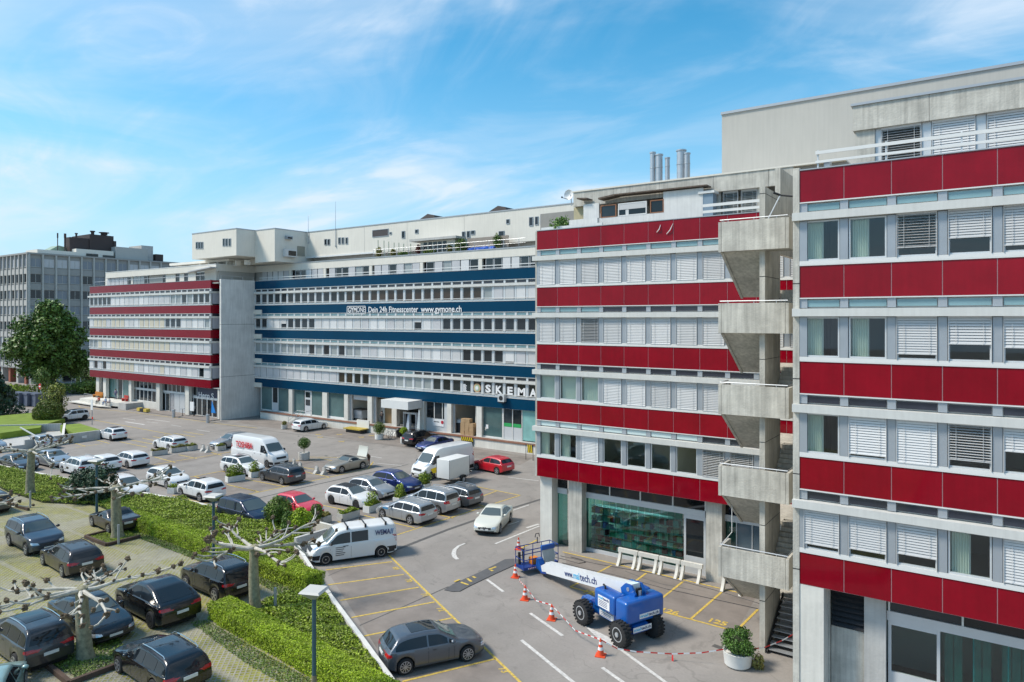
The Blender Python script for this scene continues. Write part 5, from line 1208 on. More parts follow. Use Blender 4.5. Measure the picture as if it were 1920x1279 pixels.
p, h = LR((-50.9, 37.1), 180); car('wagon', p, h, col=dgrey, L=4.6, W=1.84, H=1.49, wb=2.68, label='dark grey estate car seen from behind beside the white planter box')
def slk(root, k):
    b = MB(); y = k['wtop']+.12; x = k['ux'](.13); z0 = k['top'](x)
    n = 8; pts = []
    for i in range(n+1):
        t = i/n; pts.append((x-.25-.35*math.sin(t*1.4)+.1*t, z0+.05+.95*t))
    for i in range(n): b.face([(pts[i][0], -y, pts[i][1]), (pts[i][0], y, pts[i][1]), (pts[i+1][0], y, pts[i+1][1]), (pts[i+1][0], -y, pts[i+1][1])])
    for i in range(n): b.face([(pts[i][0]-.06, -y, pts[i][1]), (pts[i+1][0]-.06, -y, pts[i+1][1]), (pts[i+1][0]-.06, y, pts[i+1][1]), (pts[i][0]-.06, y, pts[i][1])])
    b.face([(pts[n][0], -y, pts[n][1]), (pts[n][0], y, pts[n][1]), (pts[n][0]-.06, y, pts[n][1]), (pts[n][0]-.06, -y, pts[n][1])])
    for yy in (-y, y):
        for i in range(n): b.face([(pts[i][0], yy, pts[i][1]), (pts[i+1][0], yy, pts[i+1][1]), (pts[i+1][0]-.06, yy, pts[i+1][1]), (pts[i][0]-.06, yy, pts[i][1])])
    b.build('boot_lid', cream, root, local=True, smooth=True)
p, h = LR((-48.7, 44.2), -94); car('roadster', p, h, col=beige, roof='black', L=4.13, W=1.8, H=1.3, wb=2.43, extra=slk, label='champagne coloured roadster with its boot lid standing wide open')
p, h = LR((-40.0, 35.4), 3, 1.8, 'R'); car('hatch', p, h, col=white, roof='black', rim='dark', L=4.25, W=1.79, H=1.45, wb=2.6, label='white hatchback with a black roof and black wheels between planter boxes')
car('hatch', (-40.7, 38.95), rad(1), col=silver, L=4.15, W=1.73, H=1.44, wb=2.51, label='older silver hatchback between the black roofed white hatchback and the blue car')
car('hatch', (-40.5, 41.6), rad(0), col=blue, L=4.5, W=1.85, H=1.52, wb=2.72, rim='dark', label='deep blue hatchback parked in front of the tall white van')
m_vyel = mat('van_yellow_stripe', (.85, .6, .02), .5); 
def box_(root, k):
    W = k['W']; b = MB(); b.yprism([(.9, .55), (1.9, .55), (2.2, .95), (1.5, 1.05), (.9, .8)], W/2-.02, W/2+.006); b.build('yellow_stripe', m_vyel, root, local=True)
car('bigvan', (-41.1, 47.9), rad(-97), name='delivery_van', cat='van', col=white, L=6.3, W=2.05, H=2.6, wb=4.0, fo=.95, r=.34, group='vans on the forecourt', rim='steel', label='plain white high roof van with a yellow flash behind the box trailer', extra=box_)
p, h = LR((-34.1, 34.9), 179); 
def sk(root, k):
    b = MB(); y = k['W']/2; b.box(.75, 1.25, y-.008, y+.005, .74, .84); b.build('door_print', mat('blue_door_print', (.03, .25, .5), .5), root, local=True)
car('wagon', p, h, col=silver, L=4.65, W=1.8, H=1.47, wb=2.69, rails=m_chrome, label='silver estate car with small blue print on its door, nearest of its row', extra=sk)
car('mpv', (-34.15, 38.7), H180, col=silver, L=4.4, W=1.78, H=1.68, wb=2.7, rails=m_chrome, label='silver compact people carrier standing between two estate cars')
p, h = LR((-33.9, 39.6+.45), 178); car('wagon', (-34.1, 41.1), rad(178), col=greym, L=4.65, W=1.82, H=1.47, wb=2.69, rails=m_chrome, label='dark grey estate car farthest of its row, below the white box trailer')
p, h = LR((-38.2, 50.8), 172); car('hatch', p, h, name='moving_car', col=red, L=4.25, W=1.77, H=1.46, wb=2.63, group='cars out on the lanes', label='bright red hatchback on the lane in front of the hazard striped stand')
p, h = LR((-27.0, 38.1), -70, 1.74); car('sedan', p, h, name='moving_car', col=cream, L=4.43, W=1.74, H=1.41, wb=2.6, group='cars out on the lanes', extra=lambda root, k: k['patch']([(-.10, .50), (0, .40), (.10, .50)], [(-.11, .60), (0, .58), (.11, .60)], 'front', m_trim, 'shield_grille', 6, 3, off=.012), label='cream white saloon with a shield shaped grille driving towards the barrier tape')
car('suv', (-52.9, 58.2), rad(88), col=black, L=4.5, W=1.78, H=1.66, wb=2.6, rails=m_trim, label='black SUV backed towards the forecourt at the loading dock entrance')
p, h = LR((-48.8, 56.7), -93); car('sedan', p, h, col=blue, L=4.6, W=1.78, H=1.38, wb=2.76, label='blue coupe parked beside the black SUV at the loading dock')
p, h = LR((-70.4, 57.7), 88, 1.8, 'R'); car('wagon', p, h, col=white, L=4.58, W=1.8, H=1.47, wb=2.73, label='white estate car parked alone along the loading dock beside the steel steps')
car('mpv', (-42.3, 28.9), rad(0), col=navy, L=4.75, W=1.95, H=1.72, wb=2.87, label='old dark blue people carrier behind the ivy bank')
car('hatch', (-41.2, 32.2), rad(0), col=red2, L=4.1, W=1.72, H=1.5, wb=2.5, label='light red hatchback with its nose behind the round bushes')
def wema(root, k):
    W = k['W']
    on_side(root, 'WEMA', .42, -1.25, -2.15, 1.46, W/2-.055, mat('wema_blue', (.04, .05, .14), .5), .005, side=1)
    on_side(root, '//', .42, -2.15, -2.35, 1.46, W/2-.06, mat('wema_blue2', (.03, .15, .4), .5), .008, side=1)
    b = MB(); [b.box(.5+.07*(i % 3), 1.05, W/2-.004, W/2+.006, .90-.11*i, .935-.11*i) for i in range(5)]; b.build('small_print', m_trim, root, local=True, kind='stuff')
    for x in (-1.9, -.7, .35):
        b = MB(); b.box(x-.03, x+.03, -.78, .78, 1.99, 2.03); b.build('roof_bar', m_trim, root, local=True)
        for s in (-1, 1): b = MB(); b.box(x-.05, x+.05, s*.78-.05, s*.78+.05, 1.85, 2.05); b.build('bar_foot', m_trim, root, local=True)
p, h = LR((-30.5, 27.8), -121, 1.93); car('van', p, h, name='delivery_van', cat='van', col=white, L=5.14, W=1.93, H=1.91, wb=3.2, fo=.9, r=.33, rim='steel', group='vans on the forecourt', label='white crew van with dark blue company lettering and three roof bars', extra=wema)
p, h = LR((-18.4, 21.2), 59, 1.8, 'R'); car('hatch', p, h, col=greym, L=4.27, W=1.8, H=1.45, wb=2.63, r=.325, rim='multi', roof='pano', label='metallic grey hatchback with large alloy wheels parked against the white retaining wall')
# upper lot
GZ = .4; GL = 'cars parked on the grass paver lot'
p, h = LR((-47.3, 16.9), -3, 1.88, 'R'); car('suv', p, h, z=GZ, group=GL, col=bluegrey, L=4.7, W=1.88, H=1.66, wb=2.79, rails=m_chrome, trim=True, r=.35, label='blue grey SUV with chrome roof rails facing the brown estate car')
p, h = LR((-41.9, 16.6), 176, 1.83); car('wagon', p, h, z=GZ, group=GL, col=brown, L=4.7, W=1.83, H=1.46, wb=2.86, rails=m_trim, label='dark brown estate car seen from behind with a glossy roof')
car('wagon', (-59.4, 19.3), rad(180), z=GZ, group=GL, col=dgrey, L=4.7, W=1.82, H=1.46, wb=2.8, label='dark car whose tail shows at the left picture edge above the lot')
p, h = LR((-47.5, 21.6), 177, 1.79); car('roadster', p, h, z=GZ, group=GL, col=brown, roof='black', L=4.24, W=1.79, H=1.29, wb=2.5, label='grey brown two seat roadster with a black top behind a tree trunk')
p, h = LR((-32.2, 19.3), 178, 1.84); car('suv', p, h, z=GZ, group=GL, col=black, L=4.44, W=1.84, H=1.68, wb=2.66, rails=m_chrome, r=.345, trim=True, label='black SUV seen from behind beside the third tree and the clipped hedge')
car('coupesuv', (-32.0, 17.0), rad(178), z=GZ, group=GL, col=black, L=4.8, W=1.95, H=1.70, wb=2.9, r=.37, rim='dark', label='glossy black coupe shaped SUV with slim red lights')
car('sedan', (-32.6, 14.5), rad(-2), z=GZ, group=GL, col=black, L=4.9, W=1.86, H=1.45, wb=2.93, r=.34, label='black saloon facing forward behind the nearest tree trunk')
p, h = LR((-32.45, 11.1), 179, 1.82); car('suv', (-32.5, 11.95), rad(179), z=GZ, group=GL, col=dgrey2, L=4.65, W=1.82, H=1.70, wb=2.7, rails=m_chrome, r=.35, roof='pano', label='dark grey SUV with a glass roof nearest the left bottom corner')
p, h = LR((-26.35, 13.2), 178, 1.83); car('wagon', (-26.3, 14.1), rad(177), z=GZ, group=GL, col=black, L=4.7, W=1.83, H=1.45, wb=2.8, rails=m_chrome, label='black estate car with silver roof rails at the bottom edge of the lot')
car('hatch', (-28.9, 9.5), rad(150), z=GZ, group=GL, col=teal, L=3.9, W=1.7, H=1.42, wb=2.45, label='pale teal car whose roof and mirror show in the bottom left corner')
# ============================================================ upper parking lot, walls, planting
def paver():
    m = bpy.data.materials.new('grass_pavers'); m.use_nodes = True; n = m.node_tree.nodes; l = m.node_tree.links; b = n['Principled BSDF']; b.inputs['Roughness'].default_value = .95; b.inputs['Specular IOR Level'].default_value = .2
    geo = n.new('ShaderNodeNewGeometry')
    def M2(op, a, c=None, d=None):
        x = n.new('ShaderNodeMath'); x.operation = op
        for i, v in enumerate((a, c, d)):
            if v is None: continue
            if isinstance(v, (int, float)): x.inputs[i].default_value = v
            else: l.new(v, x.inputs[i])
        return x.outputs[0]
    mp = n.new('ShaderNodeMapping'); mp.inputs['Rotation'].default_value = (0, 0, rad(45)); l.new(geo.outputs['Position'], mp.inputs[0])
    sp = n.new('ShaderNodeSeparateXYZ'); l.new(mp.outputs[0], sp.inputs[0])
    def cell(o): return M2('ABSOLUTE', M2('SUBTRACT', M2('FRACT', M2('MULTIPLY', o, 1/.20)), .5))
    hole = M2('MAXIMUM', cell(sp.outputs[0]), cell(sp.outputs[1]))
    def nz(sc, det=5, a=.3, c=.7, lo=0., hi=1.):
        t = n.new('ShaderNodeTexNoise'); t.inputs['Scale'].default_value = sc; t.inputs['Detail'].default_value = det; t.inputs['Roughness'].default_value = .65; l.new(geo.outputs['Position'], t.inputs['Vector'])
        r = n.new('ShaderNodeMapRange'); r.inputs[1].default_value = a; r.inputs[2].default_value = c; r.inputs[3].default_value = lo; r.inputs[4].default_value = hi; l.new(t.outputs['Fac'], r.inputs[0]); return r.outputs[0]
    holem = n.new('ShaderNodeMapRange'); holem.inputs[1].default_value = .30; holem.inputs[2].default_value = .36; holem.inputs[3].default_value = 1; holem.inputs[4].default_value = 0; l.new(hole, holem.inputs[0])
    sw = n.new('ShaderNodeSeparateXYZ'); l.new(geo.outputs['Position'], sw.inputs[0])
    lane = M2('LESS_THAN', M2('ABSOLUTE', M2('SUBTRACT', M2('FRACT', M2('MULTIPLY', M2('ADD', sw.outputs[1], .35), 1/2.45)), .5)), .055)
    lane2 = M2('LESS_THAN', M2('ABSOLUTE', M2('SUBTRACT', M2('FRACT', M2('MULTIPLY', M2('ADD', sw.outputs[0], 3.0), 1/10.5)), .5)), .10)
    lanes = M2('MAXIMUM', lane, lane2)
    moss = nz(.28, 5, .40, .62, 0, 1); moss2 = nz(1.6, 5, .35, .7, .15, 1)
    gfac = M2('MINIMUM', M2('ADD', M2('MULTIPLY', holem.outputs[0], nz(.7, 4, .25, .6, .25, 1.0)), M2('MULTIPLY', M2('MULTIPLY', moss, moss2), .75)), 1.0)
    gfac = M2('MULTIPLY', gfac, M2('SUBTRACT', 1.0, M2('MULTIPLY', lanes, .6)))
    c1 = n.new('ShaderNodeVectorMath'); c1.operation = 'SCALE'; c1.inputs[0].default_value = (.34, .32, .27); l.new(nz(2.5, 6, .25, .75, .8, 1.2), c1.inputs['Scale'])
    c2 = n.new('ShaderNodeVectorMath'); c2.operation = 'SCALE'; c2.inputs[0].default_value = (.27, .26, .06); l.new(nz(3.2, 6, .25, .75, .55, 1.35), c2.inputs['Scale'])
    mx = n.new('ShaderNodeMix'); mx.data_type = 'RGBA'; l.new(gfac, mx.inputs[0]); l.new(c1.outputs[0], mx.inputs[6]); l.new(c2.outputs[0], mx.inputs[7]); l.new(mx.outputs[2], b.inputs['Base Color'])
    bn = n.new('ShaderNodeBump'); bn.inputs['Strength'].default_value = .7; bn.inputs['Distance'].default_value = .03; l.new(M2('ADD', M2('MULTIPLY', holem.outputs[0], -1.0), nz(14, 3, .2, .8, 0, .8)), bn.inputs['Height']); l.new(bn.outputs[0], b.inputs['Normal'])
    MATS['paver'] = m; return m
m_pav = paver()
m_soil = mat('dark_soil', (.06, .045, .03), .95, var=.3, vscale=3)
m_hedge = mat('hedge_leaf', (.27, .37, .010), .6, island=.6, var=.3, vscale=1.2)
m_ivy = mat('ivy_leaf', (.235, .31, .022), .55, island=.65, var=.35, vscale=1.5)
m_grass = mat('lawn_grass', (.24, .31, .035), .8, island=.4, var=.25, vscale=.8)
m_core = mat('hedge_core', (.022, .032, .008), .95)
m_dleaf = mat('dark_tree_leaf', (.095, .165, .025), .55, island=.5, var=.3, vscale=.5)
m_conif = mat('conifer_needle', (.035, .075, .035), .6, island=.5, var=.3, vscale=1)
m_yleaf = mat('yellow_green_leaf', (.20, .22, .03), .6, island=.4)
m_mleaf = mat('mid_green_leaf', (.12, .185, .025), .6, island=.5, var=.2, vscale=2)
m_bark = mat('plane_bark', (.50, .47, .40), .9, var=.35, vscale=5, bump=.6, bscale=12)
m_barkg = mat('mossy_bark', (.27, .25, .165), .9, var=.5, vscale=6, bump=.7, bscale=10)
m_knob = mat('pruned_knob', (.13, .095, .06), .95, var=.4, vscale=10, bump=.8, bscale=25)
LOTP = [(-130, 25), (-76.1, 25.6), (-70.9, 26.0), (-52.4, 28.2), (-49, 28.6), (-34.55, 28.6), (-34.55, 26.6), (-29.8, 24.2), (-18.3, 18.5), (-5, 12), (-5, -25), (-130, -25)]
g = MB(); g.prism(LOTP, -.02, .4); struct('pavement', g, m_pav)
rwl = thing('retaining_wall', 'low whitewashed concrete retaining wall between the planting and the asphalt', 'retaining wall', (-40, 27, 0))
chain = [(-76.1, 25.7), (-70.9, 26.1), (-52.4, 28.3), (-49, 28.75), (-36.3, 29.0)]
for i in range(len(chain)-1): b = MB(); b.seg(chain[i], chain[i+1], .22, 0, .52); b.build('wall_section', m_concl, rwl)
for a, c, zt in (((-34.4, 26.75), (-32.2, 25.6), .62), ((-32.2, 25.6), (-29.7, 24.3), .60), ((-29.7, 24.3), (-26.9, 22.9), .58), ((-26.9, 22.9), (-22.5, 20.75), .55), ((-22.5, 20.75), (-18.2, 18.62), .55), ((-18.2, 18.62), (-5.2, 12.2), .55)):
    b = MB(); b.seg(a, c, .20, 0, zt); b.build('wall_section', mat('whitewashed_concrete', (.66, .65, .61), .8, var=.12, vscale=2, bump=.3), rwl)
b = MB(); b.seg((-34.4, 26.7), (-34.3, 29.0), .22, 0, .95); b.build('wall_section', m_concg, rwl)
b = MB(); b.seg((-36.3, 29.9), (-33.9, 29.95), .2, 0, .85); b.build('wall_section', m_concl, rwl)
def rnd_poly(poly, n):
    xs = [p[0] for p in poly]; ys = [p[1] for p in poly]; out_ = []
    P_ = np.array(poly)
    while len(out_) < n:
        q = NR.rand(n*2, 2)*[max(xs)-min(xs), max(ys)-min(ys)]+[min(xs), min(ys)]
        ins = np.zeros(len(q), bool); j = len(P_)-1
        for i in range(len(P_)):
            c = ((P_[i, 1] > q[:, 1]) != (P_[j, 1] > q[:, 1])) & (q[:, 0] < (P_[j, 0]-P_[i, 0])*(q[:, 1]-P_[i, 1])/(P_[j, 1]-P_[i, 1]+1e-12)+P_[i, 0]); ins ^= c; j = i
        out_ += q[ins].tolist()
    return np.array(out_[:n])
def wave(x, y, s=1.0): return (np.sin(x*1.7*s+1)*np.cos(y*2.1*s)+np.sin(x*.7*s+y*1.3*s)+.6*np.sin(x*3.9*s-y*3.1*s))/2.6
def ground_leaves(name, poly, n, z0, amp, size, m, label, cat):
    q = rnd_poly(poly, n); h = z0+amp*(.5+.5*wave(q[:, 0], q[:, 1]))*NR.rand(n)**.5
    o = leafcloud(name, np.column_stack([q, h]), size, m, kind='stuff', nrm=(0, 0, 1), tilt=.8); tag(o, label, cat, kind='stuff'); return o
def hedge(a, c, wdt, z0, z1, n, label, seed=0):
    th = thing('hedge', label, 'hedge', ((a[0]+c[0])/2, (a[1]+c[1])/2, z0)); dx, dy = c[0]-a[0], c[1]-a[1]; L_ = math.hypot(dx, dy); ux_, uy_ = dx/L_, dy/L_
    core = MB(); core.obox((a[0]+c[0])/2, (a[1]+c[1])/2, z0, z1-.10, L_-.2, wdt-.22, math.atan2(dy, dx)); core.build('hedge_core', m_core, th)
    hh = z1-z0; S_ = [L_*wdt*2.2, L_*hh, L_*hh, wdt*hh, wdt*hh]; pr = np.array(S_)/sum(S_); k = NR.choice(5, size=n, p=pr)
    t = NR.rand(n)*L_; s = (NR.rand(n)-.5)*wdt; zz = NR.rand(n)*hh; nr = np.zeros((n, 3))
    m0 = k == 0; zz[m0] = hh; nr[m0] = (0, 0, 1)
    for q, sg in ((1, -1), (2, 1)): mm = k == q; s[mm] = sg*wdt/2; nr[mm] = (-uy_*sg, ux_*sg, .3)
    mm = k == 3; t[mm] = 0; nr[mm] = (-ux_, -uy_, .3); mm = k == 4; t[mm] = L_; nr[mm] = (ux_, uy_, .3)
    w_ = wave(t+seed, s*3+zz*2, 1.3)
    zz += np.where(m0, .06*w_+(NR.rand(n)-.5)*.09, 0); s += np.where(m0, 0, 1)*np.sign(s)*(.07*w_+(NR.rand(n)-.6)*.12)
    edge = np.clip((np.abs(s)-wdt*.40)/(wdt*.12), 0, 1); zz -= np.where(m0, edge*.10, 0)
    px = a[0]+ux_*t-uy_*s; py = a[1]+uy_*t+ux_*s
    leafcloud('foliage', np.column_stack([px, py, z0+zz]), .055, m_hedge, th, nrm=nr, off=th.location[:], tilt=.7); return th
hedge((-49.5, 23.55), (-28.0, 23.0), 1.15, .4, 1.2, 120000, 'long clipped green hedge running behind the bare trees to the white crew van')
hedge((-29.3, 18.55), (-16.6, 17.45), 1.1, .4, 1.15, 95000, 'short clipped green hedge in front of the nearest lamp post', 9)
b1 = [(-50, 24.1), (-50, 28.5), (-36, 28.7), (-34.6, 26.5), (-29.8, 24.1), (-28.5, 23.5)]
b2 = [(-28.6, 19.0), (-28.6, 22.2), (-27.2, 22.9), (-22.6, 20.6), (-15.5, 17.2), (-17, 18)]
b3 = [(-76, 23.4), (-76, 25.5), (-70.9, 25.9), (-52.4, 28.1), (-49.8, 28.4), (-49.8, 24), (-54, 24.3), (-58, 22.4), (-64, 22.2)]
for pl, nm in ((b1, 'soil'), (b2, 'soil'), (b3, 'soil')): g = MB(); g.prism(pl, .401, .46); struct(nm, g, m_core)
ground_leaves('ivy', b1, 70000, .45, .55, .095, m_ivy, 'bright green ivy bank between the long hedge and the retaining wall', 'ivy')
ground_leaves('weeds', b2, 30000, .42, .45, .10, m_ivy, 'weedy green strip between the short hedge and the white wall', 'weeds')
ground_leaves('grass', b3, 42000, .45, .35, .11, m_grass, 'long green grass around the leftmost pollarded tree', 'grass')
ground_leaves('weeds', [(-31.6, 12.0), (-31.8, 15.0), (-28.6, 14.2), (-28.3, 12.2)], 6000, .40, .16, .07, m_mleaf, 'green weeds in the bed at the foot of the nearest tree', 'weeds')
ground_leaves('weeds', [(-46.4, 20.4), (-46.4, 22.6), (-43.9, 22.2), (-43.9, 20.4)], 3500, .45, .12, .07, m_grass, 'grass in the framed bed at the foot of the second tree', 'weeds')
ground_leaves('weeds', [(-50, 22.3), (-50, 22.95), (-28.4, 22.4), (-28.4, 21.5), (-31, 21.9), (-40, 22.1)], 9000, .40, .10, .07, m_mleaf, 'weeds creeping onto the pavers in front of the long hedge', 'weeds')
ground_leaves('weeds', [(-29.6, 17.3), (-29.3, 17.9), (-17, 16.8), (-17, 16.2), (-24, 16.5)], 7000, .40, .10, .06, m_mleaf, 'weeds creeping onto the pavers in front of the short hedge', 'weeds')
m_timber = mat('old_timber_edge', (.09, .06, .045), .95, var=.3, vscale=4)
for (pts, lb) in (([(-46.6, 22.6), (-46.5, 20.3), (-43.8, 20.3), (-43.8, 22.3)], 'weathered timber edging around the second tree'), ([(-31.9, 12.0), (-28.3, 11.8), (-28.2, 14.0)], 'weathered timber edging beside the nearest tree'), ([(-61.6, 20.6), (-56.5, 20.9)], 'weathered timber edging below the leftmost tree')):
    e = thing('timber_edging', lb, 'edging', (pts[0][0], pts[0][1], .4))
    for i in range(len(pts)-1): b = MB(); b.seg(pts[i], pts[i+1], .16, .39, .60-.004*i); b.build('board', m_timber, e)
# ------------------------------------------------------------ pollarded trees
def pollard(pos, z0, h, span, seed, label, nl=7, r0=.27, az0=0.0, dirs=None):
    rr = random.Random(seed); root = thing('plane_tree', label, 'tree', (pos[0], pos[1], z0), 0, 'pollarded plane trees')
    ox, oy = pos; topz = z0+h
    b = MB(); pts = []; rs = []
    for i in range(9):
        t = i/8; pts.append((ox+.07*math.sin(t*3+seed), oy+.07*math.cos(t*2.3+seed), z0+h*t)); rs.append(r0*(1.25 if i == 0 else 1.0-.28*t)+(.03 if i == 8 else 0))
    b.tube(pts, rs, 14); b.ball((pts[-1][0], pts[-1][1], topz), r0*.85, 10, 6, .12, (1, 1, .7)); b.build('trunk', m_barkg, root, smooth=True)
    tc_ = Vector((pts[-1][0], pts[-1][1], topz-.02))
    def knob(mb, p, r): mb.ball(p, r, 7, 5, .32); [mb.tube([p, p+Vector((rr.uniform(-1, 1), rr.uniform(-1, 1), rr.uniform(.1, 1)))*r*1.5], [r*.25, r*.08], 4) for _ in range(4)]
    for k in range(nl):
        az = az0+2*PI*k/nl+rr.uniform(-.25, .25) if dirs is None else dirs[k]
        Lm = span*rr.uniform(.75, 1.1); d = Vector((math.cos(az), math.sin(az), rr.uniform(.02, .13))); p = tc_.copy(); P_ = [p.copy()]; Rr = [.10]
        limb = MB(); kn = MB(); ns = 5
        for i in range(ns):
            d = (d+Vector((rr.uniform(-.28, .28), rr.uniform(-.28, .28), rr.uniform(-.16, .15)))).normalized()
            p = p+d*(Lm/ns); P_.append(p.copy()); Rr.append(.092*(1-.62*(i+1)/ns))
            if i >= 1:
                if rr.random() < .55: knob(kn, p+Vector((0, 0, .05)), rr.uniform(.06, .09))
                for _ in range(rr.choice([1, 1, 2])):
                    sgn = rr.choice([-1, 1]); q = p.copy(); e = (d+Vector((-d.y, d.x, rr.uniform(-.2, .4)))*sgn*rr.uniform(.5, 1.1)); e.normalize(); Q = [q.copy()]; QR = [.042]
                    Ls = rr.uniform(.5, 1.15)*span/2.9
                    for j in range(3):
                        e = (e+Vector((rr.uniform(-.35, .35), rr.uniform(-.35, .35), rr.uniform(-.2, .4)))).normalized(); q = q+e*Ls/3; Q.append(q.copy()); QR.append(.038-.006*j)
                    limb.tube(Q, QR, 6); knob(kn, q, rr.uniform(.075, .125))
        limb.tube(P_, Rr, 8); knob(kn, p, rr.uniform(.10, .14))
        lo = limb.build('limb', m_bark, root, smooth=True); kn.build('knob', m_knob, lo, kind='stuff')
    return root
pollard((-61.4, 22.9), .4, 3.4, 3.0, 3, 'leftmost pollarded plane tree standing in long grass', r0=.33)
pollard((-45.0, 21.5), .4, 3.1, 3.0, 8, 'pollarded plane tree in the timber framed bed beside the brown roadster', r0=.34)
pollard((-28.4, 19.8), .4, 2.95, 3.1, 21, 'pollarded plane tree between the two clipped hedges', nl=8, r0=.27)
pollard((-30.1, 13.1), .4, 2.75, 2.75, 14, 'nearest pollarded plane tree among the black cars at the bottom left', nl=8, r0=.30, az0=.2)
pollard((-48.6, 14.4), .4, 2.9, 2.9, 5, 'pollarded plane tree whose limb tips reach in from the left picture edge')
# ------------------------------------------------------------ lamp posts
m_lampb = mat('lamp_post_blue', (.045, .105, .135), .45, metal=.3)
for (x, y, zt, lb) in ((-49.9, 22.5, 4.5, 'blue lamp post with a square white hood beyond the dark green bush'), (-34.7, 21.6, 4.5, 'blue lamp post between the black SUV and the long hedge'), (-19.7, 16.1, 4.5, 'nearest blue lamp post in front of the short hedge with a large square hood')):
    lp = thing('lamp_post', lb, 'lamp post', (x, y, .4), 0, 'square hooded lamp posts')
    b = MB(); b.tube([(x, y, .4), (x, y, zt-.28)], .075, 10); b.build('pole', m_lampb, lp, smooth=True); b = MB(); b.tube([(x, y, .4), (x, y, 1.5)], .09, 10); b.build('pole_base', mat('lamp_base_brown', (.20, .17, .11), .6) if x > -22 else m_lampb, lp, smooth=True)
    b = MB(); s = .38; a = rad(22); c, sn = math.cos(a), math.sin(a)
    def rt(u, v, z): return (x+u*c-v*sn, y+u*sn+v*c, z)
    q = [rt(-.09, -.09, zt-.30), rt(.09, -.09, zt-.30), rt(.09, .09, zt-.30), rt(-.09, .09, zt-.30), rt(-s, -s, zt-.02), rt(s, -s, zt-.02), rt(s, s, zt-.02), rt(-s, s, zt-.02)]
    b.v = q; b.f = [(3, 2, 1, 0), (0, 1, 5, 4), (1, 2, 6, 5), (2, 3, 7, 6), (3, 0, 4, 7), (4, 5, 6, 7)]; b.build('lamp_shade', mat('lamp_shade_green_grey', (.22, .26, .24), .4), lp)
    b = MB(); b.v = [rt(-s-.02, -s-.02, zt-.018), rt(s+.02, -s-.02, zt-.018), rt(s+.02, s+.02, zt-.018), rt(-s-.02, s+.02, zt-.018), rt(-s*.9, -s*.9, zt+.05), rt(s*.9, -s*.9, zt+.05), rt(s*.9, s*.9, zt+.05), rt(-s*.9, s*.9, zt+.05)]; b.f = [(3, 2, 1, 0), (0, 1, 5, 4), (1, 2, 6, 5), (2, 3, 7, 6), (3, 0, 4, 7), (4, 5, 6, 7)]; b.build('lamp_hood', mat('lamp_hood_white', (.55, .54, .50), .5), lp)
for (x, y, lb) in ((-57.3, 21.3, 'thin grey post in the grass beside the leftmost tree'), (-43.6, 20.9, 'short grey post at the timber bed of the second tree'), (-27.6, 20.3, 'short grey post beside the trunk between the hedges')):
    b = MB(); b.box(x-.05, x+.05, y-.05, y+.05, .4, 1.6 if x < -30 else 1.5); solo('marker_post', b, m_alu, lb, 'post', (x, y, .4), 'short grey marker posts')
# ------------------------------------------------------------ bushes and trees
def blobpts(c, r, n, lump=.25, seed=0, shell=.55):
    v = NR.normal(size=(n, 3)); v /= np.linalg.norm(v, axis=1, keepdims=True); rr = (shell+(1-shell)*NR.rand(n, 1)**.6)
    l = 1+lump*np.sin(v[:, :1]*5+seed)*np.cos(v[:, 1:2]*4+seed*2)+lump*.5*np.sin(v[:, 2:]*9+v[:, :1]*7+seed); nr = v.copy()
    return np.array(c)+v*rr*l*np.array(r), nr
def bush(name, pos, r, n, m, label, cat='bush', size=.12, seed=0, trunk=False, lump=.2, group=None, kindn='foliage'):
    th = thing(name, label, cat, pos, 0, group); c = (pos[0], pos[1], pos[2]+r[2]*(1.0 if not trunk else 1.0)+(trunk or 0))
    p, nr = blobpts(c, r, n, lump, seed); p[:, 2] = np.maximum(p[:, 2], pos[2]+.03)
    leafcloud(kindn, p, size, m, th, nrm=nr, off=pos, tilt=.9)
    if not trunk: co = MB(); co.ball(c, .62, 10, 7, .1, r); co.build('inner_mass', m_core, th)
    else:
        b = MB(); b.tube([pos, (pos[0], pos[1], c[2])], [.06, .03], 7); b.build('trunk', m_barkg, th)
    return th
bush('bush', (-55.6, 24.9, .42), (1.75, 1.6, 1.2), 9000, m_conif, 'dark green spreading bush right of the leftmost pollarded tree', size=.17, seed=2, lump=.3)
bush('bush', (-103.6, 40.6, 0), (1.8, 1.8, 1.6), 10000, mat('round_bush_leaf', (.12, .15, .02), .6, island=.45, var=.25, vscale=1), 'round yellow green bush beside the white black roofed SUV', size=.2, seed=1, lump=.08)
bush('bush', (-106.8, 42.6, 0), (1.7, 1.7, 2.6), 2600, m_yleaf, 'thin pale yellow green shrub rising behind the round bush', size=.22, seed=4, lump=.35)
for q, (p_, y_, r_, lb, m_) in enumerate((((521, 0), 986, (.85, .85, .95), 'big round green bush in front of the red car', m_mleaf), ((543, 0), 1003, (.5, .5, .75), 'dark bush between the two rounder bushes', m_dleaf), ((563, 0), 1003, (.8, .75, .85), 'bright clipped bush at the end of the ivy bank', m_hedge), ((593, 0), 976, (.4, .4, .55), 'small bushy shrub in front of the red car door', m_mleaf))):
    gx, gy = G(p_[0], y_, .4); bush('bush', (gx, gy, .4), r_, 5200, m_, lb, size=.12, seed=q+5, lump=.12)
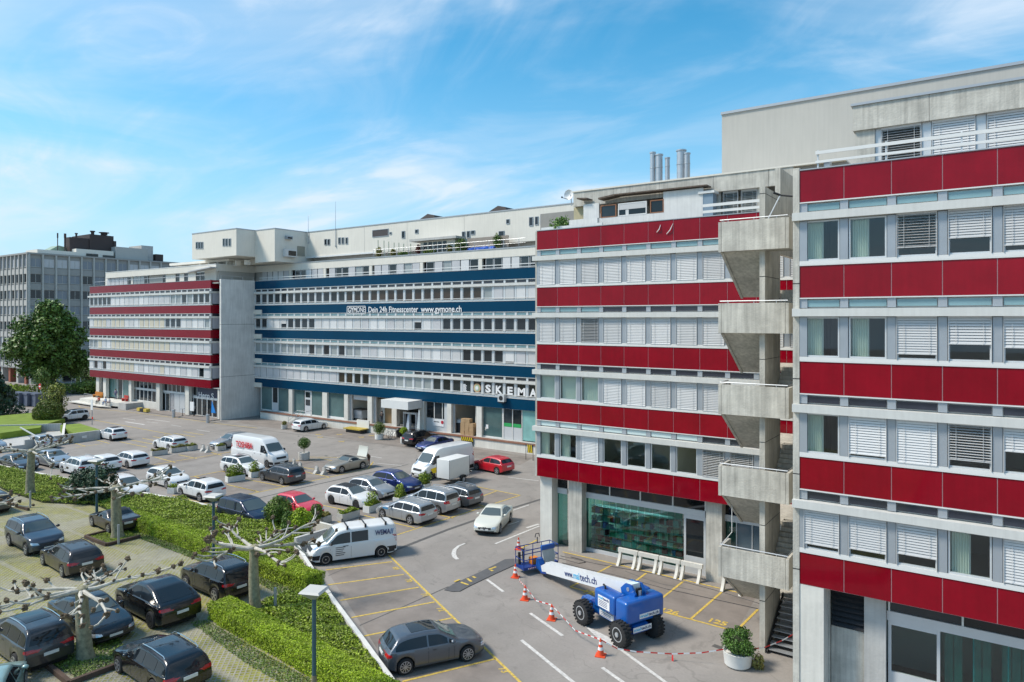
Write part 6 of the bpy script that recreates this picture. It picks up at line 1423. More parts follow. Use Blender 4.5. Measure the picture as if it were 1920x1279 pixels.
def bigtree(pos, h, r, n, m, label, seed, size, zc, nb=22, trunkr=.35):
    rr = random.Random(seed); th = thing('broadleaf_tree', label, 'tree', pos); b = MB(); b.tube([pos, (pos[0]+.2, pos[1], pos[2]+h*.25), (pos[0], pos[1]+.2, pos[2]+h*.6)], [trunkr*1.2, trunkr*.9, trunkr*.5], 10); b.build('trunk', m_barkg, th, smooth=True)
    P_, Nn = [], []; lb_ = MB()
    for k in range(nb):
        u = rr.uniform(-1, 1); a = rr.uniform(0, 2*PI); s = math.sqrt(1-u*u)*rr.uniform(.5, 1.05); prof = 1.0 if u < .1 else 1-.55*(u-.1)
        c = (pos[0]+r[0]*s*math.cos(a)*prof, pos[1]+r[1]*s*math.sin(a)*prof, zc+r[2]*u*.82); q = rr.uniform(.20, .40)
        p, nr = blobpts(c, (r[0]*q, r[1]*q, r[2]*q*.8), n//nb, .3, k, .35); P_.append(p); Nn.append(nr*.7+np.array([0, 0, .5]))
        lb_.tube([(pos[0], pos[1], pos[2]+h*.45), ((c[0]+pos[0])/2, (c[1]+pos[1])/2, (c[2]+pos[2]+h*.5)/2), c], [.12, .08, .03], 5)
    lb_.build('branches', m_barkg, th); leafcloud('crown', np.vstack(P_), size, m, th, nrm=np.vstack(Nn), off=pos, tilt=.9); return th
gx, gy = -149.0, 58.9
bigtree((gx, gy, 0), 18, (6.1, 6.1, 7.3), 50000, m_dleaf, 'large dense green tree in front of the far grey office block', 11, .55, 9.8, 60, .5)
def conifer(pos, h, r, n, label, seed):
    th = thing('conifer_tree', label, 'tree', pos); b = MB(); b.tube([pos, (pos[0], pos[1], pos[2]+h)], [.3, .05], 8); b.build('trunk', m_barkg, th)
    t = NR.rand(n)**.75; lay = np.floor(t*11)/11; a = NR.rand(n)*2*PI; rad_ = r*(1-.85*t)*(.35+.65*NR.rand(n)**.5)*(1+.22*np.sin(a*5+lay*20))
    z = pos[2]+.8+(h-1)*t-.25*rad_; P_ = np.column_stack([pos[0]+rad_*np.cos(a), pos[1]+rad_*np.sin(a), z]); nr = np.column_stack([np.cos(a), np.sin(a), np.full(n, .8)])
    leafcloud('crown', P_, .34, m_conif, th, nrm=nr, off=pos); return th
conifer((-118.5, 37.5, 0), 9.5, 6.0, 26000, 'dark blue green conifer reaching in from the left picture edge', 2)
for i, (gx, gy, hh, lb) in enumerate(((-141.5, 54.5, 5.0, 'young staked tree left of the no entry sign'), (-147.0, 62.5, 6.3, 'young staked tree in front of the far red wing'))):
    th = thing('young_tree', lb, 'tree', (gx, gy, 0), 0, 'young staked trees'); b = MB(); b.tube([(gx, gy, 0), (gx, gy, hh-.6)], [.07, .03], 6); b.build('trunk', m_barkg, th)
    p, nr = blobpts((gx, gy, hh-1.7), (1.2, 1.2, 1.9), 1900, .35, i); leafcloud('crown', p, .3, mat('young_leaf', (.13, .20, .04), .6, island=.4), th, nrm=nr, off=(gx, gy, 0))
    for dx, dy in ((-.8, -.5), (.8, -.5), (0, .8)): b = MB(); b.tube([(gx+dx, gy+dy, 0), (gx+dx, gy+dy, 2.6)], .06, 5); b.build('stake', m_white, th)
    b = MB(); b.box(gx-.85, gx+.85, gy-.55, gy-.48, 2.3, 2.45); b.build('tie_board', m_white, th)
for i, (x, y, r_, m_, lb) in enumerate(((-131, 66, (3, 3, 1.0), m_mleaf, 'low green shrubs right of the tall grasses'), (-136, 64.5, (3.2, 3, 1.2), m_yleaf, 'pale ornamental grasses behind the waste containers'), (-141, 62, (3, 3, 1.1), m_mleaf, 'green shrub row behind the no entry sign'), (-146, 58, (3, 3, 1.0), m_mleaf, 'low shrubs at the foot of the large green tree'), (-128.8, 69, (2.0, 2.0, 2.2), m_dleaf, 'dark round bush beside the end of the far red wing'), (-150, 52, (4, 4, .9), m_grass, 'low ground shrubs on the verge at the far left'), (-157, 70, (5, 3, 2.6), m_dleaf, 'dark shrub mass under the overhang of the grey office block'))):
    bush('shrub', (x, y, 0), r_, 3200, m_, lb, 'shrub', size=.32, seed=i, lump=.3)
# ------------------------------------------------------------ lawn patch with low concrete walls (left, middle distance)
m_lawn = mat('mown_lawn', (.17, .24, .025), .9, var=.25, vscale=.9, bump=.5, bscale=20)
g = MB(); g.prism([G(113, 797, .9), G(149, 794, .9), (-86.1, 39.6), (-86.0, 36.0), G(137, 812, .9)], .02, .90); struct('lawn', g, m_lawn)
g = MB(); g.prism([(-112, 30), (-112, 42), (-101.5, 41.8), G(78, 797, .8), G(76, 801, .8), G(0, 812, .8)], .01, .78); struct('lawn', g, m_lawn)
g = MB(); g.prism([(-112, 30.5), (-96.5, 36.6), (-96.0, 39.0), (-86.3, 35.5), (-86.3, 31)], .004, .03); struct('ramp_floor', g, m_concg)
lw = thing('garden_wall', 'low smooth grey concrete wall stepping down beside the small lawn', 'low wall', (-86, 35, 0))
for a, c, zt in (((-86.1, 39.6), (-85.8, 34.2), 1.05), ((-85.8, 34.2), (-85.7, 31.3), 1.02), ((-85.7, 31.3), (-85.9, 27.5), .55)): b = MB(); b.seg(a, c, .25, 0, zt); b.build('wall_section', m_concg, lw)
b = MB(); b.seg((-95.8, 39.4), (-86.3, 35.3), .25, 0, .97); b.build('wall_section', m_concl, lw)
b = MB(); b.seg((-96.2, 39.2), (-101.5, 34.0), .25, 0, .92); b.build('wall_section', m_concg, lw)
b = MB(); b.seg((-97, 35.0), (-86.2, 33.0), .12, .85, .97); b.build('cover_beam', m_alul, lw)
b = MB(); x, y = -85.6, 37.0; b.box(x, x+.03, y, y+.5, .42, .68); b.build('wall_light', m_white, lw)
# ------------------------------------------------------------ road markings and seams
SEQ = [0]
def strip(pts, wd, z, mb=None):
    mb = mb or MB(); P_ = [Vector((p[0], p[1])) for p in pts]; n = len(P_); b = len(mb.v)
    for i in range(n):
        t = (P_[min(i+1, n-1)]-P_[max(i-1, 0)]).normalized(); nn = Vector((-t.y, t.x))*(wd[i] if isinstance(wd, (list, tuple)) else wd)/2
        mb.v += [(P_[i].x+nn.x, P_[i].y+nn.y, z), (P_[i].x-nn.x, P_[i].y-nn.y, z)]
    for i in range(n-1): mb.f.append((b+2*i+1, b+2*i+3, b+2*i+2, b+2*i))
    return mb
def gl(*px): return [G(*p) for p in px]
def marking(nm, pts, wd, z, m, ): o = strip(pts, wd, z).build(nm, m); o['kind'] = 'structure'; return o
m_stall = mat('brown_stained_asphalt', (.225, .195, .172), .88, var=.28, vscale=.7, bump=.3, bscale=50)
for pl_ in ([(611, 1067), (733, 1052), (928, 1235), (1000, 1300), (760, 1300), (690, 1190)], [(1058, 1036), (1418, 1119), (1381, 1183), (1070, 1101)], [(604, 945), (655, 958), (745, 1002), (975, 929), (870, 906)], [(275, 874), (330, 852), (446, 846), (352, 866)], [(324, 929), (352, 896), (500, 864), (600, 862), (690, 878), (452, 930), (380, 944)], [(500, 779), (1000, 858), (975, 872), (440, 792)]):
    g = MB(); q_ = gl(*pl_); g.face([(x, y, .003) for x, y in (q_ if sum(q_[i][0]*q_[(i+1) % len(q_)][1]-q_[(i+1) % len(q_)][0]*q_[i][1] for i in range(len(q_))) > 0 else q_[::-1])]); o = g.build('asphalt_patch', m_stall); o['kind'] = 'structure'
Y1 = [((728.7, 1040.9), (1010, 1313)), ((611, 1069), (735, 1053.5)), ((615, 1097), (757, 1077.5)), ((638, 1126), (785, 1101.5)), ((659, 1158.3), (815, 1129)), ((683, 1193), (847.5, 1159)), ((754, 1278.5), (929, 1235.5)),
 ((1055, 1035), (1417, 1119)), ((1051, 1059), (1121, 1076)), ((1069, 1101), (1380.6, 1184.5)), ((1421, 1143), (1380, 1184)), ((1357, 1107), (1295, 1161)), ((1281.5, 1090), (1217, 1141)), ((1211.5, 1075), (1150, 1121)), ((1146, 1060.6), (1083, 1094)), ((1083, 1094), (1069, 1101)), ((974, 1030), (1007, 1012.5)),
 ((863, 906.5), (975, 929)), ((975, 929), (745, 1003)), ((931, 921), (886, 937)), ((897, 946.7), (912, 950.5)), ((600, 946.7), (655, 958)), ((683, 966.7), (777, 990)), ((813, 963), (850, 972)), ((633, 978), (655, 986)),
 ((568.3, 884), (618, 895)), ((696.7, 877.6), (618, 895)), ((618, 895), (452, 930)), ((452, 930), (353.6, 950.3)), ((440, 912.6), (486.7, 922.8)), ((460, 898.8), (533, 912.6)), ((542, 865), (602, 860)), ((602, 860), (622, 864)), ((589, 880), (545, 873)),
 ((275.4, 873.6), (446, 845.5)), ((335, 853), (369, 860)), ((289.5, 857), (328.6, 867.4)), ((396, 848.6), (416, 854)), ((352, 895.5), (414.6, 883.8)), ((414.6, 883.8), (500, 898)), ((365, 893.5), (375, 896.5)), ((324, 929), (372.4, 941.7)), ((425.6, 908.8), (480, 921)),
 ((240, 850), (220, 853)), ((129.8, 828.4), (161, 837)), ((170.5, 823), (205, 831.5)), ((40.7, 837.8), (61, 844.8)), ((140.8, 839.8), (192, 832)), ((175, 787.5), (322.5, 815)), ((700, 866), (690, 879)), ((560, 857), (640, 858))]
for a, c in Y1: marking('road_marking', gl(a, c), .115, .011, m_yel)
marking('road_marking', gl((147, 761), (150, 763.5), (165, 765), (215, 770), (290, 778.5), (350, 786.5), (412, 795), (482, 803)), .12, .011, m_yel)
for i in range(7):
    y = 47.6-i*1.35; marking('road_marking', [(-83.0+i*.15, y), (-78.6+i*.4, y+.05)], .12, .011, m_yel)
W1 = [((994, 1150), (1055, 1192.5), .16), ((977.6, 1200.6), (1085, 1288), .16), ((1129, 1252), (1180, 1288), .16), ((1150, 1208), (1262, 1290), .15), ((913, 1087), (944, 1110), .16), ((928.4, 1020), (1011.5, 986.5), .15), ((987.5, 990), (1010, 983), .22), ((951, 985), (972.7, 978), .12), ((962, 957), (991.7, 947), .12),
 ((696.7, 868), (753, 873), .12), ((690, 855), (716, 859), .12), ((953, 895), (1010, 901.7), .12), ((883, 883), (905, 886), .12), ((272.5, 785.5), (318, 791), .2), ((235, 791), (271, 796.4), .3), ((231, 784.7), (253.8, 787.8), .15), ((275, 791), (296, 793.5), .12), ((321, 797), (339.7, 800), .12), ((369, 806), (393, 809.7), .12), ((11, 796), (51.6, 790), .12), ((90, 776), (118, 773), .12), ((500, 832), (530, 836), .12)]
for a, c, wd in W1: marking('road_marking', gl(a, c), wd, .011, m_wht)
marking('road_marking', gl((1098, 1175), (1135, 1199), (1163, 1219)), [.05, .55, .12], .015, m_wht)
marking('road_marking', gl((872, 1019), (860, 1024), (852.5, 1031), (850.5, 1039), (853, 1045), (858, 1049)), [.12, .18, .24, .28, .26, .22], .011, m_wht)
for a in ([(743, 1031), (840, 993), (930, 962), (1013, 936.7), (1060, 920)], [(743, 1031), (700, 1046)]): marking('tar_seam', gl(*a), .28, .007, m_tar)
for a, wd in (([(481, 935), (560, 916), (658.8, 894), (720, 881), (765, 871)], .16), ([(400, 792), (440, 799.7), (560, 815), (680, 829), (820, 845), (1002, 861)], .10), ([(841, 1100), (760, 1136), (674.6, 1173)], .07), ([(616, 1079.6), (640, 1069), (664, 1061)], .06), ([(1172, 1071), (1200, 1082), (1240, 1095), (1265, 1100), (1300, 1107)], .06), ([(380, 812), (480, 800), (560, 792)], .05), ([(560, 873), (640, 853), (700, 842)], .05)): marking('tar_seam', gl(*a), wd, .007, m_tar)
for a in ([(1051, 1043), (1120, 1058), (1226, 1076.6), (1357, 1111.6), (1423, 1132)], [(1054, 1056), (1100, 1068), (1150, 1078), (1250, 1105), (1421, 1142)], [(1040, 1045), (1060, 1050), (1085, 1057), (1098, 1055), (1090, 1050), (1070, 1045)]):
    b = MB(); b.tube([(x, y, .02) for x, y in gl(*a)], .018, 5); q = G(*a[0]); solo('cable', b, m_black, ['black cable lying nearest the shop front', 'black cable lying across the numbered bays', 'loop of black cable beside the lift basket'][SEQ[0]], 'cable', (q[0], q[1], 0)); SEQ[0] += 1
bp = MB(); zz = gl((833, 1107), (850, 1096), (905, 1071), (947, 1049.5), (968, 1048.5), (978, 1054.5), (930, 1076), (880, 1100), (862, 1109.6), (848, 1110)); bp.prism(zz, 0, .035); o = bp.build('asphalt_patch', m_patch); o['kind'] = 'structure'
for p_, q_ in (((852, 1092), (862, 1088)), ((864, 1093), (878, 1098)), ((876, 1086), (884, 1092)), ((917, 1069), (930, 1064)), ((920, 1070), (924, 1072)), ((886, 1082), (892, 1085))): marking('road_marking', gl(p_, q_), .14, .042, m_yel)
for s, p_, y_ in (('125', 1345, 1167), ('126', 1255, 1147), ('128', 1108, 1112)):
    x, y = G(p_, y_); o = text(s, .62, m_yel, (x, y, .011), (0, 0, rad(0)), None, 'road_marking', bold=.02, depth=.001); o['kind'] = 'structure'
for s, p_, y_ in (('69', 742, 1066), ('70', 766, 1089), ('71', 796, 1116), ('72', 826, 1143), ('73', 944, 1257)):
    x, y = G(p_, y_); o = text(s, .45, m_yel, (x, y, .011), (0, 0, rad(-28)), None, 'road_marking', bold=.012, depth=.001); o['kind'] = 'structure'
for p_, y_, s in ((1346, 1213, .5), (706, 1084, .3), (560, 818, .4), (742, 822, .6), (380, 834, .5), (612, 855, .5), (552, 832, .3)):
    x, y = G(p_, y_); b = MB(); b.obox(x, y, 0, .006, s*.9, s*.55, rad(-10)); o = b.build('drain_grate', m_tar); o['kind'] = 'structure'
for i, (p_, y_) in enumerate(((596, 815), (640, 828), (677, 820), (636, 815), (600, 820), (696, 817))):
    x, y = G(p_, y_); marking('road_marking', [(x-.5, y), (x+.5, y)], .12, .011, m_yel); marking('road_marking', [(x, y-.3), (x, y+.5)], .11, .015, m_yel)
# ============================================================ planters and small street furniture
m_plc = mat('planter_concrete', (.50, .49, .46), .85, var=.2, vscale=2, bump=.4, bscale=15)
m_plw = mat('planter_white', (.70, .70, .67), .8, var=.12, vscale=2)
def planter(a, c, lb, wd=.6, h=.5, m=None, plant=None, bushy=0, z=0):
    """long edge from a to c, box lying to the -X side of it"""
    m = m or m_plc; dx, dy = c[0]-a[0], c[1]-a[1]; L_ = math.hypot(dx, dy); ang = math.atan2(dy, dx); nx, ny = -dy/L_, dx/L_
    if nx > 0: nx, ny = -nx, -ny
    cx, cy = (a[0]+c[0])/2+nx*wd/2, (a[1]+c[1])/2+ny*wd/2
    th = thing('planter', lb, 'planter', (cx, cy, z), 0, 'concrete planters on the forecourt'); t = .07
    b = MB(); b.obox(cx, cy, z+.02, z+h, L_, wd, ang); b.build('trough', m, th)
    b = MB(); b.obox(cx, cy, z+h-.02, z+h+.004, L_-2*t, wd-2*t, ang); b.build('soil', m_soil, th)
    n = int(700*L_); q = NR.rand(n, 2)-.5; ca, sa = math.cos(ang), math.sin(ang)
    if plant:
        X = cx+q[:, 0]*(L_-.1)*ca-q[:, 1]*(wd-.05)*sa; Y = cy+q[:, 0]*(L_-.1)*sa+q[:, 1]*(wd-.05)*ca; Z = z+h+NR.rand(n)*(.18+.1*np.sin(q[:, 0]*9))
        leafcloud('plants', np.column_stack([X, Y, Z]), .10, plant, th, nrm=(0, 0, 1), off=(cx, cy, z))
    for k in range(bushy):
        f = ((k+.5)/bushy-.5)*L_*.8; c3 = (cx+f*ca, cy+f*sa, z+h+.45); p, nr = blobpts(c3, (.38, .38, .5), 700, .35, k); leafcloud('small_shrub', p, .10, m_mleaf if k % 2 else m_ivy, th, nrm=nr, off=(cx, cy, z))
    return th
m_dry = mat('dry_plant', (.24, .22, .06), .8, island=.4)
gg = lambda p, y: G(p, y)
PL = [((285, 856), (314.7, 852), 'first low planter behind the white estate car in the middle row', m_plc, m_dry, 0), ((322, 850), (351.4, 845.6), 'second planter in the middle row filled with dry plants', m_plc, m_dry, 0), ((353, 846.4), (371, 843), 'third planter of the middle row with a tuft of yellow grass', m_plc, m_yleaf, 0),
 ((408, 846.5), (424, 844), 'short planter at the front of the silver estate car', m_plc, m_yleaf, 0), ((427, 906), (460, 900.5), 'planter with two upright shrubs in front of the white estate with sunroof', m_plw, m_ivy, 2), ((471, 897), (489, 894), 'white planter box beside the dark grey estate car', m_plw, m_yleaf, 1),
 ((642, 979), (675, 969), 'planter with low green leaves behind the white crew van', m_plc, m_ivy, 0), ((692, 963.5), (716, 955), 'planter between the black roofed hatchback and the silver estate', m_plw, m_ivy, 1), ((748, 947), (764, 941), 'planter with leafy shrubs at the nose of the silver people carrier', m_plw, m_ivy, 1),
 ((796, 921), (808, 917), 'planter with a tall yellow green shrub beside the box trailer', m_plw, m_yleaf, 2), ((326, 927), (336, 923), 'white planter box at the nose of the white crossover', m_plw, m_ivy, 0), ((606, 985), (622, 978), 'grey planter beside the bushes at the ramp wall', m_plc, m_dry, 0)]
for a, c, lb, m_, pl, bu in PL: planter(gg(*a), gg(*c), lb, m=m_, plant=pl, bushy=bu)
def pot(px, lb, r=.42, h=.75, br=.5, m_=m_dleaf, mp=None, n=1800, gap=.35, z=0, pos=None):
    x, y = pos or G(*px, z); th = thing('plant_pot', lb, 'plant pot', (x, y, z)); b = MB(); b.lathe((x, y, z), [(r*.85, 0), (r, h*.1), (r*1.02, h), (r*.85, h+.001), (r*.8, h-.06)], 20); b.build('pot', mp or m_plc, th, smooth=True)
    b = MB(); b.tube([(x, y, z+h-.1), (x, y, z+h+gap+.1)], .04, 6); b.build('stem', m_barkg, th)
    p, nr = blobpts((x, y, z+h+gap+br*.7), (br, br, br*.95), n, .1, 3); leafcloud('foliage', p, .09, m_, th, nrm=nr, off=(x, y, z)); co = MB(); co.ball((x, y, z+h+gap+br*.7), br*.6, 10, 6); co.build('inner_mass', m_core, th); return th
pot((570, 862.5), 'round concrete pot with a ball trimmed tree behind the open roadster', .55, .75, .62, gap=.5)
pot((711, 824), 'white pot with a big leafy bush at the dock beside the bicycles', .5, .6, .75, m_mleaf, m_plw, gap=.2)
pot((757, 832), 'white pot with a small conical shrub beside the black SUV', .38, .75, .45, m_hedge, m_plw, gap=.4)
pot((533, 804.5), 'small grey pot with a pale plant near the dock steps', .4, .55, .3, m_dry, m_plc, n=700, gap=.0)
x, y = -8.55, 28.35
th = thing('plant_pot', 'large white concrete bowl with layered green conifer shrubs at the foot of the stairs', 'plant pot', (x, y, 0))
b = MB(); b.lathe((x, y, 0), [(.42, 0), (.52, .08), (.58, .55), (.60, .60), (.54, .601), (.50, .52)], 26); b.build('pot', m_plw, th, smooth=True)
for k, (dx, dy, dz, r_) in enumerate(((-.25, .1, .95, .38), (.1, .2, 1.25, .34), (.35, -.1, .85, .38), (-.1, -.25, .9, .40), (.1, 0, .95, .42), (-.35, .2, 1.1, .28))):
    p, nr = blobpts((x+dx, y+dy, dz), (r_, r_, r_*.7), 1500, .3, k); leafcloud('foliage', p, .07, mat('shrub_green', (.07, .15, .02), .6, island=.5, var=.3, vscale=4), th, nrm=nr, off=(x, y, 0))
co = MB(); co.ball((x, y, .85), .4, 10, 6); co.build('inner_mass', m_core, th)
p, nr = blobpts((x+.75, y+.25, .2), (.25, .25, .35), 500, .3, 2); th2 = thing('weed_tuft', 'tuft of tall weeds beside the white concrete bowl', 'weeds', (x+.75, y+.25, 0)); leafcloud('foliage', p, .10, m_dry, th2, nrm=nr, off=(x+.75, y+.25, 0))
# balcony plants on the middle terrace corner
px_, py_ = FX(1052, 36.9), 36.9
th = thing('plant_pot', 'leafy green plant sprawling over the corner of the broken terrace', 'plant pot', (px_, py_, 19.2)); b = MB(); b.box(px_-.6, px_+.6, py_-.15, py_+.15, 19.2, 19.6); b.build('pot', m_plw, th)
p, nr = blobpts((px_, py_, 19.9), (.65, .4, .42), 700, .45, 2); leafcloud('foliage', p, .14, mat('bright_leaf', (.14, .25, .05), .6, island=.5), th, nrm=nr, off=(px_, py_, 19.2))
for i, p_ in enumerate((711, 737, 756, 785, 864, 932, 805, 842)):
    xx = FX(p_, 64.7); bush('shrub', (xx, 64.7, 22.1), [(.4, .4, .7), (.35, .4, .5), (.8, .5, .3), (.4, .4, .65), (.9, .5, .85), (.5, .5, .9), (1.1, .4, .3), (.3, .4, .5)][i], 600, [m_dry, m_dry, m_dleaf, mat('red_leaf', (.14, .04, .03), .7, island=.4), m_dleaf, m_dleaf, m_mleaf, m_dry][i],
        ['dry brown shrub at the left end of the roof terrace', 'small brown shrub between the roof terrace posts', 'low green shrub in the middle of the roof terrace posts', 'reddish shrub left of the roof hut', 'large green bush right of the roof hut', 'tall green plant near the right end of the roof terrace', 'row of pale plants before the roof hut windows', 'small reddish shrub at the right window of the roof hut'][i], 'shrub', size=.16, seed=i)
# concrete wheel blocks
for i, (p_, y_) in enumerate(((381, 845.5), (390, 848), (594, 887.5), (607.5, 889.5), (551, 873), (563, 880))):
    x, y = G(p_, y_); b = MB(); b.xprism([(y-.35, 0), (y+.35, 0), (y+.28, .12), (y+.10, .30), (y+.07, .62), (y-.07, .62), (y-.10, .30), (y-.28, .12)], x-.16, x+.16)
    b.tube([(x, y, .6), (x, y, .74)], .05, 6)
    solo('concrete_block', b, m_plc, ['flared concrete block left of the pair behind the middle planters', 'flared concrete block touching the nose of the silver estate', 'flared concrete block left of the roadster nose pair', 'flared concrete block touching the roadster bumper', 'flared concrete block beside the tail of the red lettered van', 'flared concrete block at the tail of the dark grey estate car'][i], 'concrete block', (x, y, 0), 'flared concrete parking blocks')
# curved leg concrete barriers by the shop
for i, X in enumerate((-17.75, -16.5, -15.25, -14.0, -11.65)):
    Yb = 36.28 if i < 4 else 35.9; th = thing('concrete_barrier', ['first curved leg concrete barrier from the left by the shop window', 'second curved leg concrete barrier from the left', 'third curved leg concrete barrier from the left', 'fourth curved leg barrier, in front of the shop door', 'single curved leg barrier half under the lowest stair landing'][i], 'barrier', (X+.6, Yb, 0), 0, 'pale concrete barriers along the shop front')
    b = MB(); b.box(X, X+1.2, Yb-.09, Yb+.09, .70, .92); b.build('beam', m_concl, th)
    for xx in (X+.04, X+.98):
        pts = []
        for j in range(7): t = j/6; pts.append((Yb-.08-.42*(1-math.cos(t*1.45)), .70-.70*t))
        for j in range(7): t = 1-j/6; pts.append((Yb+.10-.34*(1-math.cos(t*1.2))*.9, .70-.70*t))
        b = MB(); b.xprism(pts[::-1], xx, xx+.15); b.build('leg', m_concl, th)
# traffic cones and tape
m_or = mat('cone_orange', (.75, .085, .025), .5); m_rw = mat('tape_red', (.60, .03, .03), .5)
CN = [(-23.85, 35.0, 'cone farthest away beside the lift basket'), (-21.4, 31.1, 'cone nearest the dark asphalt patch'), (-19.3, 28.9, 'third cone counted from the lift basket'), (-17.0, 27.7, 'cone beside the front wheel of the blue lift'), (-13.5, 25.9, 'cone nearest the camera beside the rear wheel of the lift')]
for x, y, lb in CN:
    th = thing('traffic_cone', 'orange and white '+lb, 'traffic cone', (x, y, 0), 0, 'traffic cones around the lift')
    b = MB(); b.obox(x, y, 0, .035, .42, .42, .3); b.build('base', m_or, th)
    H_ = .68; b = MB(); b.lathe((x, y, .035), [(.155, 0), (.03, H_)], 16); b.build('cone_body', m_or, th, smooth=True)
    for z0, z1 in ((.22, .34), (.45, .55)):
        r0_, r1_ = .155-(.125/H_)*z0+.003, .155-(.125/H_)*z1+.003; b = MB(); b.lathe((x, y, .035), [(r0_, z0), (r1_, z1)], 16); b.build('white_band', m_signw, th)
TP = [(-23.85, 35.0, .66), (-22.8, 33.0, .35), (-21.4, 31.1, .66), (-20.3, 29.9, .38), (-19.3, 28.9, .66), (-18.2, 28.2, .42), (-17.0, 27.7, .66), (-15.2, 26.75, .28), (-13.5, 25.9, .64), (-12.9, 26.25, .30), (-12.2, 26.6, .22), (-10.9, 27.2, .25), (-9.8, 27.65, .42), (-8.75, 28.1, .72), (-8.2, 28.6, .62), (-7.75, 29.3, .55), (-7.2, 29.9, .75), (-6.6, 30.4, 1.15), (-6.3, 30.6, 1.35)]
tpT = thing('barrier_tape', 'red and white striped barrier tape strung from cone to cone round to the stairs', 'barrier tape', (-15, 28, 0)); mr_, mw_ = MB(), MB(); acc = 0
fine = []
for i in range(len(TP)-1):
    a, c = Vector(TP[i]), Vector(TP[i+1]); n = max(1, int((c-a).length/.24))
    for k in range(n): fine.append(a+(c-a)*k/n)
fine.append(Vector(TP[-1]))
for i in range(len(fine)-1):
    a, c = fine[i], fine[i+1]; mb = (mr_, mw_)[i % 2]; u = Vector((0, 0, .05)); mb.face([a, c, c+u, a+u]); nn = Vector((.004, -.006, 0)); mb.face([a+nn+u, c+nn+u, c+nn, a+nn])
mr_.build('red_stripe', m_rw, tpT, kind='stuff'); mw_.build('white_stripe', m_signw, tpT, kind='stuff')
b = MB(); b.face([(-10.9, 27.2, .25), (-10.84, 27.2, .25), (-10.8, 27.15, .01), (-10.9, 27.18, .0)]); b.build('hanging_end', m_rw, tpT)
# ============================================================ boom lift
m_bl = mat('lift_blue', (.006, .10, .40), .35, coat=.5, var=.08, vscale=2); m_bld = mat('lift_blue_dark', (.008, .04, .22), .45); m_bw = mat('boom_white', (.72, .74, .76), .35, coat=.3, var=.05, vscale=2)
m_cy = mat('print_cyan', (.05, .42, .70), .5); m_nv = mat('print_navy', (.015, .04, .16), .5)
bh = rad(156.4); bo_ = thing('boom_lift', 'blue self propelled boom lift with a white telescopic boom lowered to the ground', 'boom lift', (-14.0, 28.5, 0), bh)
def lb_(mb, nm, m, **k): return mb.build(nm, m, bo_, local=True, **k)
for xw, yw in ((1.3, .93), (1.3, -.93), (-1.3, .93), (-1.3, -.93)):
    b = MB(); rr_, tw = .54, .20
    b.lathe((xw, yw, rr_), [(.30, -tw), (.46, -tw*1.02), (.53, -tw*.8), (.535, tw*.8), (.46, tw*1.02), (.30, tw)], 28, 'y'); w_ = lb_(b, 'wheel', m_rubber, smooth=True)
    b = MB()
    for k in range(22):
        a = 2*PI*k/22
        for sgn in (-1, 1):
            a2 = a+(0 if sgn > 0 else PI/22); c, s = math.cos(a2), math.sin(a2)
            q = [(xw+c*.52-s*.045, rr_+s*.52+c*.045), (xw+c*.52+s*.045, rr_+s*.52-c*.045), (xw+c*.565+s*.03, rr_+s*.565-c*.03), (xw+c*.565-s*.03, rr_+s*.565+c*.03)]
            y0, y1 = (yw+.01, yw+tw*1.05) if sgn > 0 else (yw-tw*1.05, yw-.01); n0 = len(b.v)
            b.v += [(u, y0, v) for u, v in q]+[(u, y1, v) for u, v in q]; b.f += [(n0, n0+1, n0+2, n0+3), (n0+7, n0+6, n0+5, n0+4)]+[(n0+e, n0+4+e, n0+4+(e+1) % 4, n0+(e+1) % 4) for e in range(4)]
    t_ = b.build('tread', m_rubber, w_, local=True, kind='stuff')
    sg = 1 if yw > 0 else -1; b = MB(); b.lathe((xw, yw+sg*.17, rr_), [(.31, -.03), (.31, .03), (.27, .035), (.25, -.02)] if sg > 0 else [(.25, .02), (.27, -.035), (.31, -.03), (.31, .03)], 22, 'y'); b.lathe((xw, yw+sg*.14, rr_), [(.26, -.02), (.26, .02)], 20, 'y'); b.lathe((xw, yw+sg*.19, rr_), [(.11, -.05), (.10, .05)], 12, 'y'); b.build('rim', mat('silver_rim', (.52, .53, .54), .4, metal=.4), w_, local=True, smooth=True)
b = MB(); b.yprism([(-1.55, .48), (1.5, .48), (1.75, .60), (1.75, .80), (.9, .95), (-1.0, .92), (-1.55, .80)], -.42, .42); lb_(b, 'chassis', m_bl)
for xw in (1.3, -1.3): b = MB(); b.box(xw-.13, xw+.13, -.75, .75, .42, .66); lb_(b, 'axle', m_bld)
b = MB(); b.yprism([(1.25, .85), (1.95, .72), (2.05, .82), (1.95, .98), (1.3, 1.0)], .15, .5); lb_(b, 'steering_guard', m_bl)
b = MB(); b.lathe((-.1, -.3, .9), [(.5, 0), (.5, .12)], 20); lb_(b, 'slew_ring', m_black)
b = MB(); b.box(-1.35, 1.2, -1.2, .62, 1.02, 1.08); lb_(b, 'turntable', m_bld)
def rbox(x0, x1, y0, y1, z0, z1, r, nm, m, parent=None):
    bm = bmesh.new(); bmesh.ops.create_cube(bm, size=1)
    for v in bm.verts: v.co = Vector(((x0+x1)/2+v.co.x*(x1-x0), (y0+y1)/2+v.co.y*(y1-y0), (z0+z1)/2+v.co.z*(z1-z0)))
    bmesh.ops.bevel(bm, geom=bm.edges[:], offset=r, segments=4, affect='EDGES', profile=.5)
    me = bpy.data.meshes.new(nm); bm.to_mesh(me); bm.free(); me.materials.append(m); me.polygons.foreach_set('use_smooth', [True]*len(me.polygons))
    try: me.set_sharp_from_angle(angle=rad(35))
    except Exception: pass
    o = bpy.data.objects.new(nm, me); C.objects.link(o); o.parent = parent or bo_; return o
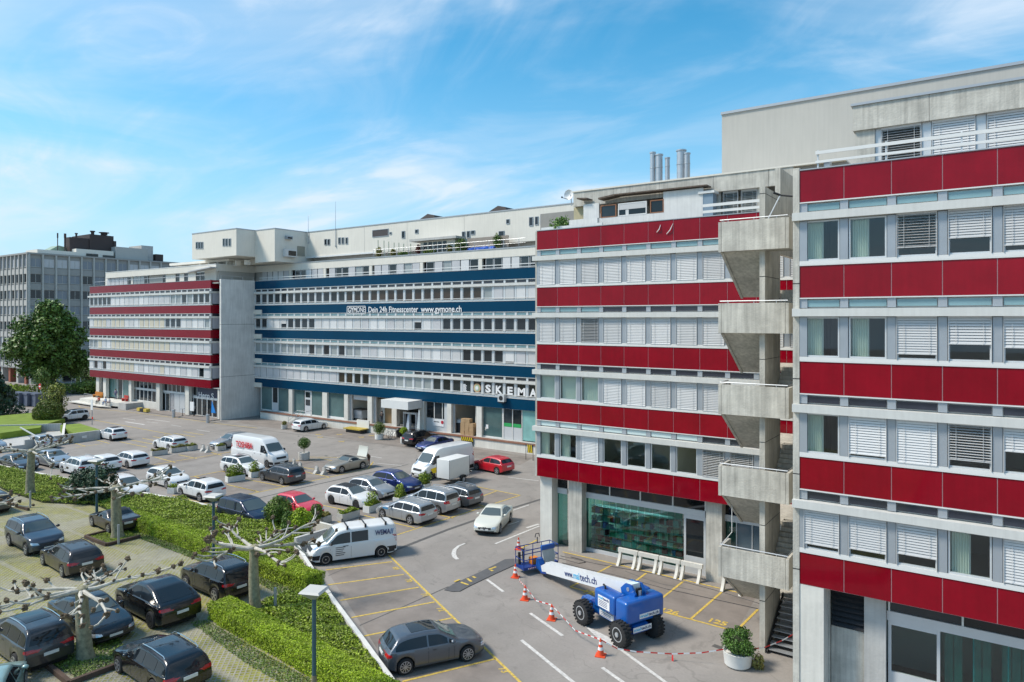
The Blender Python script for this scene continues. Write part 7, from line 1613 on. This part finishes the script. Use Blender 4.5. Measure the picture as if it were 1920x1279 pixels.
rbox(-1.55, -.75, -1.40, .80, .88, 1.88, .14, 'counterweight', m_bl)
rbox(-.74, .70, .08, .80, 1.0, 1.86, .12, 'engine_hood', m_bl)
rbox(-.74, .60, -1.40, -.78, 1.0, 1.88, .12, 'hydraulic_hood', m_bl)
b = MB(); b.box(-1.45, -.76, -.80, .15, 1.6, 1.75); lb_(b, 'boom_cradle', m_bld)
for yy in (-.60, -.02): b = MB(); b.yprism([(-1.15, 1.6), (-.35, 1.6), (-.25, 2.0), (-.55, 2.28), (-.95, 2.30), (-1.2, 2.0)], yy-.05, yy+.05); lb_(b, 'boom_bracket', m_bl)
b = MB(); b.tube([(-.75, -.65, 2.08), (-.75, .05, 2.08)], .09, 12); lb_(b, 'pivot_pin', m_steel)
b = MB(); b.box(-1.12, -1.04, -.45, -.18, 1.75, 2.18); lb_(b, 'boom_end_plate', m_black); b = MB(); b.tube([(-1.13, -.31, 1.8), (-1.13, -.31, 2.1)], .08, 8); lb_(b, 'hose_bundle', m_steel)
b = MB(); b.tube([(.25, .5, 1.84), (.25, .5, 1.99), (.38, .5, 2.03)], .045, 8); lb_(b, 'exhaust_pipe', m_black)
# boom
A_, B_ = Vector((-.95, -.31, 2.02)), Vector((6.6, -.80, .66))
def beam(a, c, w_, h0, h1, nm, m):
    d = (c-a).normalized(); s = d.cross(Vector((0, 0, 1))).normalized(); u = s.cross(d); b = MB(); n0 = 0
    for p, h in ((a, h0), (c, h1)):
        for sx_, sz in ((-1, -1), (1, -1), (1, 1), (-1, 1)): b.v.append(tuple(p+s*sx_*w_/2+u*sz*h/2))
    b.f = [(3, 2, 1, 0), (4, 5, 6, 7)]+[(e, (e+1) % 4, 4+(e+1) % 4, 4+e) for e in range(4)]
    return lb_(b, nm, m), d, s, u
o_, d_, s_, u_ = beam(A_, B_, .42, .60, .56, 'boom', m_bw)
beam(B_+d_*.0, B_+d_*.55+Vector((0, 0, -.12)), .32, .46, .30, 'boom_section', m_bw)
b = MB(); q0 = B_-d_*.9-u_*.23; b.tube([q0, B_+d_*.2-u_*.33], .05, 6); lb_(b, 'boom_cylinder', m_steel)
# print on the boom (left side faces the lane)
sideN = -s_
def onb(s, t0, t1, size, m):
    me = text_mesh(s, size, m, bold=.006, depth=.004); xs = [v.co.x for v in me.vertices]; wd = max(xs)-min(xs); cx = (max(xs)+min(xs))/2; f = abs(t1-t0)/wd
    for v in me.vertices: v.co.x = (v.co.x-cx)*f
    o = bpy.data.objects.new('lettering', me); C.objects.link(o); o.parent = bo_
    X = -d_; Z = sideN; Yv = Z.cross(X); M_ = Matrix((X, Yv, Z)).transposed().to_4x4(); M_.translation = A_+d_*((t0+t1)/2)+sideN*.218+u_*.0; o.matrix_local = M_
onb('www.', 5.75, 4.95, .42, m_nv); onb('mal', 4.90, 4.35, .46, m_cy); onb('tech', 4.30, 3.45, .50, m_nv); onb('.ch', 3.38, 2.85, .46, m_nv)
def sign(parent, cx, cy, cz, w_, h, rot, s1, s2, size, extra_=0):
    """flat sign; rot is its facing angle about z in the lift's frame"""
    c, s = math.cos(rot), math.sin(rot); b = MB(); b.box(-w_/2, w_/2, -.006, .006, -h/2, h/2); o = b.build('sign', m_signw, parent, local=True); o.location = (cx, cy, cz); o.rotation_euler = (0, 0, rot)
    for txt_, m, x0, x1 in ((s1, m_cy, -w_*.46, -w_*.08), (s2, m_nv, -w_*.06, w_*.45)):
        me = text_mesh(txt_, size, m, bold=.004, depth=.002); xs = [v.co.x for v in me.vertices]; wd = max(xs)-min(xs); cc = (max(xs)+min(xs))/2
        for v in me.vertices: v.co.x = (v.co.x-cc)*(x1-x0)/wd
        t = bpy.data.objects.new('lettering', me); C.objects.link(t); t.parent = o; t.location = ((x0+x1)/2, -.010, (h/2-size*.55) if extra_ else 0); t.rotation_euler = (PI/2, 0, 0)
    for k in range(extra_): b = MB(); b.box(-w_*.42, w_*.3, -.009, -.0065, h/2-size*1.4-.07*k, h/2-size*1.4-.07*k+.025); b.build('small_print', m_nv, o, local=True)
sign(bo_, -1.558, -.50, 1.16, 1.15, .20, -PI/2, 'mal', 'tech.ch', .17)
sign(bo_, -1.60, -.05, .66, 1.05, .22, -PI/2, 'mal', 'tech.ch', .17)
sign(bo_, -.02, .812, 1.40, .80, .52, PI, 'mal', 'tech', .17, 4); sign(bo_, .25, .428, .72, 1.0, .40, PI, 'mal', 'tech.ch', .17, 3)
# basket
bc = Vector((8.15, -1.05, .28)); m_bk = m_bld
def bt(p): return (bc.x+p[0], bc.y+p[1], bc.z+p[2])
b = MB(); b.box(bc.x-.42, bc.x+.42, bc.y-1.15, bc.y+1.15, bc.z, bc.z+.14); lb_(b, 'basket_floor', m_bld)
for z in (.55, 1.08):
    b = MB(); b.tube([bt((-.42, -1.15, z)), bt((.42, -1.15, z)), bt((.42, 1.15, z)), bt((-.42, 1.15, z)), bt((-.42, -1.15, z))], .025, 6); lb_(b, 'basket_rail', m_bld)
for x_ in (-.42, .42):
    for y_ in (-1.15, -.58, 0, .58, 1.15): b = MB(); b.tube([bt((x_, y_, .1)), bt((x_, y_, 1.08))], .022, 6); lb_(b, 'basket_post', m_bld)
b = MB()
for k in range(16):
    if k % 2 == 0: b.box(bc.x-.428, bc.x-.421, bc.y-.0+.06*k*.9-.0, bc.y+.06*k*.9+.054, bc.z+.02, bc.z+.10)
lb_(b, 'hazard_stripe', m_rw, kind='stuff')
b = MB()
for k in range(16):
    if k % 2 == 1: b.box(bc.x-.428, bc.x-.421, bc.y+.06*k*.9, bc.y+.06*k*.9+.054, bc.z+.02, bc.z+.10)
lb_(b, 'hazard_stripe', m_signw, kind='stuff')
rbox(bc.x-.55, bc.x-.40, bc.y-.85, bc.y+.05, bc.z+.95, bc.z+1.22, .04, 'control_box', m_bl)
b = MB(); pts_ = [(-.47, -.80, .98), (-.47, .0, .98), (-.60, -.05, .55), (-.66, -.12, .15), (-.52, -.4, -.05), (-.62, -.75, .2), (-.56, -.85, .6)]
b.v = [bt(p) for p in pts_]+[bt((p[0]+.12, p[1], p[2])) for p in pts_]; n_ = len(pts_); b.f = [tuple(range(n_-1, -1, -1)), tuple(range(n_, 2*n_))]+[(i, (i+1) % n_, n_+(i+1) % n_, n_+i) for i in range(n_)]; lb_(b, 'canvas_cover', mat('canvas_white', (.52, .54, .52), .8, var=.15, vscale=3, bump=.8, bscale=6))
b = MB(); b.box(bc.x-.2, bc.x+.15, bc.y+.05, bc.y+.45, bc.z+.15, bc.z+.5); lb_(b, 'orange_box', mat('orange_plastic', (.70, .22, .02), .5))
b = MB(); b.tube([bt((.3, .7, .15)), bt((.3, .75, .9)), bt((.25, .85, .95))], .06, 7); b.tube([bt((.25, 1.0, .15)), bt((.28, 1.0, .8))], .08, 7); lb_(b, 'hung_bag', m_black)
b = MB(); b.tube([bt((.42, -.3, 1.05)), bt((.42, -.3, 1.4))], .03, 6); b.tube([bt((.42, -.45, 1.4)), bt((.42, -.4, 1.6)), bt((.42, -.2, 1.6)), bt((.42, -.15, 1.4))], .025, 6); lb_(b, 'joystick_guard', m_black)
b = MB(); b.yprism([(6.75, .30), (7.35, .22), (7.74, .30), (7.74, .85), (7.5, .85), (7.3, .52), (6.8, .62)], -1.02, -.72); lb_(b, 'basket_arm', m_bl)
b = MB(); b.tube([(6.6, -.62, .35), (7.2, -.7, .2), (7.6, -.9, .2)], .05, 6); lb_(b, 'hose', m_bld)
# ============================================================ box trailer
tr = thing('box_trailer', 'white box trailer parked behind the tall white van with its drawbar to the right', 'trailer', (-38.3, 46.2, 0), rad(90))
rbox(-1.35, 1.35, -.72, .72, .55, 2.15, .02, 'trailer_box', m_white, tr)
b = MB()
for x_ in (-1.36, 1.33):
    for y_ in (-.73, .70): b.box(x_, x_+.03, y_, y_+.03, .54, 2.16)
b.build('corner_trim', m_black, tr, local=True, kind='stuff')
b = MB(); b.box(-1.36, 1.36, -.735, -.72, .53, .60).box(-1.36, 1.36, .72, .735, .53, .60); b.build('bottom_rail', m_steel, tr, local=True)
b = MB(); b.box(-1.3, 1.3, -.5, .5, .45, .549); b.box(1.3, 2.5, -.05, .05, .45, .53); b.build('drawbar', m_black, tr, local=True)
for s in (-1, 1):
    b = MB(); b.lathe((.3, s*.84, .3), [(.18, -.08), (.29, -.08), (.30, 0), (.29, .08), (.18, .08)], 18, 'y'); w_ = b.build('wheel', m_rubber, tr, smooth=True, local=True); b = MB(); b.lathe((.3, s*.93, .3), [(.17, -.01), (.17, .01)], 14, 'y'); b.build('rim', m_rim, w_, local=True)
    b = MB(); b.yprism([(-.08, .45), (-.05, .58), (.1, .68), (.5, .68), (.65, .58), (.68, .45), (.62, .45), (.58, .55), (.48, .62), (.12, .62), (.02, .55), (-.02, .45)], s*.84-.11, s*.84+.11); b.build('mudguard', m_black, tr, local=True)
b = MB(); b.tube([(2.3, .12, .1), (2.3, .12, .8)], .03, 6); b.ball((2.5, 0, .5), .07); b.build('jockey_wheel', m_steel, tr, local=True)
# ============================================================ dock things
dg = thing('waste_container', 'large grey wheeled waste container standing in the open dock bay', 'waste container', (FX(676, 62.6), 62.6, DZ))
x, y = FX(676, 62.6), 62.6; b = MB(); b.xprism([(y-.5, DZ+.25), (y+.5, DZ+.25), (y+.62, DZ+1.35), (y-.62, DZ+1.35)], x-.85, x+.85); b.build('bin_body', m_alu, dg); b = MB(); b.box(x-.95, x+.95, y-.7, y+.7, DZ+1.351, DZ+1.45); b.build('lid', m_black, dg)
for i in range(7): b = MB(); b.box(x-.75+i*.24, x-.70+i*.24, y-.60, y-.56, DZ+.3, DZ+1.3); b.build('rib', m_alu, dg)
for sx_ in (-.7, .7):
    for sy_ in (-.4, .4): b = MB(); b.lathe((x+sx_, y+sy_, DZ+.11), [(.11, -.03), (.11, .03)], 12, 'x'); b.build('caster', m_black, dg)
m_card = mat('cardboard', (.42, .28, .15), .85, var=.15, vscale=3)
x0, y0 = FX(865, 61.3), 61.05
for lv_ in range(4):
    for k in range(3 if lv_ < 3 else 2):
        xx = x0+.62*k+R.uniform(-.03, .03)+(.1 if lv_ == 3 else 0); zz = DZ+.46*lv_; b = MB(); b.obox(xx+.3, y0+.35, zz+.002, zz+.45, .58, .6, R.uniform(-.05, .05)); o = solo('cardboard_box', b, m_card, '%s cardboard box in the %s layer of the dock stack' % (['left', 'middle', 'right'][k], ['bottom', 'second', 'third', 'top'][lv_]), 'box', (xx+.3, y0+.35, zz), 'cardboard boxes stacked on the dock')
cr = thing('crate', 'dark container with white wrapped goods behind the cardboard boxes', 'container', (FX(860, 62.4), 62.4, DZ)); xx = FX(860, 62.4); b = MB(); b.box(xx-.8, xx+.9, 62.0, 63.2, DZ, DZ+1.1); b.build('container_body', m_dark, cr); b = MB(); b.ball((xx, 62.5, DZ+1.15), .8, 9, 6, .2, (1, .6, .45)); b.build('wrapped_goods', m_clad, cr, smooth=True)
def hazard(root, x0, x1, y, z0, z1, n):
    b = MB(); b.box(x0, x1, y, y+.05, z0, z1); b.build('board', m_black, root); w_ = (x1-x0)/n
    for k in range(n): xa = x0+w_*k; b = MB(); b.yprism([(xa, z1-.01), (xa+w_*.5, z1-.01), (min(xa+w_*1.0, x1), z0+.01), (min(xa+w_*.5, x1), z0+.01)], y-.012, y-.002); b.build('yellow_stripe', mat('hazard_yellow', (.75, .55, .02), .5), root)
hz = thing('hazard_board', 'black and yellow striped buffer board set in the dock wall under the boxes', 'hazard board', (FX(876, 60.25), 60.25, 0)); hazard(hz, FX(865, 60.2), FX(887, 60.2), 60.15, .55, .98, 6); b = MB(); b.box(FX(865, 60.2), FX(887, 60.2), 60.2, 60.28, .05, .54); b.build('recess', m_dark, hz)
hs_ = thing('hazard_stand', 'black and yellow striped sign board on a black frame beside the near red block', 'hazard stand', (FX(992, 57.6), 57.6, 0)); xa, xb = FX(985, 57.6), FX(998.5, 57.6)
hazard(hs_, xa+.25, xb-.02, 57.6, .75, 1.55, 3)
for xx in (xa, xb): b = MB(); b.tube([(xx, 57.7, 0), (xx, 57.7, 1.6)], .03, 5); b.build('frame_leg', m_black, hs_)
b = MB(); b.tube([(xa, 57.7, 1.6), (xb, 57.7, 1.6)], .03, 5); b.build('frame_bar', m_black, hs_)
lt_ = thing('lift_table', 'yellow edged steel lift table hung on the dock wall', 'lift table', (FX(666, 59.4), 59.5, 0)); xa, xb = FX(650, 59.4), FX(682, 59.4)
b = MB(); b.box(xa, xb, 58.8, 60.15, .42, .55); b.build('platform', mat('worn_yellow', (.45, .33, .05), .6, var=.3, vscale=4), lt_); b = MB(); b.box(xa+.3, xb-.2, 59.0, 60.1, .0, .41); b.build('scissor_base', m_black, lt_); b = MB(); b.box(xa+1.0, xb+.1, 60.16, 60.28, .5, 1.5); b.build('back_plate', m_white, lt_)
ds_ = thing('dock_steps', 'steel steps with tube handrails leading up to the loading dock', 'steps', (FX(552, 59.5), 59.6, 0)); xs0 = FX(543, 59.2)
for i in range(5): b = MB(); b.box(xs0+.35*i, xs0+.35*i+.34, 59.0, 60.15, .19*(i+1)-.04, .19*(i+1)); b.build('step', m_alu, ds_)
for yy in (59.0, 60.12): b = MB(); b.tube([(xs0, yy, 0), (xs0, yy, .9), (xs0+1.75, yy, 1.95), (xs0+1.75, yy, .95)], .03, 6); b.tube([(xs0, yy, .45), (xs0+1.75, yy, 1.45)], .025, 6); b.build('handrail', m_steel, ds_)
b = MB(); b.box(xs0+1.75, xs0+3.6, 59.0, 60.2, .90, .97); b.build('top_platform', m_alu, ds_); b = MB(); b.tube([(xs0+1.8, 59.0, 1.95), (xs0+3.6, 59.0, 1.95), (xs0+3.6, 60.1, 1.95)], .025, 5); b.tube([(xs0+3.6, 59.0, .95), (xs0+3.6, 59.0, 1.95)], .025, 5); b.build('handrail', m_steel, ds_)
def bike(x, y, hd, lb, col):
    th = thing('bicycle', lb, 'bicycle', (x, y, 0), hd, 'bicycles at the dock entrance')
    for xx in (-.52, .52):
        b = MB(); pts = [(xx+.33*math.cos(a), 0, .34+.33*math.sin(a)) for a in np.linspace(0, 2*PI, 19)]; b.tube(pts, .02, 5, False); w_ = b.build('wheel', m_rubber, th, local=True)
        b = MB(); [b.tube([(xx, 0, .34), (xx+.31*math.cos(a), 0, .34+.31*math.sin(a))], .005, 3) for a in np.linspace(0, 2*PI, 9)[:-1]]; b.build('spokes', m_steel, w_, local=True, kind='stuff')
    b = MB(); b.tube([(-.52, 0, .34), (-.05, 0, .32), (.40, 0, .80), (-.18, 0, .78), (-.05, 0, .32)], .022, 6); b.tube([(-.52, 0, .34), (-.18, 0, .78), (-.22, 0, .92)], .018, 6); b.tube([(.52, 0, .34), (.38, 0, .95)], .02, 6); b.build('frame', col, th, local=True)
    b = MB(); b.tube([(.34, -.28, 1.0), (.40, 0, .97), (.34, .28, 1.0)], .018, 6); b.build('handlebar', m_steel, th, local=True); b = MB(); b.ball((-.24, 0, .95), .12, 8, 5, 0, (1, .6, .35)); b.build('saddle', m_black, th, local=True)
x, y = G(722, 821); bike(x, y, rad(80), 'bicycle nearest the leafy pot at the dock', m_alu); x, y = G(734, 823.5); bike(x, y+.3, rad(95), 'bicycle with a pale frame next to the dark bin', m_steel)
x, y = G(748, 820); b = MB(); b.lathe((x, y, 0), [(.3, 0), (.38, .9), (.40, .95), (.25, 1.1)], 14); solo('waste_bin', b, m_black, 'dark rounded bin beside the entrance and the bicycles', 'bin', (x, y, 0), smooth=True)
# ============================================================ far left things
pf = thing('entrance_platform', 'pale raised platform with steps in front of the teal glazed entrance', 'platform', (-119, 55, 0))
b = MB(); b.prism([(-124.8, 53.6), (-115.8, 53.4), (-112.4, 53.9), (-112.2, 56.55), (-125.3, 56.55)], .35, .92); b.build('deck', m_concl, pf)
b = MB(); b.prism([(-126.6, 52.7), (-115.4, 52.6), (-113.3, 53.2), (-124.5, 54.0), (-125.3, 56.5), (-127, 56.5)], .22, .36); b.build('lower_step', m_concl, pf)
b = MB(); b.prism([(-124.5, 54), (-116, 53.8), (-113, 54.2), (-113, 56.5), (-125, 56.5)], 0, .35); b.build('base', m_dark, pf)
b = MB(); b.box(-112.6, -110.2, 53.9, 56.5, 0, .95); b.build('side_wall', m_concg, pf)
kb = MB(); kb.prism([(-110, 54.2), (-88.4, 54.2), (-88.4, 56.55), (-110, 56.55)], 0, .12); o = kb.build('pavement', mat('brown_grey_paving', (.24, .21, .19), .9, var=.15, vscale=1)); o['kind'] = 'structure'
for i, (p_, lb) in enumerate(((183, 'long orange bench at the left end of the raised platform'), (234, 'small red bench seat at the right end of the raised platform'))):
    x, y = FX(p_, 55.6), 55.6; L2 = 2.6 if i == 0 else 1.3; bn_ = thing('bench', lb, 'bench', (x, y, .92)); mm = mat('bench_%d' % i, [(.50, .20, .03), (.45, .04, .03)][i], .6)
    b = MB(); b.box(x-L2/2, x+L2/2, y-.25, y+.25, 1.3, 1.38); b.build('seat', mm, bn_); b = MB(); b.box(x-L2/2, x+L2/2, y+.2, y+.27, 1.42, 1.85); b.build('backrest', mm, bn_)
    for s in (-1, 1): b = MB(); b.box(x+s*(L2/2-.1)-.04, x+s*(L2/2-.1)+.04, y-.2, y+.25, .92, 1.299); b.build('leg', mm, bn_)
for i, (p_, y_) in enumerate(((262.5, 770), (269, 771), (275, 772))):
    x, y = G(p_, y_, .12); b = MB(); b.box(x-.42, x+.42, y-.3, y+.3, .12, .55); solo('crate', b, [mat('crate_yellow', (.60, .45, .08), .6), m_dark][i == 1], ['left yellow crate of the row on the pavement', 'dark crate between the two yellow crates', 'right yellow crate of the row on the pavement'][i], 'crate', (x, y, .12), 'crates on the pavement by the far wing')
for i, (p_, y_) in enumerate(((325.5, 783), (389.5, 793))):
    x, y = G(p_, y_); b = MB(); b.lathe((x, y, 0), [(.22, 0), (.22, .95), (.26, 1.0), (.24, 1.15), (.05, 1.2)], 16); solo('bollard_ashtray', b, m_steel, ['steel litter post in front of the white doors', 'steel litter post under the blue parasol by the glass entrance'][i], 'litter post', (x, y, 0), 'steel litter posts', smooth=True)
x, y = G(391.5, 792); ps_ = thing('parasol', 'closed bright blue parasol leaning by the glass entrance', 'parasol', (x, y+.6, .12)); b = MB(); b.tube([(x, y+.6, .12), (x, y+.6, 2.9)], .03, 6); b.build('pole', m_white, ps_)
b = MB(); b.v = [(x-.1, y+.5, 2.9), (x+.75, y+.5, 1.3), (x+.5, y+.8, 1.15), (x-.15, y+.75, 1.3), (x, y+.35, 1.25)]; b.f = [(0, 4, 1), (0, 1, 2), (0, 2, 3), (0, 3, 4), (4, 3, 2, 1)]; b.build('canopy', mat('parasol_blue', (.01, .22, .62), .6), ps_)
x, y = G(336, 782); tb = thing('standing_table', 'small standing table with one leg on the pavement by the white doors', 'table', (x, y+.5, .12)); b = MB(); b.lathe((x, y+.5, 1.12), [(.35, 0), (.35, .04)], 16); b.build('tabletop', m_alu, tb); b = MB(); b.lathe((x, y+.5, .12), [(.25, 0), (.04, .05), (.04, 1.0)], 10); b.build('leg', m_black, tb)
x, y = -98.2, 43.7; sg2 = thing('info_sign', 'white information board on a thin post at the corner of the lawn', 'sign', (x, y, 0)); b = MB(); b.tube([(x, y, 0), (x, y, 3.4)], .05, 6); b.build('post', m_alu, sg2); b = MB(); b.box(x-.28, x+.28, y-.07, y-.02, 2.0, 3.4); b.build('board', m_signw, sg2); b = MB(); b.lathe((x+.25, y-.08, .95), [(.18, -.01), (.18, .01)], 12, 'y'); b.build('reflector', mat('reflector_red', (.6, .03, .02), .4), sg2)
x, y = -136.5, 52.3; sg3 = thing('no_entry_sign', 'round red no entry sign with a white bar before the tall grasses', 'sign', (x, y, 0)); b = MB(); b.tube([(x, y, 0), (x, y, 2.6)], .05, 6); b.build('post', m_alu, sg3); b = MB(); b.lathe((x, y-.07, 2.3), [(.5, -.02), (.5, .02)], 20, 'y'); b.build('disc', mat('sign_red', (.6, .02, .03), .5), sg3); b = MB(); b.box(x-.36, x+.36, y-.12, y-.095, 2.2, 2.4); b.build('bar', m_signw, sg3)
for i in range(4):
    x, y = -131.3+i*1.75, 46.6+i*.5; wc = thing('waste_container', ['leftmost blue grey waste container beside the conifer', 'second blue grey waste container from the left', 'third blue grey waste container from the left', 'rightmost blue grey waste container of the row'][i], 'waste container', (x, y, 0), 0, 'blue grey waste containers')
    b = MB(); b.yprism([(x-.7, .1), (x+.7, .1), (x+.8, 1.9), (x-.8, 1.9)], y-.8, y+.8); b.build('bin_body', mat('bin_blue_grey', (.10, .12, .17), .5), wc); b = MB(); b.box(x-.82, x+.82, y-.9, y+.9, 1.901, 2.15); b.build('lid', mat('bin_lid', (.13, .15, .20), .4), wc)
for i, y in enumerate((50.2, 50.9)): pass
fn = thing('hoop_railing', 'low grey tube railing beside the end of the far red wing', 'railing', (-127.5, 56, 0)); b = MB()
b.tube([(-131, 57, 0), (-131, 57, 1), (-126.3, 56.6, 1), (-126.3, 56.6, 0)], .04, 6); b.build('rail', m_steel, fn)
# ============================================================ people
def person(pos, head, pose, label, top=(.05, .05, .05), legs=(.03, .03, .035), hair=(.05, .03, .02), skin=(.45, .28, .20), longhair=False, H_=1.72):
    th = thing('person', label, 'person', pos, head, 'people on the forecourt'); s = H_/1.72
    J = {}
    def P(n, x, y, z, r): J[n] = (Vector((x*s, y*s, z*s)), r*s)
    if pose == 'sit':
        P('pel', 0, 0, .50, .14); P('che', .03, 0, .80, .15); P('sho', .05, 0, .97, .12); P('nec', .07, 0, 1.07, .055); P('hed', .10, 0, 1.20, .10)
        for q, sg in (('L', 1), ('R', -1)):
            P('hip'+q, .05, .1*sg, .47, .10); P('kne'+q, .45, .13*sg, .50, .07); P('ank'+q, .45, .13*sg, .08, .045); P('toe'+q, .60, .14*sg, .04, .04)
            P('shl'+q, .05, .17*sg, .97, .065); P('elb'+q, .15, .24*sg, .72, .045); P('wri'+q, .38, .14*sg, .60, .032); P('han'+q, .46, .12*sg, .58, .035)
    elif pose == 'bend':
        P('pel', -.10, 0, .92, .14); P('che', .15, 0, 1.10, .15); P('sho', .32, 0, 1.20, .12); P('nec', .40, 0, 1.22, .055); P('hed', .50, 0, 1.25, .10)
        for q, sg in (('L', 1), ('R', -1)):
            P('hip'+q, -.1, .1*sg, .88, .10); P('kne'+q, -.02, .11*sg, .48, .07); P('ank'+q, -.05, .12*sg, .09, .045); P('toe'+q, .10, .13*sg, .04, .04)
            P('shl'+q, .30, .18*sg, 1.17, .065); P('elb'+q, .42, .22*sg, .93, .045); P('wri'+q, .60, .16*sg, .85, .032); P('han'+q, .68, .14*sg, .84, .035)
    else:
        P('pel', 0, 0, .95, .14); P('che', 0, 0, 1.22, .15); P('sho', 0, 0, 1.40, .12); P('nec', .01, 0, 1.49, .055); P('hed', .03, 0, 1.61, .10)
        for q, sg in (('L', 1), ('R', -1)):
            P('hip'+q, 0, .10*sg, .90, .10); P('kne'+q, .02, .11*sg, .50, .07); P('ank'+q, -.02, .12*sg, .09, .045); P('toe'+q, .14, .13*sg, .04, .04)
            up = (pose == 'armsup' and q == 'L') or pose == 'hands'
            P('shl'+q, 0, .18*sg, 1.40, .065); P('elb'+q, .05, .26*sg, 1.14, .045)
            if up: P('wri'+q, .28, .12*sg, 1.25, .032); P('han'+q, .33, .06*sg, 1.31, .035)
            else: P('wri'+q, .10, .27*sg, .90, .032); P('han'+q, .13, .27*sg, .81, .035)
    nm = list(J); E = [('pel', 'che'), ('che', 'sho'), ('sho', 'nec'), ('nec', 'hed')]
    for q in 'LR': E += [('pel', 'hip'+q), ('hip'+q, 'kne'+q), ('kne'+q, 'ank'+q), ('ank'+q, 'toe'+q), ('sho', 'shl'+q), ('shl'+q, 'elb'+q), ('elb'+q, 'wri'+q), ('wri'+q, 'han'+q)]
    me = bpy.data.meshes.new('body'); me.from_pydata([J[n][0] for n in nm], [(nm.index(a), nm.index(c)) for a, c in E], [])
    o = bpy.data.objects.new('body', me); C.objects.link(o); md = o.modifiers.new('s', 'SKIN'); md.use_smooth_shade = True
    sk = me.skin_vertices[0].data
    for i, n in enumerate(nm): sk[i].radius = (J[n][1], J[n][1]); sk[i].use_root = (n == 'pel')
    o.modifiers.new('d', 'SUBSURF').levels = 1
    dg_ = bpy.context.evaluated_depsgraph_get(); m2 = bpy.data.meshes.new_from_object(o.evaluated_get(dg_)); bpy.data.objects.remove(o)
    cols = [mat('cloth_%.2f_%.2f_%.2f' % top, top, .8), mat('cloth_%.2f_%.2f_%.2f' % legs, legs, .8), mat('skin_%.2f' % skin[0], skin, .6), mat('shoe', (.03, .03, .03), .6)]
    m2.materials.clear(); [m2.materials.append(c) for c in cols]
    keyp = [(J[n][0], n) for n in nm]
    for f in m2.polygons:
        c = f.center; n = min(keyp, key=lambda k: (k[0]-c).length)[1]; n3 = n[:3]
        f.material_index = 2 if n3 in ('nec', 'hed', 'han', 'wri') else (3 if n3 == 'toe' else (1 if n3 in ('hip', 'kne', 'ank', 'pel') else 0)); f.use_smooth = True
    o = bpy.data.objects.new('body', m2); C.objects.link(o); o.parent = th
    hb = MB(); h = J['hed'][0]; hb.ball((h.x-.025*s, h.y, h.z+.03*s), .115*s, 10, 7, 0, (1, .95, 1)); hb.v = [v if v[0] < h.x+.05*s or v[2] > h.z+.05*s else (h.x+.04*s, v[1], max(v[2], h.z+.05*s)) for v in hb.v]
    if longhair: hb.ball((h.x-.09*s, h.y, h.z-.12*s), .10*s, 8, 6, 0, (.7, 1, 1.3))
    hb.build('hair', mat('hair_%.2f' % hair[0], hair, .7), th, local=True, smooth=True)
    fb = MB(); fb.ball((h.x+.105*s, h.y, h.z-.01*s), .02*s, 6, 5); fb.build('nose', cols[2], th, local=True)
    return th
person((FX(716, 61.2), 61.2, DZ), rad(-80), 'hands', 'person in black standing on the dock with both hands raised to the chest', hair=(.04, .025, .02))
person((-49.3, 46.75, 0), rad(-100), 'bend', 'person in a brown coat with red hair bending behind the open boot of the roadster', top=(.20, .12, .07), legs=(.16, .10, .07), hair=(.35, .06, .03), longhair=True)
person((FX(188, 53.75)+0, 53.6, .42), rad(-80), 'sit', 'person in a red top and black trousers sitting on the platform edge', top=(.55, .08, .05), legs=(.03, .03, .03))
person((FX(199, 53.6), 53.6, .42), rad(-95), 'sit', 'person in pale blue clothes sitting in the middle of the platform edge', top=(.30, .42, .60), legs=(.12, .2, .38))
person((FX(206, 53.6), 53.6, .42), rad(-110), 'sit', 'person in white with dark hair sitting at the right of the platform edge', top=(.62, .60, .62), legs=(.45, .38, .38), hair=(.01, .01, .01))
person((FX(217, 56.0), 56.0, .92), rad(-60), 'stand', 'person in grey purple clothes standing before the teal glass', top=(.22, .18, .26), legs=(.10, .12, .2))
person((FX(364, 55.6), 55.6, .12), rad(-150), 'armsup', 'person in black and white standing at the glass entrance door', top=(.6, .6, .6), legs=(.02, .02, .02))
